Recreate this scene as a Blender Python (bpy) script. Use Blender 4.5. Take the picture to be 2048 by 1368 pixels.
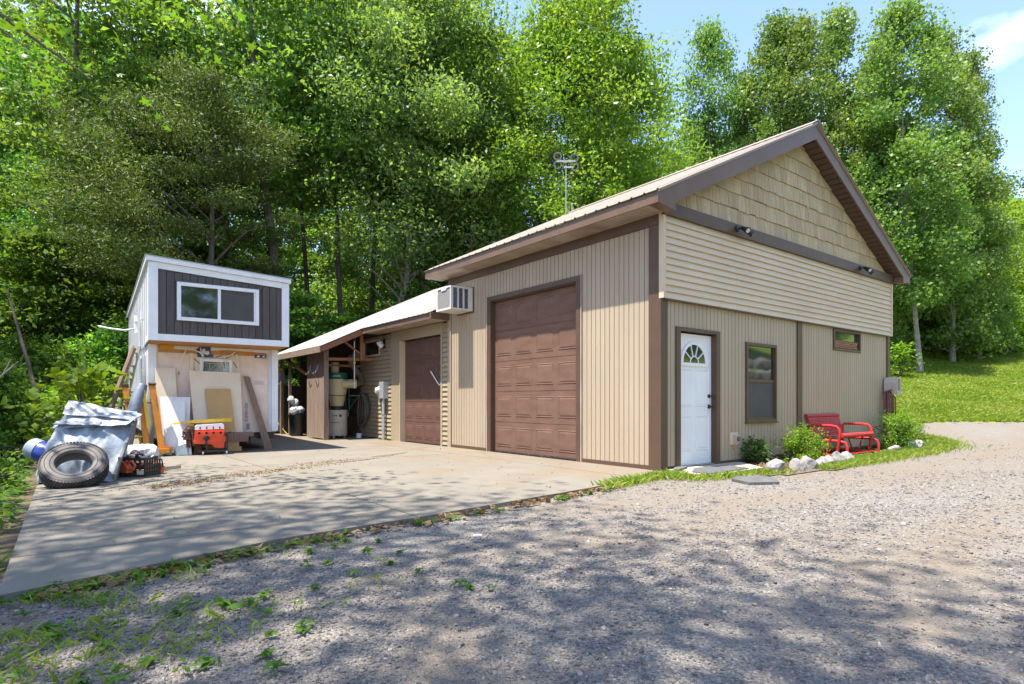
import bpy, math, random
import numpy as np
from mathutils import Vector, Matrix

for _o in list(bpy.data.objects):
    bpy.data.objects.remove(_o)
SC = bpy.context.scene
COL = SC.collection
rnd = random.Random(7)

# ------------------------------------------------------------------ camera
CAMX, CAMY, CAMZ = -6.930, -5.4575, 1.0
YAW = 0.6576
FX, FY = math.sin(YAW), math.cos(YAW)
RX, RY = math.cos(YAW), -math.sin(YAW)
cd = bpy.data.cameras.new('camera')
cam = bpy.data.objects.new('camera', cd)
COL.objects.link(cam)
cam.location = (CAMX, CAMY, CAMZ)
cam.rotation_euler = (math.pi / 2, 0, -YAW)
cd.sensor_fit = 'HORIZONTAL'
cd.sensor_width = 36.0
cd.lens = 1181.1 / 2048 * 36
cd.shift_y = 119.6 / 2048
cd.clip_start = 0.05
cd.clip_end = 2000
SC.camera = cam

# ------------------------------------------------------------------ sky and sun
SUN = Vector((-0.325, 0.004, 0.945)).normalized()
EL = math.asin(SUN.z)
w = bpy.data.worlds.new('World')
SC.world = w
w.use_nodes = True
nt = w.node_tree
nt.nodes.clear()
_out = nt.nodes.new('ShaderNodeOutputWorld')
_bg = nt.nodes.new('ShaderNodeBackground')
_bg.inputs['Strength'].default_value = 0.086
_sky = nt.nodes.new('ShaderNodeTexSky')
_sky.sky_type = 'NISHITA'
_sky.sun_disc = False
_sky.sun_elevation = EL
_sky.sun_rotation = math.atan2(SUN.x, SUN.y)
_sky.altitude = 200
_sky.air_density = 1.0
_sky.dust_density = 0.4
_sky.ozone_density = 2.6
_tc = nt.nodes.new('ShaderNodeTexCoord')
_mp = nt.nodes.new('ShaderNodeMapping')
_mp.inputs['Scale'].default_value = (1.0, 1.0, 2.6)
_mp.inputs['Location'].default_value = (0.62, 0.21, 0.0)
_n = nt.nodes.new('ShaderNodeTexNoise')
_n.inputs['Scale'].default_value = 2.1
_n.inputs['Detail'].default_value = 7
_n.inputs['Roughness'].default_value = 0.55
_r = nt.nodes.new('ShaderNodeValToRGB')
_r.color_ramp.elements[0].position = 0.54
_r.color_ramp.elements[0].color = (0.0, 0.0, 0.0, 1)
_r.color_ramp.elements[1].position = 0.72
_r.color_ramp.elements[1].color = (0.9, 0.9, 0.9, 1)
_hz = nt.nodes.new('ShaderNodeMixRGB')
_hz.blend_type = 'MULTIPLY'
_hz.inputs['Fac'].default_value = 1.0
_hz.inputs['Color2'].default_value = (0.98, 0.92, 1.0, 1)
_mx = nt.nodes.new('ShaderNodeMixRGB')
_mx.inputs['Color2'].default_value = (5.2, 5.35, 5.6, 1)
L = nt.links.new
L(_tc.outputs['Generated'], _mp.inputs['Vector'])
L(_mp.outputs['Vector'], _n.inputs['Vector'])
L(_n.outputs['Fac'], _r.inputs['Fac'])
L(_sky.outputs['Color'], _hz.inputs['Color1'])
L(_hz.outputs['Color'], _mx.inputs['Color1'])
L(_r.outputs['Color'], _mx.inputs['Fac'])
L(_mx.outputs['Color'], _bg.inputs['Color'])
L(_bg.outputs['Background'], _out.inputs['Surface'])

sd = bpy.data.lights.new('sun', 'SUN')
sd.energy = 2.25
sd.angle = math.radians(0.53)
sd.color = (1.0, 0.945, 0.86)
sun = bpy.data.objects.new('sun', sd)
COL.objects.link(sun)
sun.rotation_euler = (-SUN).to_track_quat('-Z', 'Y').to_euler()

SC.view_settings.view_transform = 'Standard'
SC.view_settings.look = 'None'
SC.view_settings.gamma = 1.0
SC.view_settings.use_curve_mapping = False
SC.view_settings.exposure = 2.48
SC.render.engine = 'CYCLES'
SC.cycles.use_denoising = True
SC.cycles.max_bounces = 10
SC.cycles.diffuse_bounces = 8
SC.cycles.transmission_bounces = 4
SC.cycles.glossy_bounces = 3
SC.cycles.caustics_reflective = False
SC.cycles.caustics_refractive = False

# ------------------------------------------------------------------ materials
MATS = {}

def newmat(name):
    m = bpy.data.materials.new(name)
    m.use_nodes = True
    MATS[name] = m
    t = m.node_tree
    b = t.nodes['Principled BSDF']
    return m, t, b

def setin(b, key, v):
    if key in b.inputs:
        b.inputs[key].default_value = v

def mat(name, c1, c2=None, scale=6.0, rough=0.6, bump=0.0, bscale=None, metallic=0.0, spec=0.4,
        stretch=(1, 1, 1), c3=None, dirt=None, orand=0.0):
    """object/world-space noise between two or three colours, fine bump, optional dirt blotches"""
    m, t, b = newmat(name)
    N, LK = t.nodes.new, t.links.new
    setin(b, 'Roughness', rough)
    setin(b, 'Metallic', metallic)
    setin(b, 'Specular IOR Level', spec)
    geo = N('ShaderNodeNewGeometry')
    mp = N('ShaderNodeMapping')
    mp.inputs['Scale'].default_value = stretch
    LK(geo.outputs['Position'], mp.inputs['Vector'])
    n = N('ShaderNodeTexNoise')
    n.inputs['Scale'].default_value = scale
    n.inputs['Detail'].default_value = 6
    n.inputs['Roughness'].default_value = 0.6
    LK(mp.outputs['Vector'], n.inputs['Vector'])
    if c2 is None:
        c2 = tuple(min(1, v * 0.8) for v in c1)
    r = N('ShaderNodeValToRGB')
    r.color_ramp.elements[0].position = 0.32
    r.color_ramp.elements[1].position = 0.68
    r.color_ramp.elements[0].color = (*c2, 1)
    r.color_ramp.elements[1].color = (*c1, 1)
    if c3:
        e = r.color_ramp.elements.new(0.5)
        e.color = (*c3, 1)
    LK(n.outputs['Fac'], r.inputs['Fac'])
    col = r.outputs['Color']
    if dirt:
        n2 = N('ShaderNodeTexNoise')
        n2.inputs['Scale'].default_value = dirt[1]
        n2.inputs['Detail'].default_value = 8
        n2.inputs['Roughness'].default_value = 0.7
        LK(geo.outputs['Position'], n2.inputs['Vector'])
        r2 = N('ShaderNodeValToRGB')
        r2.color_ramp.elements[0].position = dirt[2]
        r2.color_ramp.elements[0].color = (0, 0, 0, 1)
        r2.color_ramp.elements[1].position = min(1, dirt[2] + 0.2)
        r2.color_ramp.elements[1].color = (dirt[3], dirt[3], dirt[3], 1)
        LK(n2.outputs['Fac'], r2.inputs['Fac'])
        mx = N('ShaderNodeMixRGB')
        mx.inputs['Color2'].default_value = (*dirt[0], 1)
        LK(r2.outputs['Color'], mx.inputs['Fac'])
        LK(col, mx.inputs['Color1'])
        col = mx.outputs['Color']
    if orand:
        oi = N('ShaderNodeObjectInfo')
        mr = N('ShaderNodeMapRange')
        mr.inputs['To Min'].default_value = 1 - orand
        mr.inputs['To Max'].default_value = 1 + orand
        LK(oi.outputs['Random'], mr.inputs['Value'])
        hs = N('ShaderNodeHueSaturation')
        LK(mr.outputs['Result'], hs.inputs['Value'])
        LK(col, hs.inputs['Color'])
        col = hs.outputs['Color']
    LK(col, b.inputs['Base Color'])
    if bump:
        n3 = N('ShaderNodeTexNoise')
        n3.inputs['Scale'].default_value = bscale or scale * 6
        n3.inputs['Detail'].default_value = 5
        LK(mp.outputs['Vector'], n3.inputs['Vector'])
        bp = N('ShaderNodeBump')
        bp.inputs['Strength'].default_value = bump
        bp.inputs['Distance'].default_value = 0.02
        LK(n3.outputs['Fac'], bp.inputs['Height'])
        LK(bp.outputs['Normal'], b.inputs['Normal'])
    return m

mat('vinyl_tan', (0.41, 0.322, 0.226), (0.362, 0.281, 0.192), 1.3, 0.5, 0.05, 60, stretch=(1, 1, .25), dirt=((.33, .26, .18), 2.2, .60, .45), orand=.03)
mat('vinyl_gable', (0.62, 0.495, 0.34), (0.55, 0.43, 0.29), 1.1, 0.5, 0.05, 60, stretch=(.4, 1, 1), dirt=((.42, .32, .18), 1.7, .62, .5), orand=.03)
mat('vinyl_annex', (0.36, 0.288, 0.188), (0.31, 0.245, 0.158), 1.5, 0.5, 0.05, 60, dirt=((.30, .23, .16), 2.5, .6, .5), orand=.03)
mat('shingle_tan', (0.48, 0.37, 0.225), (0.37, 0.28, 0.17), 9, 0.7, 0.5, 30, stretch=(3, 3, .35), orand=.13)
mat('shingle_back', (0.10, 0.085, 0.06), rough=.8)
mat('groove', (0.095, 0.068, 0.05), rough=.8)
mat('brown_trim', (0.108, 0.063, 0.039), (0.086, 0.051, 0.033), 3, 0.45, 0.06, 40, dirt=((.2, .13, .1), 9, .66, .4))
mat('brown_fascia', (0.165, 0.103, 0.068), (0.13, 0.082, 0.055), 3, 0.42, 0.05, 30, stretch=(1, 1, .4))
mat('brown_soffit', (0.095, 0.058, 0.042), rough=.5)
mat('eave_soffit', (0.46, 0.40, 0.34), (0.30, 0.22, 0.17), 1.2, 0.55, stretch=(1, 2, 1), orand=.1)
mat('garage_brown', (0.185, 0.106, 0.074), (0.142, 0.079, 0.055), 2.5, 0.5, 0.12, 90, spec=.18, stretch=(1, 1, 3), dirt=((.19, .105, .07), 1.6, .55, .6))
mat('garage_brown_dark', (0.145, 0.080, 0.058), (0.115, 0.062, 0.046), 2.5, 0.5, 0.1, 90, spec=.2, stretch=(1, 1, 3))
mat('roof_metal', (0.36, 0.30, 0.23), (0.28, 0.225, 0.17), 1.2, 0.42, 0.03, 30, metallic=.0, spec=.5, dirt=((.33, .24, .17), 1.2, .58, .55))
mat('roof_galv', (0.38, 0.35, 0.31), (0.29, 0.25, 0.21), .9, 0.4, 0.03, 30, spec=.5, dirt=((.36, .27, .2), .8, .56, .5))
mat('white_paint', (0.80, 0.80, 0.79), (0.72, 0.72, 0.71), 4, 0.45, 0.04, 40)
mat('door_white', (0.80, 0.795, 0.77), (0.75, 0.74, 0.71), 2.5, 0.42, 0.03, 40, dirt=((.5, .46, .4), 3.5, .66, .35))
mat('white_side', (0.62, 0.61, 0.62), (0.55, 0.54, 0.55), 2, 0.5, 0.04, 40)
mat('dark_siding', (0.092, 0.073, 0.066), (0.068, 0.054, 0.049), 5, 0.55, 0.25, 30, stretch=(3, 3, .4), orand=.12)
mat('house_wrap', (0.78, 0.64, 0.53), (0.68, 0.53, 0.42), 3, 0.55, 0.35, 14, dirt=((.50, .36, .24), 2.0, .55, .6))
mat('osb_orange', (0.55, 0.27, 0.08), (0.42, 0.20, 0.06), 12, 0.7, 0.2, 40)
mat('foam_white', (0.76, 0.75, 0.73), (0.7, 0.69, 0.67), 8, 0.6, 0.1, 60)
mat('board_cream', (0.74, 0.62, 0.46), (0.68, 0.56, 0.41), 3, 0.65, 0.05, 50)
mat('hardboard', (0.50, 0.31, 0.12), (0.43, 0.26, 0.10), 6, 0.6, 0.05, 60)
mat('old_plank', (0.27, 0.18, 0.125), (0.17, 0.11, 0.08), 6, 0.75, 0.4, 30, stretch=(6, 6, .6))
mat('weathered_wood', (0.33, 0.255, 0.20), (0.19, 0.125, 0.085), 4, 0.8, 0.5, 30, stretch=(7, 7, .45), dirt=((.16, .14, .06), 1.5, .62, .6))
mat('red_wood', (0.33, 0.14, 0.06), (0.22, 0.09, 0.04), 7, 0.7, 0.3, 30, stretch=(1, 1, 3))
mat('lumber', (0.50, 0.33, 0.15), (0.38, 0.23, 0.10), 8, 0.7, 0.2, 40)
mat('dark_wood', (0.07, 0.042, 0.028), (0.04, 0.025, 0.018), 5, 0.8, 0.3, 30, stretch=(1, 1, .4))
mat('engine_orange', (0.80, 0.075, 0.012), (0.62, 0.05, 0.01), 9, 0.38, 0.25, 26, spec=.5)
mat('hoist_orange', (0.62, 0.24, 0.022), (0.45, 0.15, 0.015), 6, 0.45, 0.1, 30, dirt=((.16, .07, .03), 9, .62, .7))
mat('yellow_paint', (0.72, 0.45, 0.03), (0.60, 0.34, 0.02), 6, 0.45, dirt=((.75, .66, .45), 6, .6, .8))
mat('rust', (0.16, 0.07, 0.035), (0.09, 0.04, 0.025), 14, 0.8, 0.3, 60)
mat('dark_metal', (0.05, 0.045, 0.042), (0.03, 0.028, 0.026), 9, 0.45, 0.15, 50, metallic=.5)
mat('steel', (0.45, 0.44, 0.42), (0.30, 0.29, 0.28), 9, 0.4, 0.05, 60, metallic=.8)
mat('galv_grey', (0.42, 0.44, 0.45), (0.33, 0.35, 0.36), 5, 0.45, 0.05, 60, metallic=.3)
mat('aluminium_dull', (0.34, 0.34, 0.29), (0.24, 0.24, 0.20), 6, 0.5, 0.05, 60, metallic=.4)
mat('rubber', (0.05, 0.046, 0.043), (0.032, 0.03, 0.028), 10, 0.7, 0.2, 60, dirt=((.16, .135, .11), 5, .52, .6))
mat('rubber_side', (0.13, 0.112, 0.098), (0.085, 0.074, 0.066), 6, 0.65, 0.15, 50)
mat('black_plastic', (0.022, 0.022, 0.024), rough=.4, spec=.5)
mat('crate_black', (0.045, 0.042, 0.04), (0.03, 0.028, 0.027), 10, 0.5, dirt=((.16, .14, .11), 8, .6, .5))
mat('saw_orange', (0.80, 0.16, 0.05), (0.62, 0.10, 0.03), 7, 0.45)
mat('tank_white', (0.70, 0.69, 0.66), (0.58, 0.56, 0.52), 5, 0.4, dirt=((.35, .28, .2), 6, .6, .4))
mat('blue_plastic', (0.03, 0.06, 0.30), (0.02, 0.04, 0.2), 5, 0.35, spec=.5)
mat('pale_blue', (0.25, 0.29, 0.33), rough=.45)
mat('tarp_silver', (0.33, 0.365, 0.40), (0.22, 0.255, 0.29), 6, 0.4, .55, 14, spec=.45)
mat('tarp_grey', (0.17, 0.19, 0.22), (0.11, 0.13, 0.155), 4, 0.42, 0.9, 9, spec=.5)
mat('tarp_hem', (0.17, 0.18, 0.19), rough=.6)
mat('roll_grey', (0.17, 0.19, 0.235), (0.12, 0.135, 0.17), 4, 0.5, 0.3, 20)
mat('bench_red', (0.52, 0.028, 0.024), (0.40, 0.02, 0.018), 8, 0.5, spec=.35, dirt=((.24, .05, .035), 9, .6, .6))
mat('bench_mesh', (0.42, 0.04, 0.045), (0.34, 0.03, 0.035), 8, 0.5)
mat('rock', (0.36, 0.34, 0.31), (0.14, 0.13, 0.12), 8, 0.85, 0.9, 18, dirt=((.22, .17, .11), 4, .58, .6))
mat('cyclone_cream', (0.58, 0.49, 0.29), (0.48, 0.40, 0.23), 4, 0.5)
mat('barrel_cream', (0.52, 0.47, 0.38), (0.44, 0.39, 0.31), 4, 0.5)
mat('cyclone_green', (0.012, 0.11, 0.075), rough=.4)
mat('flex_hose', (0.16, 0.12, 0.085), (0.10, 0.075, 0.05), 8, 0.6)
mat('hose_dark', (0.05, 0.05, 0.05), (0.035, 0.035, 0.035), 8, 0.5)
mat('hose_red', (0.20, 0.07, 0.07), (0.13, 0.04, 0.042), 9, 0.5, dirt=((.3, .13, .12), 9, .55, .6))
mat('stone_tan', (0.52, 0.46, 0.37), (0.42, 0.36, 0.28), 8, 0.7, 0.2, 30)
mat('navy_tote', (0.03, 0.04, 0.075), rough=.45)
mat('ac_white', (0.74, 0.72, 0.67), (0.60, 0.57, 0.5), 6, 0.5, dirt=((.42, .33, .22), 7, .6, .6))
mat('ac_coil', (0.27, 0.25, 0.23), (0.20, 0.185, 0.17), 20, 0.6)
mat('ac_louver', (0.20, 0.18, 0.17), (0.13, 0.15, 0.22), 12, 0.5, dirt=((.4, .18, .08), 14, .6, .6))
mat('mat_grey', (0.12, 0.12, 0.125), (0.08, 0.08, 0.083), 14, 0.9, 0.4, 80)
mat('slate_slab', (0.13, 0.125, 0.12), (0.085, 0.082, 0.08), 6, 0.8, 0.3, 30)
mat('concrete_step', (0.47, 0.40, 0.31), (0.36, 0.29, 0.21), 5, 0.8, 0.3, 40)
mat('mop_grey', (0.30, 0.27, 0.24), rough=.9)
mat('white_wire', (0.75, 0.75, 0.74), rough=.5)
mat('lattice_wood', (0.50, 0.26, 0.14), rough=.8)
mat('print_blue', (0.035, 0.085, 0.26), rough=.5)
mat('print_black', (0.03, 0.035, 0.05), rough=.5)
mat('print_white', (0.8, 0.8, 0.78), rough=.5)
mat('print_orange', (0.72, 0.33, 0.03), (0.6, 0.26, 0.02), 9, rough=.5)
mat('plastic_film', (0.75, 0.72, 0.68), rough=.3)
mat('screen_mesh', (0.085, 0.078, 0.07), (0.065, 0.06, 0.055), 3, 0.7)
mat('yellow_rope', (0.6, 0.5, 0.08), rough=.7)
mat('bag_clear', (0.50, 0.51, 0.52), (0.3, 0.31, 0.33), 9, 0.25, 0.6, 20, spec=.6)
mat('lens_glass', (0.55, 0.55, 0.55), rough=.15, spec=.6)
mat('void_dark', (0.012, 0.011, 0.01), rough=.9)

def glassmat(name, base, rough=0.04):
    m, t, b = newmat(name)
    setin(b, 'Base Color', (*base, 1))
    setin(b, 'Roughness', rough)
    setin(b, 'Specular IOR Level', 0.8)
    setin(b, 'IOR', 1.8)
    n = t.nodes.new('ShaderNodeTexNoise')
    n.inputs['Scale'].default_value = 1.6
    bp = t.nodes.new('ShaderNodeBump')
    bp.inputs['Strength'].default_value = 0.03
    t.links.new(n.outputs['Fac'], bp.inputs['Height'])
    t.links.new(bp.outputs['Normal'], b.inputs['Normal'])
    return m
glassmat('glass_dark', (0.02, 0.022, 0.02))
glassmat('glass_green', (0.03, 0.04, 0.03))

def leafmat(name, cols, transl=0.4, rough=0.42, spec=0.35, hue=0.015):
    m, t, b = newmat(name)
    N, LK = t.nodes.new, t.links.new
    a = N('ShaderNodeAttribute')
    a.attribute_name = 'tint'
    r = N('ShaderNodeValToRGB')
    r.color_ramp.elements[0].color = (*cols[0], 1)
    r.color_ramp.elements[1].color = (*cols[-1], 1)
    for i, c in enumerate(cols[1:-1]):
        e = r.color_ramp.elements.new((i + 1) / (len(cols) - 1))
        e.color = (*c, 1)
    LK(a.outputs['Fac'], r.inputs['Fac'])
    oi = N('ShaderNodeObjectInfo')
    mr = N('ShaderNodeMapRange')
    mr.inputs['To Min'].default_value = 0.5 - hue
    mr.inputs['To Max'].default_value = 0.5 + hue
    LK(oi.outputs['Random'], mr.inputs['Value'])
    mv = N('ShaderNodeMapRange')
    mv.inputs['To Min'].default_value = 0.82
    mv.inputs['To Max'].default_value = 1.18
    LK(oi.outputs['Random'], mv.inputs['Value'])
    hs = N('ShaderNodeHueSaturation')
    LK(mr.outputs['Result'], hs.inputs['Hue'])
    LK(mv.outputs['Result'], hs.inputs['Value'])
    LK(r.outputs['Color'], hs.inputs['Color'])
    LK(hs.outputs['Color'], b.inputs['Base Color'])
    setin(b, 'Roughness', rough)
    setin(b, 'Specular IOR Level', spec)
    tr = N('ShaderNodeBsdfTranslucent')
    tcm = N('ShaderNodeMixRGB')
    tcm.blend_type = 'MULTIPLY'
    tcm.inputs['Fac'].default_value = 1.0
    tcm.inputs['Color2'].default_value = (1.35, 1.25, 0.55, 1)
    LK(hs.outputs['Color'], tcm.inputs['Color1'])
    LK(tcm.outputs['Color'], tr.inputs['Color'])
    ms = N('ShaderNodeMixShader')
    ms.inputs['Fac'].default_value = transl
    LK(b.outputs['BSDF'], ms.inputs[1])
    LK(tr.outputs['BSDF'], ms.inputs[2])
    LK(ms.outputs['Shader'], t.nodes['Material Output'].inputs['Surface'])
    return m
leafmat('leaf_wood', [(0.062, 0.15, 0.022), (0.135, 0.27, 0.042), (0.25, 0.39, 0.095)], .55)
leafmat('leaf_light', [(0.11, 0.21, 0.06), (0.18, 0.315, 0.09), (0.29, 0.43, 0.16)], .55)
leafmat('leaf_yellow', [(0.11, 0.20, 0.018), (0.18, 0.29, 0.032), (0.28, 0.38, 0.06)], .45)
leafmat('leaf_poplar', [(0.085, 0.16, 0.03), (0.15, 0.25, 0.05), (0.27, 0.36, 0.12)], .42, .45, .3)
leafmat('leaf_cedar', [(0.045, 0.078, 0.014), (0.085, 0.13, 0.024), (0.17, 0.215, 0.05)], .25, .6)
leafmat('leaf_maple', [(0.065, 0.15, 0.014), (0.10, 0.21, 0.02), (0.21, 0.29, 0.025)], .5)
leafmat('leaf_shrub', [(0.05, 0.12, 0.018), (0.085, 0.18, 0.026), (0.15, 0.25, 0.04)], .45, .6, .2)
leafmat('leaf_box', [(0.09, 0.17, 0.012), (0.16, 0.27, 0.02), (0.27, 0.38, 0.04)], .45, .55, .25)
leafmat('leaf_grass', [(0.13, 0.205, 0.018), (0.20, 0.29, 0.028), (0.31, 0.33, 0.09)], .4, hue=.0)
leafmat('leaf_dry', [(0.13, 0.075, 0.035), (0.22, 0.13, 0.06), (0.30, 0.22, 0.13)], .2, .7, hue=0.0)
mat('bark_grey', (0.20, 0.17, 0.14), (0.09, 0.075, 0.06), 5, 0.9, 0.9, 14, stretch=(4, 4, .8))
mat('bark_dark', (0.10, 0.08, 0.065), (0.045, 0.036, 0.03), 5, 0.9, 0.9, 14, stretch=(4, 4, .8))
mat('bark_pale', (0.36, 0.32, 0.27), (0.18, 0.15, 0.12), 4, 0.85, 0.5, 14, stretch=(3, 3, 1.5))

def gravelmat(name, stones=True):
    m, t, b = newmat(name)
    N, LK = t.nodes.new, t.links.new
    geo = N('ShaderNodeNewGeometry')
    v = N('ShaderNodeTexVoronoi')
    v.inputs['Scale'].default_value = 85
    LK(geo.outputs['Position'], v.inputs['Vector'])
    sep = N('ShaderNodeSeparateColor')
    LK(v.outputs['Color'], sep.inputs['Color'])
    r = N('ShaderNodeValToRGB')
    r.color_ramp.elements[0].color = (0.105, 0.092, 0.08, 1)
    r.color_ramp.elements[1].color = (0.35, 0.318, 0.272, 1)
    e = r.color_ramp.elements.new(0.35); e.color = (0.195, 0.172, 0.146, 1)
    e = r.color_ramp.elements.new(0.7); e.color = (0.215, 0.199, 0.174, 1)
    LK(sep.outputs['Red'], r.inputs['Fac'])
    # pale brown fines between the stones, in patches and in the wheel tracks
    n = N('ShaderNodeTexNoise'); n.inputs['Scale'].default_value = 0.55; n.inputs['Detail'].default_value = 7; n.inputs['Roughness'].default_value = .65
    mp = N('ShaderNodeMapping'); mp.inputs['Scale'].default_value = (.45, 1.3, 1)
    mp.inputs['Rotation'].default_value = (0, 0, -.25)
    LK(geo.outputs['Position'], mp.inputs['Vector']); LK(mp.outputs['Vector'], n.inputs['Vector'])
    r2 = N('ShaderNodeValToRGB')
    r2.color_ramp.elements[0].position = .40; r2.color_ramp.elements[0].color = (0, 0, 0, 1)
    r2.color_ramp.elements[1].position = .60; r2.color_ramp.elements[1].color = (.85, .85, .85, 1)
    LK(n.outputs['Fac'], r2.inputs['Fac'])
    nf = N('ShaderNodeTexNoise'); nf.inputs['Scale'].default_value = 24; nf.inputs['Detail'].default_value = 6
    LK(geo.outputs['Position'], nf.inputs['Vector'])
    rf = N('ShaderNodeValToRGB')
    rf.color_ramp.elements[0].position = .35; rf.color_ramp.elements[0].color = (.165, .13, .098, 1)
    rf.color_ramp.elements[1].position = .65; rf.color_ramp.elements[1].color = (.245, .212, .165, 1)
    LK(nf.outputs['Fac'], rf.inputs['Fac'])
    mx = N('ShaderNodeMixRGB')
    LK(r2.outputs['Color'], mx.inputs['Fac']); LK(r.outputs['Color'], mx.inputs['Color1']); LK(rf.outputs['Color'], mx.inputs['Color2'])
    nd = N('ShaderNodeTexNoise'); nd.inputs['Scale'].default_value = .9; nd.inputs['Detail'].default_value = 8; nd.inputs['Roughness'].default_value = .7
    mpd = N('ShaderNodeMapping'); mpd.inputs['Scale'].default_value = (1.5, .5, 1); mpd.inputs['Location'].default_value = (3.1, 1.7, 0)
    LK(geo.outputs['Position'], mpd.inputs['Vector']); LK(mpd.outputs['Vector'], nd.inputs['Vector'])
    rd_ = N('ShaderNodeValToRGB')
    rd_.color_ramp.elements[0].position = .55; rd_.color_ramp.elements[0].color = (0, 0, 0, 1)
    rd_.color_ramp.elements[1].position = .72; rd_.color_ramp.elements[1].color = (.75, .75, .75, 1)
    LK(nd.outputs['Fac'], rd_.inputs['Fac'])
    mxd = N('ShaderNodeMixRGB'); mxd.inputs['Color2'].default_value = (.205, .162, .113, 1)
    at_ = N('ShaderNodeAttribute'); at_.attribute_name = 'dirt'
    sm = N('ShaderNodeMath'); sm.operation = 'ADD'; sm.use_clamp = True
    bw = N('ShaderNodeRGBToBW'); LK(rd_.outputs['Color'], bw.inputs['Color'])
    mm_ = N('ShaderNodeMath'); mm_.operation = 'MULTIPLY'; mm_.inputs[1].default_value = .5; LK(bw.outputs['Val'], mm_.inputs[0])
    ml_ = N('ShaderNodeMath'); ml_.operation = 'MULTIPLY'; LK(at_.outputs['Fac'], ml_.inputs[0])
    mr_ = N('ShaderNodeMapRange'); mr_.inputs['From Min'].default_value = .3; mr_.inputs['From Max'].default_value = .62; mr_.inputs['To Min'].default_value = .25
    LK(nf.outputs['Fac'], mr_.inputs['Value']); LK(mr_.outputs['Result'], ml_.inputs[1])
    LK(mm_.outputs[0], sm.inputs[0]); LK(ml_.outputs[0], sm.inputs[1])
    LK(sm.outputs[0], mxd.inputs['Fac']); LK(mx.outputs['Color'], mxd.inputs['Color1'])
    LK(mxd.outputs['Color'], b.inputs['Base Color'])
    setin(b, 'Roughness', .85); setin(b, 'Specular IOR Level', .25)
    bp = N('ShaderNodeBump'); bp.inputs['Strength'].default_value = .9; bp.inputs['Distance'].default_value = .012
    inv = N('ShaderNodeMath'); inv.operation = 'MULTIPLY'; inv.inputs[1].default_value = -1.0
    LK(v.outputs['Distance'], inv.inputs[0]); LK(inv.outputs[0], bp.inputs['Height'])
    LK(bp.outputs['Normal'], b.inputs['Normal'])
    return m
gravelmat('gravel_ground')

def stonemat(name):
    m, t, b = newmat(name)
    N, LK = t.nodes.new, t.links.new
    oi = N('ShaderNodeObjectInfo')
    r = N('ShaderNodeValToRGB')
    r.color_ramp.elements[0].color = (0.10, 0.089, 0.08, 1)
    r.color_ramp.elements[1].color = (0.35, 0.316, 0.268, 1)
    for p, c in ((.3, (.16, .145, .132)), (.6, (.192, .177, .157)), (.85, (.232, .214, .19)), (.93, (.27, .19, .12))):
        e = r.color_ramp.elements.new(p); e.color = (*c, 1)
    LK(oi.outputs['Random'], r.inputs['Fac'])
    LK(r.outputs['Color'], b.inputs['Base Color'])
    setin(b, 'Roughness', .8); setin(b, 'Specular IOR Level', .3)
    return m
stonemat('gravel_stone')

def concretemat(name):
    m, t, b = newmat(name)
    N, LK = t.nodes.new, t.links.new
    geo = N('ShaderNodeNewGeometry')
    def noise(scale, detail=7, st=None):
        n = N('ShaderNodeTexNoise'); n.inputs['Scale'].default_value = scale; n.inputs['Detail'].default_value = detail
        n.inputs['Roughness'].default_value = .65
        if st:
            mp = N('ShaderNodeMapping'); mp.inputs['Scale'].default_value = st
            LK(geo.outputs['Position'], mp.inputs['Vector']); LK(mp.outputs['Vector'], n.inputs['Vector'])
        else:
            LK(geo.outputs['Position'], n.inputs['Vector'])
        return n
    def ramp(n, a, ca, bb, cb):
        r = N('ShaderNodeValToRGB')
        r.color_ramp.elements[0].position = a; r.color_ramp.elements[0].color = (*ca, 1)
        r.color_ramp.elements[1].position = bb; r.color_ramp.elements[1].color = (*cb, 1)
        LK(n if not hasattr(n, 'outputs') else n.outputs['Fac'], r.inputs['Fac'])
        return r.outputs['Color']
    def mix(f, a, c):
        x = N('ShaderNodeMixRGB'); LK(f, x.inputs['Fac']); LK(a, x.inputs['Color1'])
        if isinstance(c, tuple): x.inputs['Color2'].default_value = (*c, 1)
        else: LK(c, x.inputs['Color2'])
        return x.outputs['Color']
    base = ramp(noise(1.3), .3, (.165, .145, .112), .7, (.208, .187, .148))
    fine = ramp(noise(70, 4), .3, (.86, .86, .86), .7, (1.08, 1.08, 1.08))
    mm = N('ShaderNodeMixRGB'); mm.blend_type = 'MULTIPLY'; mm.inputs['Fac'].default_value = 1
    LK(base, mm.inputs['Color1']); LK(fine, mm.inputs['Color2'])
    col = mm.outputs['Color']
    # orange clay wash, stronger close to the building (x towards 0)
    sx = N('ShaderNodeSeparateXYZ'); LK(geo.outputs['Position'], sx.inputs['Vector'])
    mr = N('ShaderNodeMapRange'); mr.inputs['From Min'].default_value = -3.2; mr.inputs['From Max'].default_value = -.1
    mr.inputs['To Min'].default_value = 0; mr.inputs['To Max'].default_value = .17
    LK(sx.outputs['X'], mr.inputs['Value'])
    cn = noise(.9, 8)
    ad = N('ShaderNodeMath'); ad.operation = 'ADD'
    LK(cn.outputs['Fac'], ad.inputs[0]); LK(mr.outputs['Result'], ad.inputs[1])
    col = mix(ramp(ad.outputs[0], .56, (0, 0, 0), .76, (.62, .62, .62)), col, (.19, .125, .07))
    # worn dark stains
    col = mix(ramp(noise(.75, 9, (.5, 1.3, 1)), .60, (0, 0, 0), .72, (.5, .5, .5)), col, (.11, .087, .065))
    LK(col, b.inputs['Base Color'])
    setin(b, 'Roughness', .8); setin(b, 'Specular IOR Level', .3)
    n3 = noise(120, 3)
    bp = N('ShaderNodeBump'); bp.inputs['Strength'].default_value = .15; bp.inputs['Distance'].default_value = .01
    LK(n3.outputs['Fac'], bp.inputs['Height']); LK(bp.outputs['Normal'], b.inputs['Normal'])
    return m
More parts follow.
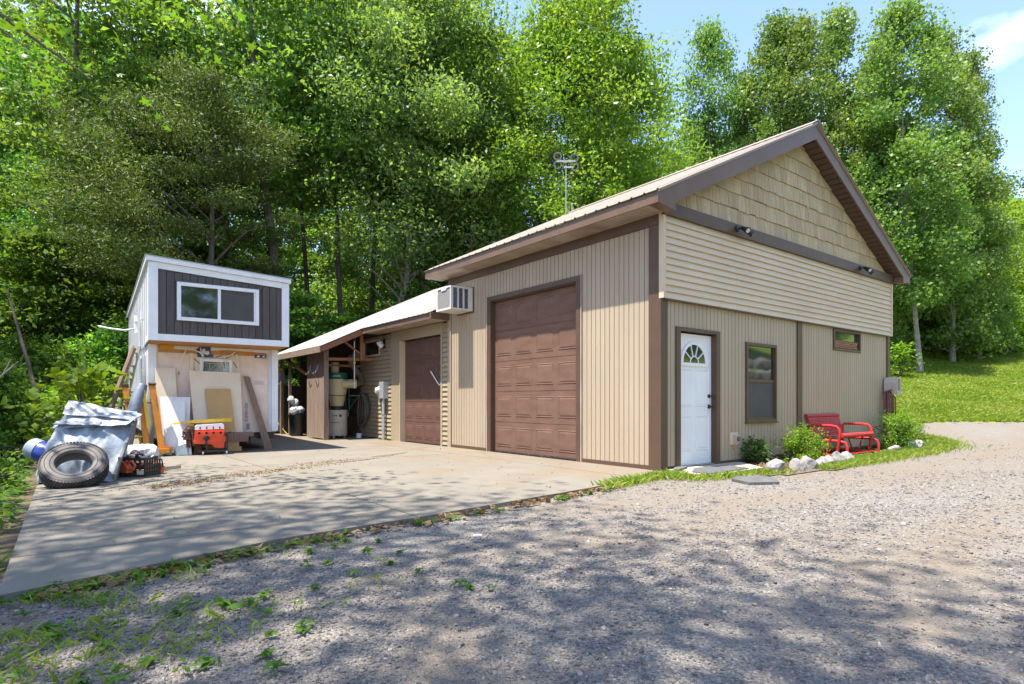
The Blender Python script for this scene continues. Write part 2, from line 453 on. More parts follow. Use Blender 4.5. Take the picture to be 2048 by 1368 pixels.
concretemat('concrete')
mat('lawn_green', (0.19, 0.28, 0.03), (0.13, 0.21, 0.02), 1.6, 0.8, 0.9, 30, dirt=((.20, .19, .055), 1.1, .56, .6))
mat('forest_soil', (0.14, 0.095, 0.055), (0.07, 0.06, 0.03), 3.5, 0.9, 0.9, 12, dirt=((.06, .085, .02), 1.4, .5, .8))
mat('bed_soil', (0.17, 0.115, 0.075), (0.09, 0.06, 0.04), 6, 0.9, 0.9, 18, dirt=((.10, .13, .03), 2.5, .5, .7))
mat('stain_dark', (0.16, 0.122, 0.085), (0.105, 0.08, 0.057), 14, 0.85)

# ------------------------------------------------------------------ builders
WL = {}

def tag(o, label=None, cat=None, group=None, kind=None):
    if label: o['label'] = label
    if cat: o['category'] = cat
    if group: o['group'] = group
    if kind: o['kind'] = kind
    return o

def thing(name, label, cat, loc=(0, 0, 0), group=None):
    o = bpy.data.objects.new(name, None)
    o.empty_display_size = .2
    COL.objects.link(o)
    o.location = loc
    WL[o.name] = Vector(loc)
    return tag(o, label, cat, group)

def link(name, me, m, parent=None, loc=None, kind=None):
    """me in world coordinates (loc None) or centred on loc"""
    o = bpy.data.objects.new(name, me)
    COL.objects.link(o)
    if m and not me.materials:
        me.materials.append(MATS[m])
    base = WL[parent.name] if parent else Vector((0, 0, 0))
    if loc is None:
        if base.length > 0 and me.users == 1:
            me.transform(Matrix.Translation(-base))
        WL[o.name] = base
    else:
        o.location = Vector(loc) - base
        WL[o.name] = Vector(loc)
    o.parent = parent
    if kind: o['kind'] = kind
    return o

class MB:
    def __init__(s):
        s.v, s.f = [], []
    def add(s, vs, fs):
        k = len(s.v)
        s.v += [tuple(v) for v in vs]
        s.f += [tuple(i + k for i in f) for f in fs]
        return s
    def box(s, x0, x1, y0, y1, z0, z1):
        return s.add([(x0, y0, z0), (x1, y0, z0), (x1, y1, z0), (x0, y1, z0), (x0, y0, z1), (x1, y0, z1), (x1, y1, z1), (x0, y1, z1)],
                     [(0, 3, 2, 1), (4, 5, 6, 7), (0, 1, 5, 4), (1, 2, 6, 5), (2, 3, 7, 6), (3, 0, 4, 7)])
    def hexa(s, a, b):
        """two quads a (4 pts) and b (4 pts) joined"""
        return s.add(list(a) + list(b), [(3, 2, 1, 0), (4, 5, 6, 7), (0, 1, 5, 4), (1, 2, 6, 5), (2, 3, 7, 6), (3, 0, 4, 7)])
    def obox(s, c, ax, ay, az):
        c, ax, ay, az = Vector(c), Vector(ax), Vector(ay), Vector(az)
        p = lambda i, j, k: c + ax * i + ay * j + az * k
        return s.add([p(-1, -1, -1), p(1, -1, -1), p(1, 1, -1), p(-1, 1, -1), p(-1, -1, 1), p(1, -1, 1), p(1, 1, 1), p(-1, 1, 1)],
                     [(0, 3, 2, 1), (4, 5, 6, 7), (0, 1, 5, 4), (1, 2, 6, 5), (2, 3, 7, 6), (3, 0, 4, 7)])
    def bar(s, p0, p1, w, t, up=(0, 0, 1)):
        """rectangular bar from p0 to p1; w across, t along 'up'"""
        p0, p1, up = Vector(p0), Vector(p1), Vector(up)
        d = (p1 - p0)
        sx = d.cross(up)
        if sx.length < 1e-6: sx = d.cross(Vector((1, 0, 0)))
        sx.normalize()
        u = sx.cross(d).normalized()
        return s.obox((p0 + p1) / 2, d / 2, sx * (w / 2), u * (t / 2))
    def prism(s, pts, ext):
        n = len(pts)
        e = Vector(ext)
        a = [Vector(p) for p in pts]
        return s.add(a + [p + e for p in a], [tuple(range(n - 1, -1, -1)), tuple(range(n, 2 * n))] +
                     [(i, (i + 1) % n, n + (i + 1) % n, n + i) for i in range(n)])
    def tube(s, pts, r, n=8, caps=True):
        pts = [Vector(p) for p in pts]
        rs = r if isinstance(r, (list, tuple)) else [r] * len(pts)
        rings = []
        prev = None
        for i, p in enumerate(pts):
            d = (pts[min(i + 1, len(pts) - 1)] - pts[max(i - 1, 0)])
            if d.length < 1e-9: d = Vector((0, 0, 1))
            d.normalize()
            if prev is None:
                a = d.orthogonal().normalized()
            else:
                a = (prev - d * prev.dot(d))
                a = a.normalized() if a.length > 1e-6 else d.orthogonal().normalized()
            prev = a
            b = d.cross(a)
            rings.append([p + (a * math.cos(2 * math.pi * k / n) + b * math.sin(2 * math.pi * k / n)) * rs[i] for k in range(n)])
        vs = [v for rg in rings for v in rg]
        fs = []
        for i in range(len(pts) - 1):
            for k in range(n):
                fs.append((i * n + k, i * n + (k + 1) % n, (i + 1) * n + (k + 1) % n, (i + 1) * n + k))
        if caps:
            fs.append(tuple(range(n - 1, -1, -1)))
            fs.append(tuple((len(pts) - 1) * n + k for k in range(n)))
        return s.add(vs, fs)
    def lathe(s, prof, c, axis=(0, 0, 1), n=20, caps=True):
        """prof: list of (radius, height)"""
        c, ax = Vector(c), Vector(axis).normalized()
        a = ax.orthogonal().normalized()
        b = ax.cross(a)
        vs = []
        for r, h in prof:
            for k in range(n):
                t = 2 * math.pi * k / n
                vs.append(c + ax * h + (a * math.cos(t) + b * math.sin(t)) * r)
        fs = []
        for i in range(len(prof) - 1):
            for k in range(n):
                fs.append((i * n + k, i * n + (k + 1) % n, (i + 1) * n + (k + 1) % n, (i + 1) * n + k))
        if caps and prof[0][0] > 1e-5: fs.append(tuple(range(n - 1, -1, -1)))
        if caps and prof[-1][0] > 1e-5: fs.append(tuple((len(prof) - 1) * n + k for k in range(n)))
        return s.add(vs, fs)
    def mesh(s, name, smooth=False):
        me = bpy.data.meshes.new(name)
        me.from_pydata(s.v, [], s.f)
        me.validate()
        if smooth:
            me.polygons.foreach_set('use_smooth', [True] * len(me.polygons))
            try: me.set_sharp_from_angle(angle=math.radians(40))
            except Exception: pass
        me.update()
        return me
    def build(s, name, m, parent=None, smooth=False, kind=None):
        return link(name, s.mesh(name, smooth), m, parent, None, kind)

_BC = {}
def piece(name, x0, x1, y0, y1, z0, z1, m, parent, bev=0.0):
    """a box-shaped piece; alike pieces share their mesh"""
    d = (round(x1 - x0, 4), round(y1 - y0, 4), round(z1 - z0, 4))
    k = (name, m) + d
    me = _BC.get(k)
    if me is None:
        hx, hy, hz = d[0] / 2, d[1] / 2, d[2] / 2
        me = MB().box(-hx, hx, -hy, hy, -hz, hz).mesh(name)
        me.materials.append(MATS[m])
        _BC[k] = me
    return link(name, me, None, parent, ((x0 + x1) / 2, (y0 + y1) / 2, (z0 + z1) / 2))

def wall_core(mb, axis, c0, c1, a0, a1, z0, z1, holes):
    """solid wall between c0..c1 on the thin axis, a0..a1 along, with rectangular holes (b0,b1,h0,h1)"""
    xs = sorted({a0, a1} | {h[0] for h in holes} | {h[1] for h in holes})
    zs = sorted({z0, z1} | {h[2] for h in holes} | {h[3] for h in holes})
    for i in range(len(xs) - 1):
        for j in range(len(zs) - 1):
            mx, mz = (xs[i] + xs[i + 1]) / 2, (zs[j] + zs[j + 1]) / 2
            if any(h[0] < mx < h[1] and h[2] < mz < h[3] for h in holes): continue
            if axis == 'x': mb.box(c0, c1, xs[i], xs[i + 1], zs[j], zs[j + 1])
            else: mb.box(xs[i], xs[i + 1], c0, c1, zs[j], zs[j + 1])

def clip_poly(poly, a, b, c):
    """keep a*x+b*z<=c"""
    out = []
    for i in range(len(poly)):
        p, q = poly[i], poly[(i + 1) % len(poly)]
        dp, dq = a * p[0] + b * p[1] - c, a * q[0] + b * q[1] - c
        if dp <= 0: out.append(p)
        if (dp < 0 < dq) or (dq < 0 < dp):
            t = dp / (dp - dq)
            out.append((p[0] + (q[0] - p[0]) * t, p[1] + (q[1] - p[1]) * t))
    return out

def copy_tree(o, parent=None):
    c = o.copy()
    COL.objects.link(c)
    WL[c.name] = WL.get(o.name, Vector((0, 0, 0)))
    if parent is not None: c.parent = parent
    for ch in list(o.children): copy_tree(ch, c)
    return c

def text_obj(name, s, size, loc, rot, m, parent, ext=0.0015):
    c = bpy.data.curves.new(name, 'FONT')
    c.body = s
    c.size = size
    c.extrude = ext
    c.align_x = 'CENTER'
    c.align_y = 'CENTER'
    t = bpy.data.objects.new(name, c)
    COL.objects.link(t)
    bpy.context.view_layer.update()
    me = bpy.data.meshes.new_from_object(t.evaluated_get(bpy.context.evaluated_depsgraph_get()))
    bpy.data.objects.remove(t)
    me.materials.clear()
    me.materials.append(MATS[m])
    o = bpy.data.objects.new(name, me)
    COL.objects.link(o)
    o.location = Vector(loc) - WL[parent.name]
    o.rotation_euler = rot
    o.parent = parent
    WL[o.name] = Vector(loc)
    return o

def sstep(a, b, x):
    t = np.clip((x - a) / (b - a), 0, 1)
    return t * t * (3 - 2 * t)

def terrain(x, y):
    x = np.asarray(x, float); y = np.asarray(y, float)
    dep = (x - CAMX) * FX + (y - CAMY) * FY
    lat = (x - CAMX) * RX + (y - CAMY) * RY
    q = lat / np.maximum(dep, 1)
    wr = sstep(.30, .52, q)
    right = .30 * sstep(12, 20, dep) + .215 * np.clip(dep - 20, 0, 18) + .05 * np.clip(dep - 38, 0, 30) + .42 * np.clip(dep - 66, 0, 90)
    left = .10 * np.clip(dep - 18, 0, 24) + .30 * np.clip(dep - 42, 0, 70)
    bank = .50 * np.clip(-(y + 9) , 0, 16) * sstep(7, 15, x)
    roll = .05 * np.sin(x * .31 + 1.2) * np.cos(y * .27) * sstep(16, 30, np.hypot(x - 0, y - 3))
    return -.045 + wr * right + (1 - wr) * left + bank + roll
# ------------------------------------------------------------------ ground
def grid_mesh(name, xs, ys, zoff=0.0, keep=None):
    X, Y = np.meshgrid(xs, ys)
    Z = terrain(X, Y) + zoff
    nx, ny = len(xs), len(ys)
    V = np.stack([X.ravel(), Y.ravel(), Z.ravel()], 1)
    i = np.arange(nx - 1)[None, :] + nx * np.arange(ny - 1)[:, None]
    F = np.stack([i, i + 1, i + nx + 1, i + nx], -1).reshape(-1, 4)
    if keep is not None:
        cx = (X[:-1, :-1] + X[1:, 1:]) / 2
        cy = (Y[:-1, :-1] + Y[1:, 1:]) / 2
        F = F[keep(cx, cy).ravel()]
        used = np.unique(F)
        mp = np.full(len(V), -1); mp[used] = np.arange(len(used))
        V, F = V[used], mp[F]
    return np_mesh(name, V, F, smooth=True)

def np_mesh(name, V, F, smooth=False, tint=None):
    me = bpy.data.meshes.new(name)
    k = F.shape[1]
    me.vertices.add(len(V)); me.vertices.foreach_set('co', np.ascontiguousarray(V, np.float32).ravel())
    me.loops.add(F.size); me.loops.foreach_set('vertex_index', np.ascontiguousarray(F, np.int32).ravel())
    me.polygons.add(len(F)); me.polygons.foreach_set('loop_start', np.arange(0, F.size, k, dtype=np.int32))
    if smooth: me.polygons.foreach_set('use_smooth', np.ones(len(F), bool))
    if tint is not None:
        a = me.attributes.new('tint', 'FLOAT', 'FACE')
        a.data.foreach_set('value', np.ascontiguousarray(tint, np.float32))
    me.update(calc_edges=True)
    return me

def axis_coords(lo, hi, fine_lo, fine_hi, step, far):
    a = np.arange(fine_lo, fine_hi + 1e-6, step)
    left = fine_lo - np.cumsum(np.geomspace(step, far, 40)); left = left[left > lo]
    right = fine_hi + np.cumsum(np.geomspace(step, far, 40)); right = right[right < hi]
    return np.concatenate([[lo], left[::-1], a, right, [hi]])

def wob(x, y, s=1.0, k=0.0):
    return (np.sin(x * 1.7 * s + 1.3 + k) + np.sin(y * 2.1 * s + .4 + k) + .6 * np.sin((x + y) * 4.3 * s + k) + .5 * np.sin((x - y) * 7.9 * s + 2 + k)) / 3.1

def dep_lat(x, y):
    return (x - CAMX) * FX + (y - CAMY) * FY, (x - CAMX) * RX + (y - CAMY) * RY

BED = [(-.2, -.35), (.1, -.55), (.6, -.9), (1.3, -1.18), (2.6, -1.34), (4.35, -1.2), (6.5, -1.08), (8.6, -.95), (10.4, -.45), (11.4, .45), (11.2, 1.6), (9.9, 2.2), (8.2, 2.3), (8.2, 0), (0, 0)]
def in_poly(x, y, P):
    r = np.zeros(np.shape(x), bool)
    for i in range(len(P)):
        (x0, y0), (x1, y1) = P[i], P[i - 1]
        c = ((y0 > y) != (y1 > y)) & (x < (x1 - x0) * (y - y0) / ((y1 - y0) if y1 != y0 else 1e-9) + x0)
        r ^= c
    return r

def is_bed(x, y):
    w_ = .06 * wob(x, y, 3)
    return in_poly(x + w_, y + w_, BED)

def is_lawn(x, y):
    d, l = dep_lat(x, y)
    q = l / np.maximum(d, 1)
    return (d > 20.2 + .25 * wob(x, y, 1.1)) & (q > .30) & (d < 62) | ((y < -9.6 + .2 * wob(x, y)) & (x > 6) & (y > -34) & (x < 60))

def is_gravel(x, y):
    d, l = dep_lat(x, y)
    q = l / np.maximum(d, 1)
    yard = (y < -.1) & (x > -10.2 + .5 * wob(x, y, .8)) & (y > -9.8)
    right = (d < 20.4) & (x > 8.0) & (y < 9)
    edge_left = ~((x < -6.9) & (y > -.9))
    return (yard | right) & edge_left & ~is_bed(x, y) & ~is_lawn(x, y)

def dirt_track(x, y):
    """packed bare earth: two wheel tracks along the front of the gable and scattered worn patches"""
    bend = -.012 * np.clip(x - 3, 0, 30) ** 2 * 0 + .05 * np.sin(x * .5)
    t = np.zeros(np.shape(x))
    for y0 in (-2.25, -3.95):
        t = np.maximum(t, np.exp(-((y - y0 - bend - .03 * (x + 2)) / .30) ** 2) * sstep(-5.2, -3.4, x))
    t *= np.clip(.62 + .55 * wob(x * .8, y * .5, 1.0, 1.7), 0, 1)
    p = np.clip(wob(x * .9, y * 1.2, .9, 4.1) * 1.5 - .55, 0, 1)
    q = np.exp(-((x + 5.55 + .18 * np.sin(y * 3)) / .22) ** 2) * sstep(-1.9, -2.6, y) * np.clip(.75 + .5 * wob(x, y, 1.9, 2.2), 0, 1)
    return np.clip(np.maximum(np.maximum(t, p), q), 0, 1)

xs = axis_coords(-330, 330, -22, 44, .6, 30)
ys = axis_coords(-330, 330, -26, 42, .6, 30)
o = link('ground', grid_mesh('ground', xs, ys, -.03), 'forest_soil', kind='structure')
o = link('gravel_drive', grid_mesh('gravel_drive', np.arange(-11, 40, .13), np.arange(-11, 12, .13), 0.0, is_gravel), 'gravel_ground', kind='structure')
_me = o.data
_co = np.empty(len(_me.vertices) * 3, np.float32); _me.vertices.foreach_get('co', _co); _co = _co.reshape(-1, 3)
_a = _me.attributes.new('dirt', 'FLOAT', 'POINT'); _a.data.foreach_set('value', dirt_track(_co[:, 0], _co[:, 1]).astype(np.float32))
o = link('lawn', grid_mesh('lawn', np.arange(5, 62, .35), np.arange(-36, 46, .35), 0.004, is_lawn), 'lawn_green', kind='structure')
o = link('garden_bed', grid_mesh('garden_bed', np.arange(-2, 12, .12), np.arange(-1.6, 2.6, .12), 0.012, is_bed), 'bed_soil', kind='structure')

# concrete slab poured in panels with open joints
slab = tag(MB().box(-7.10, -.02, -.3, 14.9, -.19, -.13).build('concrete_slab', 'concrete'), kind='structure')
G = .008
def slab_panel(pts):
    MB().prism([(x, y, -.125) for x, y in pts], (0, 0, .125)).build('slab_panel', 'concrete', slab)
slab_panel([(-7.17, -1.42), (-5.61, -1.0), (-4.44 - G, -.90), (-4.44 - G, -.46 - G), (-7.16, -.50 - G)])
slab_panel([(-7.16, -.50 + G), (-4.44 - G, -.46 + G), (-4.44 - G, 4.3 - G), (-7.10, 4.3 - G)])
slab_panel([(-4.44 + G, -.90), (-2.0, -.57), (-.86 - G, -.33), (-.86 - G, 4.3 - G), (-4.44 + G, 4.3 - G)])
slab_panel([(-.86 + G, -.33), (-.45, -.24), (-.012, -.10), (-.012, 6.0 - G), (-.86 + G, 6.0 - G)])
slab_panel([(-7.10, 4.3 + G), (-4.44 - G, 4.3 + G), (-4.44 - G, 9.4), (-7.05, 9.4)])
slab_panel([(-4.44 + G, 4.3 + G), (-.86 - G, 4.3 + G), (-.86 - G, 9.4), (-4.44 + G, 9.4)])
slab_panel([(-.86 + G, 6.0 + G), (-.012, 6.0 + G), (-.012, 9.4), (-.86 + G, 9.4)])
slab_panel([(-7.05, 9.4 + 2 * G), (-.012, 9.4 + 2 * G), (-.012, 14.9), (-6.9, 14.9)])

def stain(cx, cy, rx, ry, rot, seed):
    r_ = random.Random(seed)
    ph = [r_.random() * 6.28 for _ in range(4)]
    pts = []
    for i in range(40):
        t = 2 * math.pi * i / 40
        k = 1 + .25 * math.sin(3 * t + ph[0]) + .18 * math.sin(5 * t + ph[1]) + .12 * math.sin(9 * t + ph[2])
        a, b_ = rx * k * math.cos(t), ry * k * math.sin(t)
        pts.append((cx + a * math.cos(rot) - b_ * math.sin(rot), cy + a * math.sin(rot) + b_ * math.cos(rot), .003))
    MB().add(pts, [tuple(range(40))]).build('stain', 'stain_dark', slab)
stain(-1.95, 4.75, .5, .10, .5, 1)
stain(-3.0, 4.05, .55, .06, .35, 2)
stain(-5.86, 2.62, .22, .05, .2, 3)
# ------------------------------------------------------------------ workshop building
B = thing('workshop_building', 'tan and brown metal roofed workshop with two garage doors and a shingled gable', 'building', (4.1, 2.9, 0))
SL = .486
def zt(x):                      # top of the main roof
    return 3.90 + SL * (min(x, 8.2 - x) + .43)
c = MB()
wall_core(c, 'x', .015, .13, .0, 5.78, 0, 3.74, [(1.70, 4.23, -.1, 3.02)])
wall_core(c, 'y', .015, .13, .131, 8.2, 0, 3.70, [(.44, 1.39, -.1, 2.07), (2.27, 3.17, .69, 1.96), (5.47, 6.65, 2.08, 2.46)])
c.box(8.07, 8.2, .131, 5.65, 0, 3.7)
c.box(.131, 8.2, 5.65, 5.78, 0, 3.7)
c.prism([(.0, .016, 3.701), (8.2, .016, 3.701), (8.2, .016, zt(8.2) - .262), (4.1, .016, zt(4.1) - .262), (.0, .016, zt(0) - .262)], (0, .1, 0))
c.prism([(.0, 5.66, 3.701), (8.2, 5.66, 3.701), (8.2, 5.66, zt(8.2) - .262), (4.1, 5.66, zt(4.1) - .262), (.0, 5.66, zt(0) - .262)], (0, .1, 0))
c.box(.14, 8.06, .14, 5.64, -.02, 0.0)
c.build('wall', 'groove', B)
MB().box(.35, .40, .2, 5.6, 0, 3.6).box(.41, 8.0, .62, .68, 0, 3.6).build('dark_backing', 'void_dark', B)  # near-black sheets stand in for the unlit interior

# vertical vinyl on the long wall (plane x = 0) and gable wall (plane y = 0)
P = .1
def panel_run(axis, s0, s1, zlo, zhi, gaps):
    """vertical vinyl panels; a panel that meets an opening is cut round it"""
    s = s0
    while s < s1:
        e = min(s + P - .011, s1)
        cuts = sorted({s, e} | {v for g in gaps for v in g[:2] if s < v < e})
        for a, b_ in zip(cuts[:-1], cuts[1:]):
            if b_ - a < .004: continue
            m_ = (a + b_) / 2
            segs = [(zlo, zhi)]
            for g in gaps:
                if g[0] < m_ < g[1]:
                    ns = []
                    for q0, q1 in segs:
                        if g[2] > q0 + .02: ns.append((q0, min(q1, g[2])))
                        if g[3] < q1 - .02: ns.append((max(q0, g[3]), q1))
                    segs = ns
            for q0, q1 in segs:
                if axis == 'x': piece('siding_panel', -.004, .014, a, b_, q0, q1, 'vinyl_tan', B)
                else: piece('siding_panel', a, b_, -.004, .014, q0, q1, 'vinyl_tan', B)
        s += P
panel_run('x', .195, 5.69, .06, 3.57, [(1.615, 4.318, 0, 3.116)])
panel_run('y', .135, 8.085, .05, 2.5, [(.342, 1.472, 0, 2.122), (2.226, 3.214, .63, 2.005), (3.96, 4.135, 0, 2.6), (5.433, 6.692, 2.04, 2.478)])
# base flashing
piece('base_trim', -.02, .0, .2, 1.61, 0, .055, 'brown_trim', B)
piece('base_trim', -.02, .0, 4.32, 5.7, 0, .055, 'brown_trim', B)
piece('base_trim', 1.48, 8.1, -.02, .0, 0, .048, 'brown_trim', B)
# corner posts
piece('corner_post', -.03, .014, -.0, .19, 0, 3.57, 'brown_trim', B)
piece('corner_post', -.03, .13, -.032, -.001, 0, 2.495, 'brown_trim', B)
piece('corner_post', 3.962, 4.133, -.03, .014, 0, 2.5, 'brown_trim', B)
piece('corner_post', 8.09, 8.23, -.032, .014, 0, 2.5, 'brown_trim', B)
piece('corner_post', -.028, .014, 5.70, 5.80, 0, 3.57, 'vinyl_tan', B)
# trim board under the eaves
piece('eave_trim', -.036, .0, .0, 5.80, 3.572, 3.735, 'brown_trim', B)

# horizontal lap siding on the upper gable wall, stands proud of the lower wall
def lap_board_mesh(length, axis, h=.1, t=.028):
    h = h - .007  # gap below each lap: dark annex backing stands in for the lap shadow
    if axis == 'x': pts = [(-length / 2, 0, 0), (-length / 2, -t, 0), (-length / 2, -t, .012), (-length / 2, -.004, h), (-length / 2, 0, h)]; e = (length, 0, 0)
    else: pts = [(0, -length / 2, 0), (-t, -length / 2, 0), (-t, -length / 2, .012), (-.004, -length / 2, h), (0, -length / 2, h)]; e = (0, length, 0)
    return MB().prism(pts, e).mesh('siding_board')
MB().box(-.0, 8.2, -.05, .012, 2.5, 3.73).build('upper_wall', 'vinyl_gable', B)
LB = {}
def lap(x0, x1, y0, y1, z, m, h, axis):
    ln = round((x1 - x0) if axis == 'x' else (y1 - y0), 4)
    k = (ln, axis, h, m)
    if k not in LB:
        LB[k] = lap_board_mesh(ln, axis, h); LB[k].materials.append(MATS[m])
    link('siding_board', LB[k], None, B, ((x0 + x1) / 2, y0, z) if axis == 'x' else (x0, (y0 + y1) / 2, z))
for i in range(12):
    z = 2.5 + i * .1
    js = [0.02, 1.86, 3.9, 5.6, 7.75, 8.18] if i % 2 == 0 else [0.02, 1.86, 3.9, 5.6, 8.18]
    if (i // 2) % 2: js = [0.02, 2.6, 4.75, 6.6, 8.18]
    for a, b_ in zip(js[:-1], js[1:]):
        lap(a + .0015, b_ - .0015, -.05, 0, z, 'vinyl_gable', .1, 'x')
piece('corner_trim', -.034, .02, -.085, -.045, 2.497, 3.69, 'vinyl_gable', B)
piece('corner_trim', -.034, -.001, -.045, -.001, 2.497, 3.73, 'vinyl_gable', B)
piece('corner_trim', 8.18, 8.235, -.085, -.0, 2.497, 3.69, 'vinyl_gable', B)
piece('starter_strip', .02, 8.18, -.073, -.033, 2.478, 2.4985, 'brown_trim', B)
# brown belt and tan strip above it
piece('belt_board', -.034, 8.235, -.11, -.051, 3.70, 3.885, 'brown_trim', B)
piece('belt_strip', .0, 8.2, -.075, -.02, 3.886, 3.905, 'vinyl_gable', B)
# shingles
rs = random.Random(3)
zrow = 3.906
row = 0
while zrow < 5.8:
    hgt = .262
    x = .02 - rs.random() * .1
    while x < 8.2:
        wd = rs.choice([.09, .12, .14, .17, .2, .24])
        dz = rs.uniform(-.013, .010)
        poly = [(x + .003, zrow + dz), (x + wd - .003, zrow + dz), (x + wd - .003, zrow + hgt), (x + .003, zrow + hgt)]
        # keep below both rake lines: z <= zt(x)-.275
        k = 3.90 + SL * .43 - .278
        poly = clip_poly(poly, -SL, 1, k)
        if len(poly) >= 3: poly = clip_poly(poly, SL, 1, k + SL * 8.2)
        if len(poly) >= 3:
            zb = min(p[1] for p in poly)
            mb = MB()
            n_ = len(poly)
            fr = [(p[0], -.030 + .020 * (p[1] - zb) / hgt, p[1]) for p in poly]
            bk = [(p[0], .013, p[1]) for p in poly]
            mb.add(fr + bk, [tuple(range(n_)), tuple(range(2 * n_ - 1, n_ - 1, -1))] + [((i + 1) % n_, i, n_ + i, n_ + (i + 1) % n_) for i in range(n_)])
            mb.build('shingle', 'shingle_tan', B)
        x += wd
    zrow += hgt
    row += 1

# rake boards, returns, fascia, soffits
for sgn in (0, 1):
    mxx = (lambda v: v) if sgn == 0 else (lambda v: 8.2 - v)
    pts = [(mxx(a), -.3, z_) for a, z_ in [(-.43, 3.885), (4.1, 6.085), (4.1, 5.815), (-.04, 3.815), (-.04, 3.69), (-.43, 3.73)]]
    MB().prism(pts, (0, .03, 0)).build('rake_board', 'brown_fascia', B)
    MB().prism([(mxx(a), -.268, z_) for a, z_ in [(-.425, 3.86), (-.045, 4.0), (-.045, 3.70), (-.425, 3.735)]], (0, .155, 0)).build('eave_return', 'brown_fascia', B)
    # soffit slats up the rake
    u = Vector((1 if sgn == 0 else -1, 0, SL)).normalized()
    nrm = Vector((-SL if sgn == 0 else SL, 0, 1)).normalized()
    s0 = .0
    ln = 4.1 * math.sqrt(1 + SL * SL)
    base = Vector((mxx(-.0), -.135, zt(0) - .258))
    MB().obox(base + u * (ln / 2) + nrm * .016, u * (ln / 2), (0, .135, 0), nrm * .005).build('soffit_backing', 'groove', B)
    while s0 < ln - .1:
        MB().obox(base + u * (s0 + .07), u * .066, (0, .134, 0), nrm * .01).build('soffit_slat', 'brown_soffit', B)
        s0 += .15
    ex = -.43 if sgn == 0 else 8.63
    piece('fascia_board', min(ex, ex + (.025 if sgn == 0 else -.025)), max(ex, ex + (.025 if sgn == 0 else -.025)), -.268, 6.12, 3.73, 3.885, 'brown_fascia', B)
y = -.1
MB().box(-.4, -.04, -.1, 6.1, 3.752, 3.76).box(8.235, 8.6, -.1, 6.1, 3.752, 3.76).build('soffit_backing', 'groove', B)
while y < 6.08:
    piece('eave_soffit_slat', -.404, -.037, y, y + .088, 3.735, 3.75, 'eave_soffit', B)
    y += .097
piece('soffit_trim', -.056, -.037, -.1, 6.1, 3.72, 3.734, 'eave_soffit', B)
piece('fascia_end', -.404, -.0, 6.102, 6.125, 3.73, 3.9, 'brown_fascia', B)

def ribbed(name, p0, along, up, width, length, m, rib=.2313, parent=B):
    """metal roof sheet: ribs run up the slope"""
    p0, along, up = Vector(p0), Vector(along).normalized(), Vector(up).normalized()
    nr = along.cross(up).normalized()
    if nr.z < 0: nr = -nr
    prof = []
    k = 0
    while k * rib < width - 1e-4:
        b0 = k * rib
        prof += [(b0, .0), (b0 + .012, .015), (b0 + .034, .015), (b0 + .046, .0), (min(width, b0 + rib * .55), .0)]
        k += 1
    prof.append((width, 0))
    top = [p0 + along * a + nr * h for a, h in prof]
    bot = [p0 + along * a + nr * (h - .012) for a, h in prof]
    n_ = len(prof)
    U = up * length
    V = top + [p + U for p in top] + bot + [p + U for p in bot]
    F = []
    for i in range(n_ - 1):
        F += [(i, i + 1, n_ + i + 1, n_ + i), (2 * n_ + i + 1, 2 * n_ + i, 3 * n_ + i, 3 * n_ + i + 1),
              (i + 1, i, 2 * n_ + i, 2 * n_ + i + 1), (n_ + i, n_ + i + 1, 3 * n_ + i + 1, 3 * n_ + i)]
    F += [(0, n_, 3 * n_, 2 * n_), (n_ - 1, 3 * n_ - 1, 4 * n_ - 1, 2 * n_ - 1)]
    return MB().add(V, F).build(name, m, parent)
rl = 4.55 * math.sqrt(1 + SL * SL)
for i in range(7):
    ribbed('roof_sheet', (-.455, -.335 + i * .925, zt(-.455) + .008), (0, 1, 0), (1, 0, SL), .924, rl, 'roof_metal')
    ribbed('roof_sheet', (8.655, -.335 + i * .925, zt(-.455) + .008), (0, 1, 0), (-1, 0, SL), .924, rl, 'roof_metal')
MB().prism([(3.9, -.345, zt(3.9) + .035), (4.1, -.345, zt(4.1) + .045), (4.3, -.345, zt(4.3) + .035), (4.3, -.345, zt(4.3) + .047), (4.1, -.345, zt(4.1) + .06), (3.9, -.345, zt(3.9) + .047)], (0, 6.5, 0)).build('ridge_cap', 'roof_metal', B)
for sgn in (0, 1):
    mxx = (lambda v: v) if sgn == 0 else (lambda v: 8.2 - v)
    MB().prism([(mxx(-.44), -.318, zt(-.44) - .03), (mxx(4.1), -.318, zt(4.1) - .03), (mxx(4.1), -.318, zt(4.1) + .03), (mxx(-.44), -.318, zt(-.44) + .03)], (0, .016, 0)).build('rake_flashing', 'roof_metal', B)

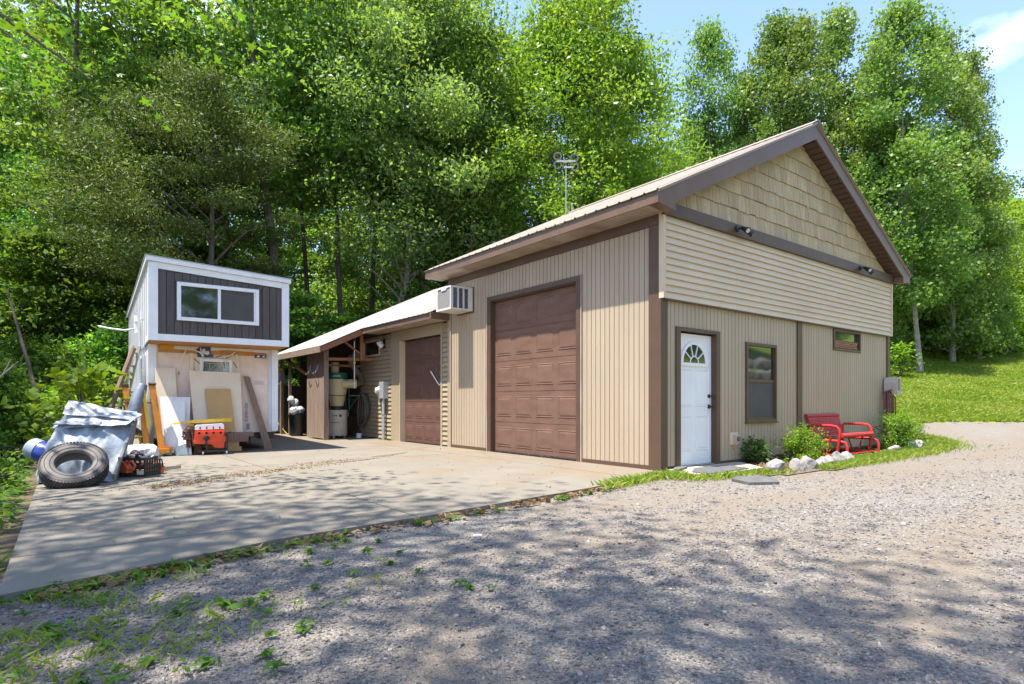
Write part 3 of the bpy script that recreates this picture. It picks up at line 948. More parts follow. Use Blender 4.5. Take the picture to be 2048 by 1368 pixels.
# big garage door
def garage_door(x, y0, y1, z1, rows, cols, m):
    d = MB()
    h = z1 / rows
    for r in range(rows):
        d.box(x, x + .04, y0, y1, r * h + .005, (r + 1) * h - .005)
        d.box(x + .008, x + .036, y0, y1, (r + 1) * h - .005, (r + 1) * h + .005)
    door = d.build('garage_door', m, B)
    W = (y1 - y0) / cols
    k = (x, rows, cols)
    for r in range(rows):
        for q in range(cols):
            ya, yb = y0 + q * W + W * .13, y0 + (q + 1) * W - W * .09
            za, zb = r * h + h * .19, (r + 1) * h - h * .17
            # raised panel: sunk moulding round a proud field, shared mesh centred on its place
            key = ('door_panel', k)
            if key not in _BC:
                hw, hh = (yb - ya) / 2, (zb - za) / 2
                mb = MB()
                def ring(w0, h0, x0, w1, h1, x1):
                    a = [(x0, -w0, -h0), (x0, w0, -h0), (x0, w0, h0), (x0, -w0, h0)]
                    b = [(x1, -w1, -h1), (x1, w1, -h1), (x1, w1, h1), (x1, -w1, h1)]
                    mb.add(a + b, [(0, 4, 5, 1), (1, 5, 6, 2), (2, 6, 7, 3), (3, 7, 4, 0)])
                ring(hw, hh, .0, hw - .012, hh - .012, -.008)
                ring(hw - .012, hh - .012, -.008, hw - .022, hh - .022, -.001)
                ring(hw - .022, hh - .022, -.001, hw - .05, hh - .05, -.009)
                a = hw - .05; b2 = hh - .05
                mb.add([(-.009, -a, -b2), (-.009, a, -b2), (-.009, a, b2), (-.009, -a, b2)], [(0, 3, 2, 1)])
                me = mb.mesh('door_panel'); me.materials.append(MATS[m]); _BC[key] = me
            link('door_panel', _BC[key], None, door, (x, (ya + yb) / 2, (za + zb) / 2))
    return door
gd = garage_door(.095, 1.74, 4.19, 3.0, 5, 4, 'garage_brown')
piece('bottom_seal', .088, .14, 1.74, 4.19, 0.0, .03, 'rubber', gd)
for a, b_ in ((1.618, 1.735), (4.195, 4.315)):
    piece('door_trim', -.022, .014, a, b_, 0, 3.02, 'brown_trim', B)
piece('door_jamb', .0145, .13, 1.702, 1.738, 0, 3.0, 'brown_trim', B)
piece('door_jamb', .0145, .13, 4.192, 4.228, 0, 3.0, 'brown_trim', B)
piece('door_trim', -.024, .014, 1.618, 4.315, 3.021, 3.112, 'brown_trim', B)
piece('door_jamb', .0145, .13, 1.739, 4.191, 3.001, 3.019, 'brown_trim', B)
piece('trim_edge', -.03, -.0, 1.600, 1.617, 0, 3.125, 'eave_soffit', B)
piece('trim_edge', -.03, -.0, 4.316, 4.331, 0, 3.125, 'eave_soffit', B)

# white entry door with a fanlight
dr = piece('entry_door', .452, 1.368, .075, .115, .03, 2.045, 'door_white', B)
def dpanel(xa, xb, za, zb):
    mb = MB()
    fr = .018
    yo = .074
    for q0, q1, d0, d1 in ((0, .010, 0, .008), (.010, .022, .008, 0), (.03, .045, 0, .007)):
        a = [(xa + q0, yo - d0, za + q0), (xb - q0, yo - d0, za + q0), (xb - q0, yo - d0, zb - q0), (xa + q0, yo - d0, zb - q0)]
        b = [(xa + q1, yo - d1, za + q1), (xb - q1, yo - d1, za + q1), (xb - q1, yo - d1, zb - q1), (xa + q1, yo - d1, zb - q1)]
        mb.add(a + b, [(0, 1, 5, 4), (1, 2, 6, 5), (2, 3, 7, 6), (3, 0, 4, 7)])
    q = .045
    mb.add([(xa + q, yo - .007, za + q), (xb - q, yo - .007, za + q), (xb - q, yo - .007, zb - q), (xa + q, yo - .007, zb - q)], [(0, 1, 2, 3)])
    mb.build('door_panel', 'door_white', dr)
for xa, xb in ((.52, .86), (.96, 1.30)):
    dpanel(xa, xb, .92, 1.50)
    dpanel(xa, xb, .24, .78)
fx, fz, fr = .90, 1.60, .30
def arc(r, n=20, sx=1.0):
    return [(fx + r * sx * math.cos(math.pi * i / n), fz + r * math.sin(math.pi * i / n)) for i in range(n + 1)]
mb = MB()
oa, ia = arc(.335), arc(.285)
for i in range(20):
    a = [(oa[i][0], .07, oa[i][1]), (oa[i + 1][0], .07, oa[i + 1][1]), (ia[i + 1][0], .07, ia[i + 1][1]), (ia[i][0], .07, ia[i][1])]
    b = [(p[0], .052, p[2]) for p in a]
    mb.hexa(a, b)
mb.box(fx - .345, fx + .345, .05, .072, fz - .05, fz)
fl = mb.build('fanlight', 'door_white', dr)
MB().prism([(p[0], .071, p[1]) for p in arc(.284)], (0, -.004, 0)).build('pane', 'glass_dark', dr)
mb = MB()
for i, ang in enumerate((36, 72, 108, 144)):
    a = math.radians(ang)
    p0 = Vector((fx + .1 * math.cos(a), .060, fz + .1 * math.sin(a)))
    p1 = Vector((fx + .285 * math.cos(a), .060, fz + .285 * math.sin(a)))
    MB().bar(p0, p1, .014, .014, (0, 1, 0)).build('muntin', 'door_white', dr)
MB().tube([(p[0], .06, p[1]) for p in arc(.105, 10)], .01, 6).build('muntin', 'door_white', dr)
for z_, r_ in ((.925, .03), (1.09, .028)):
    MB().lathe([(0, .072), (r_, .07), (r_ * .8, .05), (r_ * .45, .045), (r_ * .45, .03), (r_ * 1.2, .008), (r_ * 1.2, 0)], (1.30, .074, z_), (0, -1, 0), 14).build('door_knob', 'dark_metal', dr, True)
for a, b_ in ((.344, .449), (1.371, 1.47)):
    piece('door_trim', a, b_, -.026, .014, 0, 2.068, 'brown_trim', B)
piece('door_trim', .344, 1.47, -.028, .014, 2.069, 2.12, 'brown_trim', B)
piece('door_jamb', .4405, .450, .0145, .13, .02, 2.06, 'brown_trim', B)
piece('door_jamb', 1.370, 1.3895, .0145, .13, .02, 2.06, 'brown_trim', B)
piece('threshold', .45, 1.37, -.01, .13, .0, .028, 'steel', B)

# sash window
wn = MB()
for a in ((2.228, 2.275, .65, 2.003), (3.165, 3.212, .65, 2.003)): wn.box(a[0], a[1], -.035, .06, a[2], a[3])
wn.box(2.276, 3.164, -.035, .06, 1.955, 2.003).box(2.276, 3.164, -.035, .06, .65, .70)
wn.box(2.276, 3.164, -.006, .05, 1.335, 1.385)
wn.box(2.276, 2.305, -.012, .05, .701, 1.334).box(3.135, 3.164, -.012, .05, .701, 1.334).box(2.306, 3.134, -.012, .05, .701, .73)
wf = wn.build('window', 'brown_trim', B)
MB().box(2.276, 3.164, .012, .02, 1.386, 1.954).build('pane', 'glass_dark', wf)
MB().box(2.306, 3.134, .03, .036, .731, 1.334).build('pane', 'glass_dark', wf)
MB().box(2.306, 3.134, .006, .01, .731, 1.334).build('insect_screen', 'screen_mesh', wf)
piece('window_sill', 2.21, 3.23, -.055, -.0, .632, .649, 'brown_trim', wf)
wn = MB()
wn.box(5.435, 5.485, -.03, .05, 2.042, 2.476).box(6.635, 6.69, -.03, .05, 2.042, 2.476).box(5.486, 6.634, -.03, .05, 2.43, 2.476).box(5.486, 6.634, -.03, .05, 2.042, 2.085)
wf = wn.build('window', 'brown_trim', B)
MB().box(5.486, 6.634, .03, .036, 2.086, 2.43).build('pane', 'glass_green', wf)
lt = MB()
for i in range(14):
    xx = 5.50 + i * .085
    for sg in (1, -1):
        a = Vector((xx - .1 * sg, .022, 2.09)); b_ = Vector((xx + .1 * sg, .022, 2.26))
        a.x = min(max(a.x, 5.49), 6.63); b_.x = min(max(b_.x, 5.49), 6.63)
        lt.bar(a, b_, .02, .006, (0, 1, 0))
lt.build('lattice', 'lattice_wood', wf)

# ------------------------------------------------------------------ annex and lean-to (part of the same building)
AS = .472
def za(x): return 2.95 + AS * (x + .5)          # top of the annex roof
c = MB()
wall_core(c, 'x', .015, .13, 5.781, 13.45, 0, 2.95, [(6.13, 8.10, -.1, 2.54), (9.37, 10.39, 2.29, 2.665)])
c.box(8.07, 8.2, 5.781, 13.45, 0, 3.1)
c.prism([(.0, 13.451, 0), (8.2, 13.451, 0), (8.2, 13.451, 3.05), (4.1, 13.451, za(4.1) - .1), (0, 13.451, za(0) - .1)], (0, .1, 0))
c.build('annex_wall', 'groove', B)
MB().box(.3, .35, 6.0, 10.5, 0, 2.8).build('dark_backing', 'void_dark', B)  # black sheet painted as the dark room behind the annex openings
for i in range(25):
    z = .03 + i * .11
    if z > 2.72: break
    lap(0, 0, 5.83, 6.055, z, 'vinyl_annex', .11, 'y') if True else 0
    if z < 2.22 or z > 2.66: lap(0, 0, 8.64, 10.6, z, 'vinyl_annex', .11, 'y')
    else:
        lap(0, 0, 8.64, 9.318, z, 'vinyl_annex', .11, 'y'); lap(0, 0, 10.44, 10.6, z, 'vinyl_annex', .11, 'y')
piece('corner_post', -.03, .014, 5.805, 5.829, 0, 2.85, 'vinyl_tan', B)
piece('corner_post', -.03, .014, 6.056, 6.075, 0, 2.8, 'vinyl_annex', B)
# annex door and its wide tan trim
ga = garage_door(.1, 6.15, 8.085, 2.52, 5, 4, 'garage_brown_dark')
piece('door_trim', -.026, .014, 8.11, 8.63, 0, 2.54, 'vinyl_annex', B)
piece('door_trim', -.026, .014, 6.078, 6.14, 0, 2.54, 'vinyl_annex', B)
piece('door_trim', -.028, .014, 6.078, 8.63, 2.541, 2.80, 'vinyl_annex', B)
piece('trim_edge', -.05, .1, 8.088, 8.108, 0, 2.54, 'vinyl_gable', B)
piece('door_handle', .06, .07, 6.34, 6.36, 1.50, 1.56, 'steel', ga)
MB().tube([(.07, 6.75, 1.72), (.04, 6.68, 1.70), (.04, 6.40, 1.46), (.03, 6.28, 1.38), (.02, 6.22, 1.40), (.02, 6.20, 1.46)], .012, 6).build('door_handle', 'white_paint', ga)
# annex window
wn = MB().box(9.32, 9.372, 0, 0, 0, 0)
wn = MB()
wn.box(-.028, .05, 9.32, 9.375, 2.249, 2.70).box(-.028, .05, 10.385, 10.433, 2.249, 2.70).box(-.028, .05, 9.376, 10.384, 2.655, 2.70).box(-.028, .05, 9.376, 10.384, 2.249, 2.295)
wf = wn.build('window', 'vinyl_gable', B)
MB().box(.02, .028, 9.376, 10.384, 2.296, 2.654).build('pane', 'glass_dark', wf)
# annex fascia, soffit and roof
piece('fascia_board', -.5, -.47, 5.74, 9.36, 2.80, 2.935, 'brown_fascia', B)
piece('fascia_end', -.469, -.0, 5.74, 5.765, 2.80, 2.95, 'brown_fascia', B)
MB().box(-.468, -.0, 5.77, 9.36, 2.815, 2.835).build('annex_soffit', 'eave_soffit', B)
ral = 4.6 * math.sqrt(1 + AS * AS)
for i in range(4):
    ribbed('roof_sheet', (-.53, 5.79 + i * .905, za(-.53) + .006), (0, 1, 0), (1, 0, AS), .904, ral, 'roof_galv', .226)
ral2 = 5.72 * math.sqrt(1 + AS * AS)
for i in range(5):
    ribbed('roof_sheet', (-1.62, 9.412 + i * .86, za(-1.62) + .003), (0, 1, 0), (1, 0, AS), .859, ral2, 'roof_galv', .215)
for i in range(9):
    ribbed('roof_sheet', (8.7, 5.79 + i * .88, za(-.5) + .006), (0, 1, 0), (-1, 0, AS), .879, ral, 'roof_galv', .22)
def on_slope(x): return za(x) - .03
# lean-to timbers
rw = 'red_wood'
for yy in (9.43, 10.5, 11.6, 12.7, 13.62):
    MB().bar((-1.58, yy, on_slope(-1.58) - .075), (.0, yy, on_slope(0) - .075), .04, .13).build('rafter', rw, B)
MB().bar((-1.60, 9.41, on_slope(-1.6) - .06), (-1.60, 13.68, on_slope(-1.6) - .06), .035, .15).build('eave_beam', 'weathered_wood', B)
MB().bar((-1.38, 9.7, 2.36), (-1.38, 13.6, 2.36), .05, .11).build('eave_beam', rw, B)
MB().bar((-1.34, 9.68, 2.115), (.35 - .38, 9.68, 2.16), .04, .075).build('cross_beam', rw, B)
MB().bar((-1.34, 10.4, 2.0), (-.1, 10.4, 2.0), .04, .06).build('cross_beam', rw, B)
MB().bar((-.42, 9.6, 2.13), (-.42, 9.6, za(-.42) - .04), .085, .05, (0, 1, 0)).build('brace', rw, B)
MB().bar((-.40, 9.62, 2.25), (-.95, 9.62, za(-.95) - .1), .04, .08, (0, 1, 0)).build('brace', rw, B)
MB().bar((-1.42, 11.1, 1.78), (-1.42, 12.9, 2.3), .04, .08).build('brace', rw, B)
piece('lean_to_post', -1.41, -1.285, 9.70, 9.79, 0, 2.42, 'weathered_wood', B)
piece('lean_to_post', -1.41, -1.32, 13.4, 13.5, 0, 2.35, 'weathered_wood', B)
piece('lean_to_post', -1.41, -1.34, 12.6, 12.66, 0, 2.3, 'weathered_wood', B)
for i in range(4):
    piece('door_board', -1.40, -1.375, 9.80 + i * .312, 9.80 + i * .312 + .308, .035, 2.40, 'weathered_wood', B)
for i in range(10):
    piece('wall_board', -.03, .012, 10.605 + i * .285, 10.605 + i * .285 + .28, 0, 2.9, 'dark_wood', B)
for i in range(8):
    piece('wall_board', -1.3 + i * .162, -1.3 + i * .162 + .158, 13.4, 13.44, .0, 1.5 if i < 3 else 2.3, 'dark_wood', B)
for i, zz in enumerate((.55, 1.05, 1.5)):
    piece('shelf', -.5, -.04, 10.9, 13.3, zz, zz + .03, 'dark_wood', B)
# ------------------------------------------------------------------ tiny house on the slab
TX, TY = -5.60, 7.0
T = thing('tiny_house', 'unfinished white and dark brown tiny house with a loft overhanging its bare front wall', 'tiny house', (TX, TY, 0))
LX0, LX1, LB_, LEN = -5.60, -3.16, 2.12, 8.9
def rt(x): return 3.55 - .058 * (x - LX0)          # roof underside, lower to the right
# loft shell
c = MB()
c.prism([(LX0 + .02, 7.03, LB_ + .02), (LX1 - .02, 7.03, LB_ + .02), (LX1 - .02, 7.03, rt(LX1) - .02), (LX0 + .02, 7.03, rt(LX0) - .02)], (0, LEN - .06, 0))
c.build('loft_wall', 'dark_siding', T)
c = MB().prism([(LX0 + .06, 7.78, .36), (LX1 - .06, 7.78, .36), (LX1 - .06, 7.78, LB_ + .019), (LX0 + .06, 7.78, LB_ + .019)], (0, LEN - .9, 0))
c.build('body_wall', 'house_wrap', T)
# side cladding (pale) with battens
MB().prism([(LX0, 7.16, LB_), (LX0, 7.0 + LEN, LB_), (LX0, 7.0 + LEN, rt(LX0)), (LX0, 7.16, rt(LX0))], (.019, 0, 0)).build('side_panel', 'white_side', T)
MB().box(LX0 + .035, LX0 + .059, 7.93, 15.8, .36, LB_ + .0).build('side_panel', 'white_side', T)
for i in range(14):
    yy = 7.55 + i * .6
    piece('side_batten', LX0 - .016, LX0 - .0005, yy, yy + .05, LB_ if yy < 7.9 else .4, rt(LX0) - .02, 'white_side', T)
for yy, za_, zb_ in ((8.55, .9, 1.95), (9.5, .5, 2.2)):
    f = MB()
    f.box(LX0 - .03, LX0 + .03, yy, yy + .06, za_, zb_).box(LX0 - .03, LX0 + .03, yy + .5, yy + .56, za_, zb_).box(LX0 - .03, LX0 + .03, yy + .061, yy + .499, zb_ - .06, zb_).box(LX0 - .03, LX0 + .03, yy + .061, yy + .499, za_, za_ + .06)
    wf = f.build('side_window', 'white_paint', T)
    MB().box(LX0 + .0, LX0 + .02, yy + .061, yy + .499, za_ + .061, zb_ - .061).build('pane', 'glass_dark', wf)
# loft front: dark vertical boards
x = LX0 + .15
while x < LX1 - .14:
    x1 = min(x + .118, LX1 - .15)
    segs = [(LB_ + .13, rt(x1) - .13)]
    if x1 > LX0 + .44 and x < LX0 + 1.86: segs = [(LB_ + .13, 2.50), (3.23, rt(x1) - .13)]
    for a, b_ in segs:
        if b_ > a + .01: piece('loft_board', x, x1, 7.0, 7.028, a, b_, 'dark_siding', T)
    x += .128
piece('loft_frame', LX0, LX0 + .14, 6.975, 7.029, LB_, rt(LX0 + .14) - .0, 'white_paint', T)
piece('loft_frame', LX1 - .14, LX1, 6.975, 7.029, LB_, rt(LX1) - .0, 'white_paint', T)
piece('loft_frame', LX0 + .141, LX1 - .141, 6.978, 7.029, LB_, LB_ + .12, 'white_paint', T)
MB().prism([(LX0 + .141, 6.978, rt(LX0 + .141) - .115), (LX1 - .141, 6.978, rt(LX1 - .141) - .115), (LX1 - .141, 6.978, rt(LX1 - .141)), (LX0 + .141, 6.978, rt(LX0 + .141))], (0, .05, 0)).build('loft_frame', 'white_paint', T)
piece('loft_frame', LX0 - .012, LX0 - .001, 6.975, 7.14, LB_, rt(LX0) - .005, 'white_paint', T)
piece('loft_frame', LX0 - .012, LX0 - .001, 7.141, 7.9, LB_, LB_ + .1, 'white_paint', T)
# roof
MB().prism([(LX0 - .05, 6.94, rt(LX0 - .05) + .003), (LX1 + .03, 6.94, rt(LX1 + .03) + .003), (LX1 + .03, 6.94, rt(LX1 + .03) + .085), (LX0 - .05, 6.94, rt(LX0 - .05) + .085)], (0, LEN + .1, 0)).build('roof', 'white_paint', T)
MB().prism([(LX0 - .065, 6.93, rt(LX0 - .06) + .087), (LX1 + .045, 6.93, rt(LX1 + .045) + .087), (LX1 + .045, 6.93, rt(LX1 + .045) + .1), (LX0 - .065, 6.93, rt(LX0 - .06) + .1)], (0, LEN + .12, 0)).build('roof_edge', 'galv_grey', T)
# loft window
wn = MB()
a0, a1, z0, z1 = LX0 + .44, LX0 + 1.86, 2.51, 3.22
wn.box(a0, a0 + .065, 6.955, 7.028, z0, z1).box(a1 - .065, a1, 6.955, 7.028, z0, z1).box(a0 + .066, a1 - .066, 6.955, 7.028, z0, z0 + .065).box(a0 + .066, a1 - .066, 6.955, 7.028, z1 - .065, z1)
wn.box((a0 + a1) / 2 - .025, (a0 + a1) / 2 + .025, 6.965, 7.028, z0 + .066, z1 - .066)
wf = wn.build('loft_window', 'white_paint', T)
MB().box(a0 + .066, (a0 + a1) / 2 - .026, 7.004, 7.01, z0 + .066, z1 - .066).build('pane', 'glass_dark', wf)
MB().box((a0 + a1) / 2 + .026, a1 - .066, 7.012, 7.018, z0 + .066, z1 - .066).build('pane', 'glass_dark', wf)
MB().box((a0 + a1) / 2 + .026, a1 - .09, 6.99, 6.996, z0 + .066, z1 - .085).build('insect_screen', 'screen_mesh', wf)
piece('sash', a1 - .089, a1 - .066, 6.985, 7.0, z0 + .066, z1 - .066, 'white_paint', wf)
# underside and bare front wall
MB().box(LX0 + .03, LX1 - .03, 7.04, 7.779, LB_ - .01, LB_ + .019).build('loft_underside', 'osb_orange', T)
yw = 7.78
piece('corner_board', LX0 + .03, LX0 + .17, yw - .02, yw + .12, .3, LB_ - .011, 'white_paint', T)
piece('corner_board', LX1 - .16, LX1 - .03, yw - .025, yw + .12, .38, LB_ - .011, 'white_paint', T)
piece('corner_board', LX1 - .23, LX1 - .163, yw - .018, yw - .001, .40, LB_ - .011, 'white_side', T)
piece('sheathing_strip', LX0 + .2, LX1 - .26, yw - .012, yw - .001, LB_ - .16, LB_ - .011, 'osb_orange', T)
MB().prism([(LX0 + .45, yw - .02, LB_ - .02), (LX1 - .22, yw - .02, LB_ - .02), (LX1 - .22, yw - .02, LB_ - .09), (-4.2, yw - .02, LB_ - .06), (-4.6, yw - .02, LB_ - .1), (LX0 + .45, yw - .02, LB_ - .085)], (0, .006, 0)).build('torn_wrap', 'print_white', T)
piece('stud', LX0 + .73, LX0 + .80, yw - .03, yw - .001, 1.4, 1.97, 'board_cream', T)
MB().prism([(LX0 + .8, yw - .010, 1.40), (LX0 + 1.7, yw - .010, 1.40), (LX0 + 1.62, yw - .010, 1.96), (LX0 + .84, yw - .010, 1.93)], (0, .008, 0)).build('house_wrap_fold', 'board_cream', T)
for (p, q) in (((-4.62, 1.9), (-4.50, 1.95)), ((-4.40, 1.9), (-4.28, 1.95)), ((-4.22, 1.89), (-4.10, 1.95)), ((-4.78, 1.86), (-4.69, 1.76)), ((-4.07, 1.82), (-4.00, 1.7))):
    MB().bar((p[0], yw - .014, p[1]), (q[0], yw - .014, q[1]), .02, .006, (0, 1, 0)).build('wrap_crease', 'old_plank', T)
fr = MB()
fr.box(-4.68, -4.63, yw - .04, yw, 1.35, 1.865).box(-4.15, -4.10, yw - .04, yw, 1.35, 1.865).box(-4.629, -4.151, yw - .04, yw, 1.81, 1.865)
wf = fr.build('front_window', 'white_paint', T)
MB().box(-4.629, -4.151, yw - .02, yw - .013, 1.35, 1.809).build('pane', 'glass_green', wf)
ld = MB()
for pts in ([(-4.6, 1.78), (-4.18, 1.78)], [(-4.51, 1.35), (-4.51, 1.78)], [(-4.27, 1.35), (-4.27, 1.78)], [(-4.48, 1.65), (-4.45, 1.70), (-4.39, 1.77), (-4.33, 1.70), (-4.30, 1.65), (-4.34, 1.60)], [(-4.48, 1.65), (-4.44, 1.60), (-4.39, 1.64), (-4.34, 1.60)]):
    ld.tube([(p[0], yw - .024, p[1]) for p in pts], .006, 5)
ld.build('leaded_pattern', 'stone_tan', wf)
# printed house wrap: blue lozenges, letters
def flat(name, pts, m, dy=.022):
    return MB().prism([(a, yw - dy, b_) for a, b_ in pts], (0, .003, 0)).build(name, m, T)
flat('printed_logo', [(-4.76, 2.03), (-4.69, 2.10), (-4.49, 2.10), (-4.49, 1.955), (-4.44, 1.955), (-4.44, 1.895), (-4.73, 1.895), (-4.73, 1.99)], 'print_blue', .026)
flat('printed_logo', [(-4.66, 1.99), (-4.63, 2.06), (-4.60, 2.07), (-4.58, 2.01), (-4.53, 2.03), (-4.51, 1.97), (-4.55, 1.94), (-4.60, 1.96), (-4.64, 1.95)], 'print_white', .03)
flat('printed_logo', [(-3.66, 1.92), (-3.43, 1.92), (-3.43, 1.99), (-3.66, 1.99)], 'print_blue', .026)
flat('printed_logo', [(-3.63, 1.94), (-3.58, 1.985), (-3.55, 1.935)], 'print_white', .03)
flat('printed_logo', [(-3.52, 1.935), (-3.48, 1.985), (-3.45, 1.945)], 'print_white', .03)
flat('printed_logo', [(LX0 + .23, 2.03), (LX0 + .46, 2.03), (LX0 + .46, 2.105), (LX0 + .23, 2.105)], 'print_orange', .03)
RF = (math.pi / 2, 0, 0)
text_obj('printed_letters', 'E', .075, (-5.05, yw - .006, 1.56), RF, 'print_black', T)
text_obj('printed_letters', 'A', .085, (-3.82, yw - .006, 1.40), RF, 'print_black', T)
text_obj('printed_letters', 'ADVANCE', .085, (-3.82, yw - .006, .78), (math.pi / 2, math.pi / 2, 0), 'print_blue', T)
for k in range(4):
    flat('printed_line', [(-3.66, 1.44 - .022 * k), (-3.48, 1.44 - .022 * k), (-3.48, 1.434 - .022 * k), (-3.66, 1.434 - .022 * k)], 'pale_blue', .004)
flat('printed_logo', [(-3.82, .42), (-3.75, .42), (-3.75, .55), (-3.82, .55)], 'pale_blue', .005)
# strips of torn film hanging from the loft
for pts in ([(-4.68, 2.08), (-4.66, 1.95), (-4.63, 1.88), (-4.64, 1.65), (-4.66, 1.45), (-4.70, 1.32), (-4.78, 1.25)], [(-4.93, 2.06), (-4.96, 1.95), (-5.00, 1.86), (-5.02, 1.75)], [(-4.05, 2.02), (-4.10, 1.97), (-4.2, 1.92), (-4.3, 1.91)], [(-4.24, 1.93), (-4.23, 1.82), (-4.22, 1.7)], [(-4.02, 1.98), (-3.98, 1.8), (-4.0, 1.6)], [(-4.62, 1.92), (-4.7, 1.99), (-4.8, 2.03)]):
    MB().tube([(a, yw - .07 - .02 * math.sin(i * 2.1), b_) for i, (a, b_) in enumerate(pts)], [.012, .016] + [.011] * (len(pts) - 2), 5).build('plastic_strip', 'plastic_film', T)
# chassis
MB().box(LX0 + .1, LX1 - .1, yw + .06, 15.6, .22, .359).box(LX0 + .6, LX0 + .7, yw - .65, yw + .05, .2, .3).box(LX1 - .7, LX1 - .6, yw - .65, yw + .05, .2, .3).build('chassis', 'dark_metal', T)
for xx in (LX0 + .2, LX1 - .2):
    for yy in (11.5, 12.4):
        MB().lathe([(.2, -.1), (.34, -.1), (.35, -.05), (.35, .05), (.34, .1), (.2, .1)], (xx, yy, .35), (1, 0, 0), 18).build('wheel', 'rubber', T)
# white bracket and stub of wire on the side
MB().bar((LX0 - .09, 9.3, 2.45), (LX0 - .10, 9.35, 2.83), .05, .05).bar((LX0 - .0, 9.3, 2.7), (LX0 - .12, 9.3, 2.7), .04, .04).build('wall_bracket', 'white_paint', T)
MB().tube([(LX0 - .1, 9.35, 2.55), (LX0 - .3, 9.5, 2.52), (LX0 - .55, 9.7, 2.56), (LX0 - .75, 9.9, 2.62)], .018, 6).build('cable_stub', 'white_wire', T)
piece('wall_vent', LX0 - .06, LX0 - .017, 8.2, 8.36, 2.62, 2.8, 'white_paint', T)
T.rotation_euler.z = math.radians(-2.7)

# ------------------------------------------------------------------ things leaning on and standing before the tiny house
def board(name, label, cat, bl, br, tr, tl, th, m, group=None):
    """leaning sheet given its four front corners"""
    P = [Vector(p) for p in (bl, br, tr, tl)]
    n_ = (P[1] - P[0]).cross(P[3] - P[0]).normalized()
    if n_.y < 0: n_ = -n_
    o_ = MB().hexa([p for p in P], [p + n_ * th for p in P]).build(name, m)
    return tag(o_, label, cat, group)
board('foam_board', 'tall cream sheet leaning left of the stud on the bare front wall', 'board', (-5.40, 7.42, 0.015), (-5.04, 7.42, 0.015), (-5.085, 7.70, 1.665), (-5.425, 7.70, 1.655), .04, 'board_cream')
board('foam_board', 'white foam sheet with a short step in its top edge behind the engine', 'board', (-5.33, 7.26, 0.012), (-4.93, 7.2, 0.012), (-4.86, 7.46, 1.09), (-5.38, 7.46, 1.10), .05, 'foam_white')
board('foam_board', 'lower white foam sheet standing in front of the stepped one', 'board', (-5.31, 7.14, 0.012), (-5.0, 7.10, .012), (-4.97, 7.36, 1.02), (-5.36, 7.36, 1.02), .04, 'foam_white')
board('foam_board', 'small white foam offcut at the foot of the leaning sheets', 'board', (-5.12, 6.98, 0.012), (-4.92, 6.95, .012), (-4.92, 7.08, .33), (-5.12, 7.10, .34), .03, 'foam_white')
board('wall_board_sheet', 'large cream sheet leaning under the leaded window', 'board', (-4.80, 7.36, .40), (-3.93, 7.36, .385), (-3.92, 7.60, 1.60), (-4.86, 7.62, 1.615), .025, 'board_cream')
hb = board('hardboard_sheet', 'tan hardboard sheet leaning on the large cream sheet', 'board', (-4.54, 7.25, .40), (-4.09, 7.25, .40), (-4.135, 7.505, 1.265), (-4.60, 7.505, 1.255), .012, 'hardboard')
lumber_z = .012
for i, (a, b_, cc, dd, ee, ff, ll) in enumerate([(-4.62, -3.98, 7.25, 7.42, .012, .105, 'bottom timber block of the pair under the cream sheet'), (-4.66, -4.02, 7.27, 7.43, .107, .20, 'upper timber block of the pair under the cream sheet')]):
    tag(MB().box(a, b_, cc, dd, ee, ff).build('timber_block', 'lumber'), ll, 'timber', 'timber blocks by the engine')
tag(MB().box(-4.75, -3.75, 7.24, 7.40, .202, .385).build('support_beam', 'old_plank'), 'dark beam on the timber blocks that carries the cream sheet', 'beam')
board('plank', 'weathered brown plank leaning upright at the right of the bare wall', 'plank', (-3.475, 8.42 - .95, .0), (-3.325, 8.38 - .95, .0), (-3.73, 7.655, 1.525), (-3.845, 7.66, 1.535), .04, 'old_plank')

# engine on its rolling cradle
E_ = thing('engine', 'bright orange engine with a white valve cover on a small wheeled cradle', 'engine', (-4.62, 6.98, 0))
ea = Vector((.99, -.10, 0)).normalized(); eb = Vector((.10, .99, 0)).normalized()
EO = Vector((-4.62, 6.98, 0))
def EP(a, b_, z_): return EO + ea * a + eb * b_ + Vector((0, 0, z_))
c = MB()
prof = [(-.26, .215), (.02, .20), (.10, .125), (.24, .125), (.25, .24), (.27, .25), (.27, .34), (.25, .345), (.25, .47), (-.24, .455), (-.26, .30), (-.28, .26)]
c.prism([EP(a, -.16, z_) for a, z_ in prof], eb * .34)
c.obox(EP(-.0, -.165, .40), ea * .24, eb * .018, (0, 0, .045))
c.obox(EP(.02, -.168, .265), ea * .16, eb * .014, (0, 0, .018))
for i in range(5):
    c.tube([EP(-.2 + i * .1, -.175, .35), EP(-.2 + i * .1, -.15, .35)], .02, 8)
c.tube([EP(.255, -.1, .29), EP(.285, -.1, .29)], .05, 10)
c.build('block', 'engine_orange', E_)
vc = MB()
vc.prism([EP(-.24, -.13, .47), EP(.245, -.13, .485), EP(.245, -.13, .56), EP(.22, -.13, .585), EP(-.21, -.13, .565), EP(-.24, -.13, .54)], eb * .22)
vcv = vc.build('valve_cover', 'white_paint', E_)
for i in range(4):
    MB().tube([EP(-.16 + i * .11, -.135, .49), EP(-.16 + i * .11, -.135, .53)], .011, 6).build('bolt', 'dark_metal', vcv)
    MB().lathe([(.033, 0), (.033, .012), (.02, .012), (.019, .001)], EP(-.18 + i * .12, -.184, .415), -eb, 12).build('exhaust_port', 'engine_orange', E_)
    MB().lathe([(.0, 0.0135), (.021, .0135)], EP(-.18 + i * .12, -.184, .415), -eb, 12).build('port_hole', 'void_dark', E_)
c = MB()
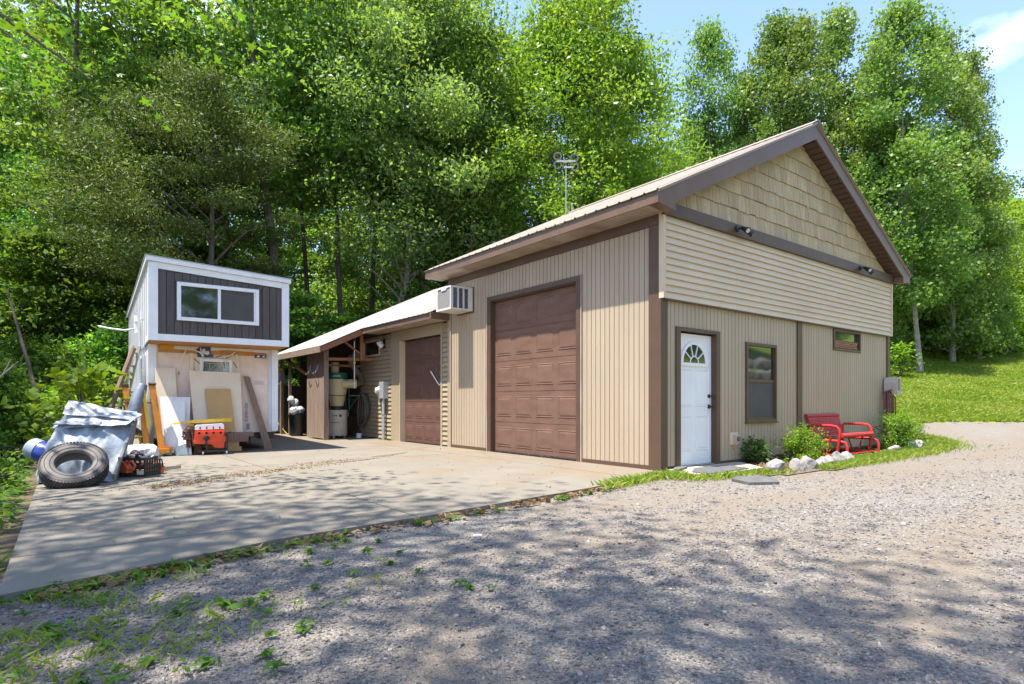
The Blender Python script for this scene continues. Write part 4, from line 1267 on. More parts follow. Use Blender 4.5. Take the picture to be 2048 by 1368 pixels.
for (a, b_, z_, r, l) in ((-.33, -.05, .47, .05, .05), (-.36, -.05, .35, .065, .04), (-.35, .0, .22, .085, .035), (-.42, -.08, .42, .035, .03), (-.40, -.1, .32, .03, .04)):
    c.lathe([(r * .3, -l), (r, -l), (r, l), (r * .3, l)], EP(a, b_, z_), ea, 12)
c.bar(EP(-.27, -.12, .18), EP(-.31, -.12, .56), .03, .02).bar(EP(-.27, -.12, .55), EP(-.42, -.12, .40), .02, .02).bar(EP(-.3, -.1, .3), EP(-.46, -.08, .36), .03, .03)
c.tube([EP(-.42, -.12, .30), EP(-.44, -.12, .45), EP(-.36, -.1, .55), EP(-.28, -.1, .52)], .012, 6)
c.build('accessory_drive', 'rust', E_)
MB().lathe([(0, .0), (.04, 0), (.055, .012), (.03, .02), (.0, .022)], EP(-.06, -.17, .315), -eb, 10).bar(EP(-.06, -.185, .10), EP(-.06, -.185, .32), .025, .025).build('engine_mount', 'dark_metal', E_)
c = MB()
for sb in (-.2, .2):
    c.bar(EP(-.2, sb, .075), EP(.3, sb, .075), .03, .03)
for sa in (-.1, .29):
    c.bar(EP(sa, -.2, .075), EP(sa, .2, .075), .03, .03)
c.bar(EP(.29, -.19, .075), EP(.29, -.19, .40), .028, .028).bar(EP(.29, .19, .075), EP(.29, .19, .40), .028, .028).bar(EP(.26, -.19, .40), EP(.36, -.19, .42), .03, .03)
c.bar(EP(-.1, .19, .075), EP(-.06, .19, .32), .028, .028)
c.build('cradle', 'dark_metal', E_)
for sa in (-.12, .28):
    for sb in (-.21, .19):
        MB().lathe([(.01, -.012), (.032, -.012), (.032, .012), (.01, .012)], EP(sa, sb, .034), ea, 12).build('caster', 'steel', E_)
# yellow work top behind the engine
Y_ = thing('machine_table', 'long yellow tapered table on a rusty pedestal behind the engine', 'machine table', (-4.7, 7.28, 0))
MB().hexa([(-5.22, 7.16, .575), (-4.9, 7.02, .598), (-4.22, 6.98, .618), (-4.22, 7.16, .622)], [(-5.22, 7.165, .60), (-4.9, 7.025, .655), (-4.22, 6.985, .685), (-4.22, 7.165, .685)]).build('table_top', 'yellow_paint', Y_)
MB().box(-4.86, -4.74, 7.05, 7.13, .01, .59).box(-4.97, -4.66, 7.0, 7.16, .0, .02).build('pedestal', 'rust', Y_)
MB().bar((-4.95, 7.09, .55), (-4.45, 7.1, .565), .06, .06).build('rail', 'yellow_paint', Y_)

# folded engine hoist
H = thing('engine_hoist', 'folded orange shop crane on casters at the left corner of the tiny house', 'engine hoist', (-5.5, 7.1, 0))
ho = 'hoist_orange'
MB().bar((-5.39, 7.08, .13), (-5.53, 7.2, 1.31), .1, .075, (0, 1, 0)).build('upright', ho, H)
MB().bar((-5.62, 7.12, .10), (-5.70, 7.22, 1.23), .09, .06, (0, 1, 0)).build('upright', ho, H)
MB().bar((-5.83, 7.28, .42), (-5.93, 7.4, 1.27), .09, .07, (0, 1, 0)).build('upright', ho, H)
MB().bar((-5.60, 7.10, .52), (-5.67, 7.17, 1.2), .05, .05, (0, 1, 0)).build('boom_extension', 'yellow_paint', H)
MB().bar((-5.72, 7.06, .10), (-5.28, 6.98, .10), .07, .08).bar((-5.39, 7.08, .13), (-5.22, 7.06, .14), .09, .085).bar((-5.75, 7.3, .1), (-5.35, 7.2, .1), .06, .07).build('base', ho, H)
MB().obox((-5.53, 7.2, 1.325), (.055, 0, 0), (0, .045, 0), (0, 0, .025)).obox((-5.93, 7.4, 1.29), (.055, 0, 0), (0, .045, 0), (0, 0, .03)).build('top_bracket', 'rust', H)
MB().tube([(-5.97, 7.34, .98), (-5.45, 7.16, .98)], .01, 6).tube([(-5.60, 7.12, 1.33), (-5.47, 7.14, 1.33)], .014, 6).build('pivot_rod', 'rust', H)
for p in ((-5.36, 6.98, .045), (-5.21, 7.02, .05), (-5.70, 7.05, .045), (-5.72, 7.3, .045)):
    cs = MB().lathe([(.012, -.016), (.045, -.016), (.045, .016), (.012, .016)], p, (.9, -.3, 0), 12).build('caster', 'dark_metal', H)
    MB().bar((p[0], p[1], .09), (p[0], p[1], .045), .05, .012).build('fork', 'rust', cs)
tag(MB().box(-5.93, -5.66, 7.22, 7.3, .33, .365).box(-5.9, -5.87, 7.24, 7.28, .0, .33).box(-5.72, -5.69, 7.24, 7.28, 0, .33).build('sawhorse', 'yellow_paint'), 'low yellow stand half hidden behind the tarp and hoist', 'stand')
# ladder, pole, rolled tarp and duct against the side wall
Lr = thing('ladder', 'dull aluminium extension ladder leaning on the side of the tiny house', 'ladder', (-6.05, 8.3, 0))
lb, lt_ = Vector((-6.12, 8.1, 0)), Vector((-5.66, 8.55, 2.12))
lw = Vector((.30, .27, 0)) * .42
for s_ in (-1, 1):
    MB().bar(lb + lw * s_ * .5, lt_ + lw * s_ * .5, .03, .075, (1, -1, 0)).build('rail', 'aluminium_dull', Lr)
for i in range(8):
    p = lb.lerp(lt_, .06 + i * .125)
    MB().tube([p - lw * .5, p + lw * .5], .018, 8).build('rung', 'aluminium_dull', Lr)
tag(MB().tube([(-6.42, 7.55, .0), (-5.75, 7.92, 2.03)], [.05, .045], 8).build('wooden_pole', 'old_plank'), 'brown wooden pole leaning steeply left of the aluminium ladder', 'pole')
tag(MB().tube([(-5.98, 7.0, .0), (-5.86, 7.1, .72), (-5.72, 7.22, 1.18), (-5.67, 7.26, 1.31)], [.10, .105, .105, .08], 12).build('rolled_tarp', 'roll_grey', None, True), 'slim grey rolled tarp standing inside the hoist frame', 'rolled tarp')
tag(MB().tube([(-5.56, 7.42, .02), (-5.55, 7.44, .35), (-5.5, 7.44, .6), (-5.54, 7.46, .9), (-5.53, 7.48, 1.1)], [.075, .085, .06, .07, .05], 10).build('old_duct', 'aluminium_dull', None, True), 'crumpled grey duct standing between the two right hoist posts', 'duct')
gb = MB()
gb.prism([(-5.17, 6.98, .012), (-4.98, 6.94, .012), (-4.96, 6.98, .2), (-5.03, 6.99, .22), (-5.17, 7.0, .16)], (.02, .06, 0))
tag(gb.build('torn_bag', 'pale_blue'), 'small crumpled grey bag by the foot of the foam sheets', 'bag')

# propane tank, crate, saws
Pt = thing('propane_tank', 'dirty white gas cylinder lying behind the black crate', 'gas tank', (-5.92, 5.1, 0))
MB().lathe([(0, -.26), (.1, -.245), (.145, -.19), (.155, -.12), (.155, .12), (.145, .19), (.1, .245), (0, .26)], (-5.93, 5.08, .20), (.94, -.34, 0.05), 20).build('tank', 'tank_white', Pt, True)
MB().box(-6.05, -5.82, 5.02, 5.14, 0, .07).build('stand', 'dark_metal', Pt)
Cr = thing('milk_crate', 'black plastic crate with a pale lower label beside the silver tarp', 'crate', (-6.06, 4.02, 0))
cu = Vector((.80, -.6, 0)) * .5 ; cv = Vector((.6, .8, 0)) * .5
cc0 = Vector((-6.05, 4.02, 0))
def CP(a, b_, z_): return cc0 + cu * (a * .40) + cv * (b_ * .34) + Vector((0, 0, z_))
for side in range(4):
    c = MB()
    q = [(-1, -1, 1, -1), (1, -1, 1, 1), (1, 1, -1, 1), (-1, 1, -1, -1)][side]
    A_, B_2 = CP(q[0], q[1], 0), CP(q[2], q[3], 0)
    for zz in (.015, .075, .135, .235):
        c.bar(A_ + Vector((0, 0, zz)), B_2 + Vector((0, 0, zz)), .012, .03 if zz > .02 else .05, (0, 0, 1))
    for k in range(7):
        p = A_.lerp(B_2, k / 6)
        c.bar(p, p + Vector((0, 0, .25)), .02, .014, (cu if side % 2 else cv))
    c.build('side_panel', 'crate_black', Cr)
MB().hexa([CP(-1, -1, .004), CP(1, -1, .004), CP(1, 1, .004), CP(-1, 1, .004)], [CP(-1, -1, .014), CP(1, -1, .014), CP(1, 1, .014), CP(-1, 1, .014)]).build('floor_panel', 'crate_black', Cr)
MB().hexa([CP(.5, -1.06, .03), CP(.5, -1.04, .03), CP(.5, -1.04, .085), CP(.5, -1.06, .085)], [CP(.95, -1.06, .03), CP(.95, -1.04, .03), CP(.95, -1.04, .085), CP(.95, -1.06, .085)]).build('label_plate', 'board_cream', Cr)
def saw(label, base, d, s_):
    S_ = thing('chainsaw', label, 'chainsaw', base, 'orange chainsaws round the crate')
    b0 = Vector(base); d = Vector(d).normalized(); sd_ = Vector((-d.y, d.x, 0))
    MB().prism([b0 + d * a * s_ + Vector((0, 0, z_ * s_)) - sd_ * .05 * s_ for a, z_ in [(-.16, .0), (.12, 0), (.15, .06), (.1, .16), (.0, .19), (-.1, .15), (-.17, .07)]], sd_ * .1 * s_).build('housing', 'saw_orange', S_)
    MB().tube([b0 + d * a * s_ + Vector((0, 0, z_ * s_)) for a, z_ in [(-.14, .05), (-.26, .06), (-.3, .13), (-.22, .19), (-.08, .17)]], .02 * s_, 7).build('handle', 'saw_orange', S_)
    MB().tube([b0 + d * .08 * s_ + sd_ * .09 * s_ + Vector((0, 0, .1 * s_)), b0 + d * .06 * s_ + sd_ * .08 * s_ + Vector((0, 0, .24 * s_)), b0 + d * .06 * s_ - sd_ * .08 * s_ + Vector((0, 0, .24 * s_)), b0 + d * .08 * s_ - sd_ * .09 * s_ + Vector((0, 0, .1 * s_))], .013 * s_, 6).build('front_handle', 'black_plastic', S_)
    MB().lathe([(.0, 0), (.05, 0), (.05, .02), (.0, .025)], b0 - sd_ * .05 * s_ + Vector((0, 0, .08 * s_)), -sd_, 12).build('starter_cover', 'black_plastic', S_)
    MB().obox(b0 + d * .32 * s_ + Vector((0, 0, .06 * s_)), d * .18 * s_, sd_ * .006, (0, 0, .03 * s_)).build('guide_bar', 'steel', S_)
saw('orange chainsaw wedged between the tarp and the black crate', (-6.22, 3.93, .06), (-.4, .75, 0), .8)
saw('orange chainsaw lying beyond the black crate', (-5.84, 4.05, .01), (.75, .45, 0), .8)
saw('orange chainsaw lying on top of the black crate', (-6.02, 4.05, .2), (.7, -.2, 0), .5)
hd = MB()
r3 = random.Random(5)
for i in range(9):
    p = Vector((-6.12 + r3.random() * .2, 3.98 + r3.random() * .16, .23 + r3.random() * .07))
    hd.tube([p, p + Vector((r3.uniform(-.12, .12), r3.uniform(-.1, .1), r3.uniform(-.02, .06))), p + Vector((r3.uniform(-.14, .14), r3.uniform(-.1, .1), .02))], .014, 5)
tag(hd.build('tool_parts', 'tank_white'), 'jumble of pale hand tools and scraps heaped in the black crate', 'tools')

# silver tarp over a pile
NU, NV = 44, 60
F0 = [Vector(p) for p in ((-7.10, 3.78, 0), (-6.36, 3.42, 0), (-6.07, 3.78, .83), (-6.72, 4.22, .97))]   # BL BR TR TL front
K0 = [Vector(p) for p in ((-7.15, 4.9, 0), (-6.15, 4.6, 0))]
rng = np.random.default_rng(11)
def tarp_pt(u, v):
    bot = F0[0].lerp(F0[1], u); top = F0[3].lerp(F0[2], u); bk = K0[0].lerp(K0[1], u)
    if v < .55:
        t = v / .55
        p = bot.lerp(top, t)
        bul = math.sin(math.pi * t) * (.13 - .16 * (u - .3) ** 2) + .03 * math.sin(u * 9 + t * 3)
        p += Vector((-.45, -.85, .35)) * bul
    else:
        t = (v - .55) / .45
        p = top.lerp(bk, t)
        p += Vector((0, .3, .6)) * math.sin(math.pi * t) * .25
    wr = .012 * math.sin(u * 17 + v * 9 + 2 * math.sin(v * 13)) + .010 * math.sin(u * 31 - v * 23 + math.sin(u * 11) * 2) + .006 * math.sin(v * 61 + u * 37)
    fold = .018 * abs(math.sin(u * 6.3 + 3.2 * v + .8)) ** 6
    p += Vector((-.5, -.8, .4)) * (wr + fold)
    p.z = max(p.z, .004)
    return p
c = MB()
vs = [tarp_pt(i / NU, j / NV) for j in range(NV + 1) for i in range(NU + 1)]
fs = [(j * (NU + 1) + i, j * (NU + 1) + i + 1, (j + 1) * (NU + 1) + i + 1, (j + 1) * (NU + 1) + i) for j in range(NV) for i in range(NU)]
c.add(vs, fs)
for i in (0, NU):
    ring = [j * (NU + 1) + i for j in range(NV + 1)]
    c.f.append(tuple(ring if i == 0 else ring[::-1]))
Tp = thing('tarp_pile', 'silver blue tarp draped over a pile behind the loose tyre', 'tarp', (-6.7, 4.1, 0))
c.build('tarp_sheet', 'tarp_silver', Tp, True)
c = MB()
def flap(P4, m, amp, seed, name):
    P4 = [Vector(p) for p in P4]
    n1, n2 = 26, 12
    vs = []
    nn = (P4[1] - P4[0]).cross(P4[3] - P4[0]).normalized()
    for sgn in (0, 1):
        for j in range(n2 + 1):
            for i in range(n1 + 1):
                u, v = i / n1, j / n2
                p = P4[0].lerp(P4[1], u).lerp(P4[3].lerp(P4[2], u), v)
                p = p + nn * (amp * (math.sin(u * 8 + seed) * math.cos(v * 4 + seed * 2) + .5 * math.sin(u * 21 + v * 9 + seed)) + (.012 if sgn else 0))
                vs.append(p)
    K = (n1 + 1) * (n2 + 1)
    fs = []
    for j in range(n2):
        for i in range(n1):
            a = j * (n1 + 1) + i
            fs.append((a, a + 1, a + n1 + 2, a + n1 + 1)); fs.append((K + a + n1 + 1, K + a + n1 + 2, K + a + 1, K + a))
    edge = [i for i in range(n1)] + [j * (n1 + 1) + n1 for j in range(n2)] + [n2 * (n1 + 1) + i for i in range(n1, 0, -1)] + [j * (n1 + 1) for j in range(n2, 0, -1)]
    for a, b_ in zip(edge, edge[1:] + edge[:1]): fs.append((b_, a, K + a, K + b_))
    MB().add(vs, fs).build(name, m, Tp, True)
flap([(-6.98, 3.98, .66), (-6.22, 3.56, .70), (-6.02, 3.70, .83), (-6.66, 4.12, .985)], 'tarp_silver', .012, 1.0, 'folded_flap')
flap([(-6.96, 3.95, .71), (-6.50, 3.62, .70), (-6.46, 3.66, .735), (-6.90, 4.0, .755)], 'tarp_grey', .008, 2.2, 'folded_flap')
flap([(-6.86, 4.02, .84), (-6.12, 3.60, .76), (-6.07, 3.76, .85), (-6.80, 4.16, 1.01)], 'tarp_grey', .014, 3.1, 'folded_flap')
hem = [F0[1].lerp(F0[2], t) + Vector((.0, -.035, .01)) + Vector((-.4, -.85, .3)) * .02 * math.sin(9 * t) - Vector((.45, .85, 0)) * .05 * math.sin(math.pi * t) for t in [i / 12 for i in range(13)]]
for p in hem: p.z = max(p.z, .03)
hm = MB().tube(hem, .022, 6).build('hem', 'tarp_hem', Tp, True)
for t in (1, 4, 7, 10):
    MB().lathe([(.006, -.012), (.02, -.012), (.02, .012), (.006, .012)], hem[t] + Vector((-.012, -.02, 0)), (-.5, -.8, .2), 10).build('grommet', 'steel', Tp)
Bj = thing('water_jug', 'blue container with a pale band at the left edge of the tarp', 'container', (-7.1, 4.4, 0))
MB().lathe([(0, -.2), (.12, -.2), (.135, -.16), (.135, .05), (.125, .06)], (-7.05, 4.35, .34), (-.75, .55, .35), 18).build('body', 'blue_plastic', Bj, True)
MB().lathe([(.126, .06), (.137, .065), (.137, .17), (.11, .2), (0, .2)], (-7.05, 4.35, .34), (-.75, .55, .35), 18).build('lid', 'pale_blue', Bj, True)
MB().tube([(-7.0, 4.4, .0), (-7.03, 4.37, .2)], .07, 8).build('stand', 'dark_metal', Bj)

# loose tyre lying against the pile
Ty = thing('loose_tyre', 'worn black truck tyre tilted against the silver tarp', 'tyre', (-6.76, 3.2, 0))
ax = Vector((-.06, -.66, .75)).normalized()
tc = Vector((-6.755, 3.30, .228))
TS = .86
R_ = .385
prof = [(.215, -.085), (.225, -.10), (.27, -.112), (.33, -.112), (.365, -.098), (.383, -.075), (.387, 0), (.383, .075), (.365, .098), (.33, .112), (.27, .112), (.225, .10), (.215, .085), (.205, .06), (.235, .02), (.235, -.02), (.205, -.06), (.215, -.085)]
c = MB()
n_ = 48
a_ = ax.orthogonal().normalized(); b_ = ax.cross(a_)
vs = [tc + ax * h + (a_ * math.cos(2 * math.pi * k / n_) + b_ * math.sin(2 * math.pi * k / n_)) * r for r, h in [(r * TS, h * TS) for r, h in prof] for k in range(n_)]
fs = [(i * n_ + k, i * n_ + (k + 1) % n_, (i + 1) * n_ + (k + 1) % n_, (i + 1) * n_ + k) for i in range(len(prof) - 1) for k in range(n_)]
c.add(vs, fs).build('carcass', 'rubber_side', Ty, True)
c = MB()
nt_ = 62
for k in range(nt_):
    for row, (h, wd) in enumerate(((-.088, .030), (-.045, .036), (0, .034), (.045, .036), (.088, .030))):
        t = 2 * math.pi * (k + .5 * (row % 2)) / nt_
        er = a_ * math.cos(t) + b_ * math.sin(t); et = -a_ * math.sin(t) + b_ * math.cos(t)
        rr = .381 if abs(h) > .06 else .388
        c.obox(tc + ax * h * TS + er * rr * TS, et * .0125, ax * wd * .5 * TS, er * .008)
o = c.build('tread', 'rubber', Ty, kind='stuff')
MB().lathe([(.225, .0966), (.230, .0995), (.235, .0966)], tc, ax, 48, False).lathe([(.275, .0966), (.28, .099), (.285, .0966)], tc, ax, 48, False).build('sidewall_ring', 'rubber', Ty)

# ------------------------------------------------------------------ lean-to contents
D = thing('dust_collector', 'cream cyclone dust collector with a green collar over its drum', 'dust collector', (-.75, 10.55, 0))
dc = Vector((-.75, 10.5, 0))
MB().lathe([(.265, .07), (.275, .08), (.275, .74), (.285, .75), (.285, .775), (0, .775)], dc, (0, 0, 1), 28).build('drum', 'barrel_cream', D, True)
for k in range(4):
    t = math.pi / 4 + k * math.pi / 2
    MB().lathe([(.01, -.012), (.035, -.012), (.035, .012), (.01, .012)], dc + Vector((.22 * math.cos(t), .22 * math.sin(t), .036)), (0, 1, 0), 10).build('caster', 'steel', D)
vd = Vector((-.79, -.61, 0)).normalized() if False else Vector((-.45, -.89, 0)).normalized()
vr = Vector((-vd.y, vd.x, 0))
MB().obox(dc + vd * .276 - vr * -.12 + Vector((0, 0, .62)), vr * .03, vd * .006, (0, 0, .03)).build('drum_label', 'print_black', D)
MB().obox(dc + vd * .278 + vr * -.02 + Vector((0, 0, .62)), vr * .06, vd * .004, (0, 0, .009)).build('drum_handle', 'print_black', D)
MB().obox(dc + vd * .277 + vr * -.02 + Vector((0, 0, .43)), vr * .11, vd * .002, (0, 0, .006)).build('drum_print', 'print_black', D)
MB().lathe([(.19, .78), (.19, .88), (.16, .88), (0, .88)], dc, (0, 0, 1), 24).build('cone_collar', 'dark_metal', D, True)
MB().lathe([(.175, .881), (.235, 1.17), (.238, 1.175), (.238, 1.19), (.285, 1.44), (.285, 1.62), (.0, 1.62)], dc, (0, 0, 1), 28).build('cyclone_body', 'cyclone_cream', D, True)
MB().lathe([(.239, 1.165), (.244, 1.165), (.244, 1.185), (.239, 1.185)], dc, (0, 0, 1), 28).build('cone_band', 'cyclone_green', D)
MB().lathe([(.288, 1.621), (.292, 1.63), (.292, 1.79), (.28, 1.80), (0, 1.80)], dc, (0, 0, 1), 28).build('collar', 'cyclone_green', D, True)
text_obj('collar_text', 'oneida', .075, dc + vd * .294 + vr * .02 + Vector((0, 0, 1.71)), (math.pi / 2, 0, math.atan2(vd.y, vd.x) + math.pi / 2), 'print_white', D, .001)
MB().lathe([(.11, 1.801), (.115, 1.81), (.115, 2.07), (.10, 2.09), (0, 2.09)], dc + Vector((-.06, 0, 0)), (0, 0, 1), 18).build('motor', 'cyclone_cream', D, True)
MB().tube([dc + Vector((.05, -.2, 1.49)), dc + Vector((.33, -.33, 1.50)), dc + Vector((.42, -.36, 1.5))], .125, 14).build('inlet_pipe', 'cyclone_cream', D, True)
MB().tube([dc + Vector((.43, -.37, 1.5)), dc + Vector((.56, -.34, 1.52)), dc + Vector((.60, -.25, 1.68)), dc + Vector((.50, -.12, 1.9)), dc + Vector((.36, -.08, 2.1)), dc + Vector((.34, -.1, 2.24)), dc + Vector((.46, -.12, 2.32)), dc + Vector((.62, -.12, 2.3))], .085, 12).build('flexible_duct', 'flex_hose', D, True)
MB().bar(dc + Vector((.3, -.12, .75)), dc + Vector((.3, -.12, 1.45)), .025, .025).bar(dc + Vector((.28, -.2, 1.17)), dc + Vector((.52, -.35, 1.17)), .02, .025).bar(dc + Vector((.3, .1, .78)), dc + Vector((.24, .0, 1.4)), .02, .02).bar(dc + Vector((.3, -.12, .8)), dc + Vector((.5, -.34, 1.17)), .02, .02).build('stand', 'cyclone_green', D)
Hc = thing('hose_coil', 'dark hose and cable coils hanging on the annex wall right of the dust collector', 'hose coil', (-.08, 10.3, 0))
rr3 = random.Random(9)
for k in range(7):
    cy_ = 10.25 + rr3.uniform(-.16, .16); rw_ = rr3.uniform(.16, .3); z0_ = rr3.uniform(.28, .5)
    pts = []
    for i in range(25):
        t = 2 * math.pi * i / 24
        pts.append((-.055 - .018 * k - .02 * math.cos(t * 2), cy_ + rw_ * math.sin(t) * (1 - .25 * math.cos(t)), (1.24 + z0_) / 2 + (1.24 - z0_) / 2 * math.cos(t)))
    MB().tube(pts, rr3.choice([.012, .016, .02]), 6, False).build('hose_loop', 'hose_dark' if k % 3 else 'flex_hose', Hc, True)
MB().tube([(-.1, 10.5, 1.0), (-.12, 10.9, .6), (-.3, 11.0, .1), (-.5, 10.6, .03), (-.35, 10.2, .03), (-.1, 10.05, .5), (-.08, 10.02, .9)], .014, 6).build('hose_tail', 'hose_dark', Hc, True)
tag(MB().lathe([(.0, .0), (.07, 0), (.075, .12), (.06, .13), (0, .13)], (-.3, 10.05, .003), (0, 0, 1), 12).build('white_tub', 'tank_white'), 'small white tub on the floor below the hose coils', 'tub')
Ht = thing('hanging_rod', 'thin white rod with a yellow knob hanging from the cross beam', 'hanging rod', (-.62, 9.6, 2.1))
MB().tube([(-.62, 9.6, 1.36), (-.62, 9.6, 2.62)], .014, 6).build('rod', 'white_wire', Ht)
MB().lathe([(.012, -.05), (.035, -.03), (.035, .03), (.012, .06)], (-.62, 9.6, 2.05), (0, 0, 1), 10).build('knob', 'yellow_paint', Ht)
MB().box(-.66, -.58, 9.57, 9.63, 2.62, 2.84).build('head', 'dark_metal', Ht)
Tc = thing('trash_can', 'black bin topped by a shiny plastic bag behind the plank panel', 'bin', (-1.35, 12.1, 0))
MB().lathe([(.17, 0), (.22, .58), (.24, .6), (.24, .63), (.0, .63)], (-1.35, 12.1, 0.002), (0, 0, 1), 18).build('can', 'black_plastic', Tc, True)
c = MB()
rb = random.Random(2)
for k in range(7):
    p = Vector((-1.35 + rb.uniform(-.14, .14), 12.1 + rb.uniform(-.14, .14), .70 + rb.uniform(-.04, .12)))
    c.lathe([(0, -.12), (.1, -.08), (.13, 0), (.09, .09), (0, .13)], p, (rb.uniform(-1, 1), rb.uniform(-1, 1), 1), 9)
c.build('plastic_bag', 'bag_clear', Tc)
c = MB()
for k in range(5):
    p = Vector((-1.33 + rb.uniform(-.1, .1), 12.4 + rb.uniform(-.1, .1), .98 + rb.uniform(-.12, .14)))
    c.lathe([(0, -.1), (.08, -.07), (.11, 0), (.08, .08), (0, .11)], p, (rb.uniform(-1, 1), rb.uniform(-1, 1), 1), 9)
tag(c.build('plastic_bundle', 'bag_clear'), 'loose bundle of shiny plastic film above the black bin', 'plastic film')
tag(MB().box(-1.30, -1.1, 12.3, 12.6, .0, .86).build('scrap_box', 'dark_wood'), 'dark wooden box behind the black bin', 'box')
To = thing('storage_tote', 'dark blue storage box on the slab at the far lean-to corner', 'tote', (-1.3, 13.9, 0))
MB().hexa([(-1.62, 13.72, .002), (-1.02, 13.72, .002), (-1.02, 14.1, .002), (-1.62, 14.1, .002)], [(-1.66, 13.68, .31), (-.98, 13.68, .31), (-.98, 14.14, .31), (-1.66, 14.14, .31)]).build('body', 'navy_tote', To)
MB().box(-1.68, -.96, 13.66, 14.16, .311, .345).build('lid', 'navy_tote', To)
tag(MB().lathe([(.0, 0), (.1, 0), (.11, .2), (.0, .205)], (-.8, 13.75, .002), (0, 0, 1), 14).build('yellow_bucket', 'yellow_paint'), 'small yellow bucket beside the dark blue storage box', 'bucket')
Mo = thing('mop', 'grey string mop hanging head up at the far lean-to post', 'mop', (-1.47, 13.3, 1))
MB().tube([(-1.47, 13.35, .08), (-1.47, 13.3, 2.0)], .014, 6).build('handle', 'old_plank', Mo)
MB().box(-1.55, -1.40, 13.26, 13.34, 1.96, 2.03).build('clamp', 'yellow_paint', Mo)
c = MB()
for k in range(14):
    xx = -1.58 + k * .017
    c.tube([(xx, 13.3, 2.03), (xx - .03 + .004 * k, 13.26 + .01 * (k % 3), 1.85), (xx - .05 + .008 * k, 13.27, 1.55 + .03 * (k % 4))], .012, 5)
c.build('strings', 'mop_grey', Mo)
for i, (yy, ll) in enumerate(((10.15, 'bent wire hook on the plank panel nearer the dust collector'), (10.7, 'bent wire hook on the plank panel nearer the black bin'))):
    hk = MB().tube([(-1.405, yy, 2.0), (-1.45, yy - .02, 1.84), (-1.5, yy - .05, 1.78), (-1.52, yy + .05, 1.74), (-1.47, yy + .2, 1.78)], .012, 6).tube([(-1.41, yy - .04, 1.8), (-1.41, yy, 1.96), (-1.41, yy + .04, 1.8)], .009, 6).build('wire_hook', 'steel')
    tag(hk, ll, 'hook', 'hooks on the plank panel')
tag(MB().tube([(-1.7, 14.3, .9), (-1.5, 13.9, .5), (-1.3, 13.2, .02), (-1.0, 12.0, .016), (-.9, 11.4, .016)], .01, 6).build('yellow_rope', 'yellow_rope'), 'thin yellow rope trailing over the dark blue storage box', 'rope')
sh = MB()
for i in range(9):
    yy = 11.0 + i * .26
    hh = .12 + .05 * (i % 4)
    base = (.585, 1.085, 1.535)[i % 3]
    sh.box(-.42, -.2, yy, yy + .17, base, base + hh)
tag(sh.build('stored_goods', 'aluminium_dull', kind='stuff'), 'dusty tins and jars lined up on the lean-to shelves', 'tins', kind='stuff')

# ------------------------------------------------------------------ fixtures on the walls
A = thing('air_conditioner', 'weathered white window air conditioner sticking out above the annex corner', 'air conditioner', (-.27, 5.15, 2.9))
ay0, ay1, az0, az1, axo = 4.84, 5.42, 2.90, 3.38, -.56
piece('casing_top', axo, -.005, ay0, ay1, az1 - .03, az1, 'ac_white', A)
piece('casing_bottom', axo, -.005, ay0, ay1, az0, az0 + .035, 'ac_white', A)
piece('casing_side', -.13, -.005, ay0, ay0 + .02, az0 + .036, az1 - .031, 'ac_white', A)
piece('casing_side', axo, -.005, ay1 - .02, ay1, az0 + .036, az1 - .031, 'ac_white', A)
piece('casing_post', axo, axo + .06, ay0, ay0 + .025, az0 + .036, az1 - .031, 'ac_white', A)
piece('casing_post', axo, axo + .025, ay1 - .06, ay1 - .021, az0 + .036, az1 - .031, 'ac_white', A)
for q in (.165, .30):
    piece('casing_post', axo + q, axo + q + .035, ay0, ay0 + .02, az0 + .036, az1 - .031, 'ac_white', A)
for k in range(16):
    z_ = az0 + .05 + k * .025
    piece('louver', axo + .062, -.131, ay0 + .006, ay0 + .016, z_, z_ + .014, 'ac_louver', A)
piece('coil', axo + .012, axo + .03, ay0 + .03, ay1 - .062, az0 + .04, az1 - .035, 'ac_coil', A)
piece('inner_casing', axo + .06, -.02, ay0 + .03, ay1 - .03, az0 + .04, az1 - .035, 'void_dark', A)
MB().prism([(axo - .003, ay0 + .14, az1 - .02), (axo - .003, ay1 - .2, az1 - .02), (axo - .003, ay1 - .22, az1 - .075), (axo - .003, ay0 + .2, az1 - .075)], (.012, 0, 0)).build('top_lip', 'ac_white', A)
piece('sleeve', -.02, -.0045, ay0 - .03, ay1 + .03, az0 - .03, az1 + .02, 'brown_trim', A)

def flood(label, x, z, grp):
    Fl = thing('floodlight', label, 'floodlight', (x, -.12, z), grp)
    MB().lathe([(.0, 0), (.05, 0), (.05, .025), (.02, .04), (0, .04)], (x, -.111, z), (0, -1, 0), 14).build('mount', 'black_plastic', Fl)
    for s_ in (0, 1):
        dx = .11 if s_ else .03
        a0 = Vector((x, -.15, z + .01)); a1 = a0 + Vector((dx, -.05, -.01 - .02 * s_))
        MB().tube([a0, a1], .014, 6).build('arm', 'black_plastic', Fl)
        dd = Vector((.55, -.6, -.55)).normalized() if s_ else Vector((-.2, -.75, -.5)).normalized()
        hd_ = MB().lathe([(0, -.07), (.03, -.065), (.036, .0), (.055, .07), (.055, .085), (.05, .085)], a1 + dd * .05, dd, 14).build('lamp_head', 'black_plastic', Fl, True)
        MB().lathe([(.049, .08), (.03, .088), (0, .09)], a1 + dd * .05, dd, 14).build('lens', 'lens_glass', hd_)
flood('small black twin floodlight on the brown belt above the window', 1.80, 3.80, 'floodlights on the brown belt')
flood('small black twin floodlight on the brown belt near the far right corner', 6.42, 3.80, 'floodlights on the brown belt')
Sl = thing('security_light', 'white motion light with two heads beside the small annex window', 'security light', (-.1, 9.05, 2.5))
MB().box(-.04, -.023, 8.97, 9.13, 2.42, 2.66).build('mount', 'dark_metal', Sl)
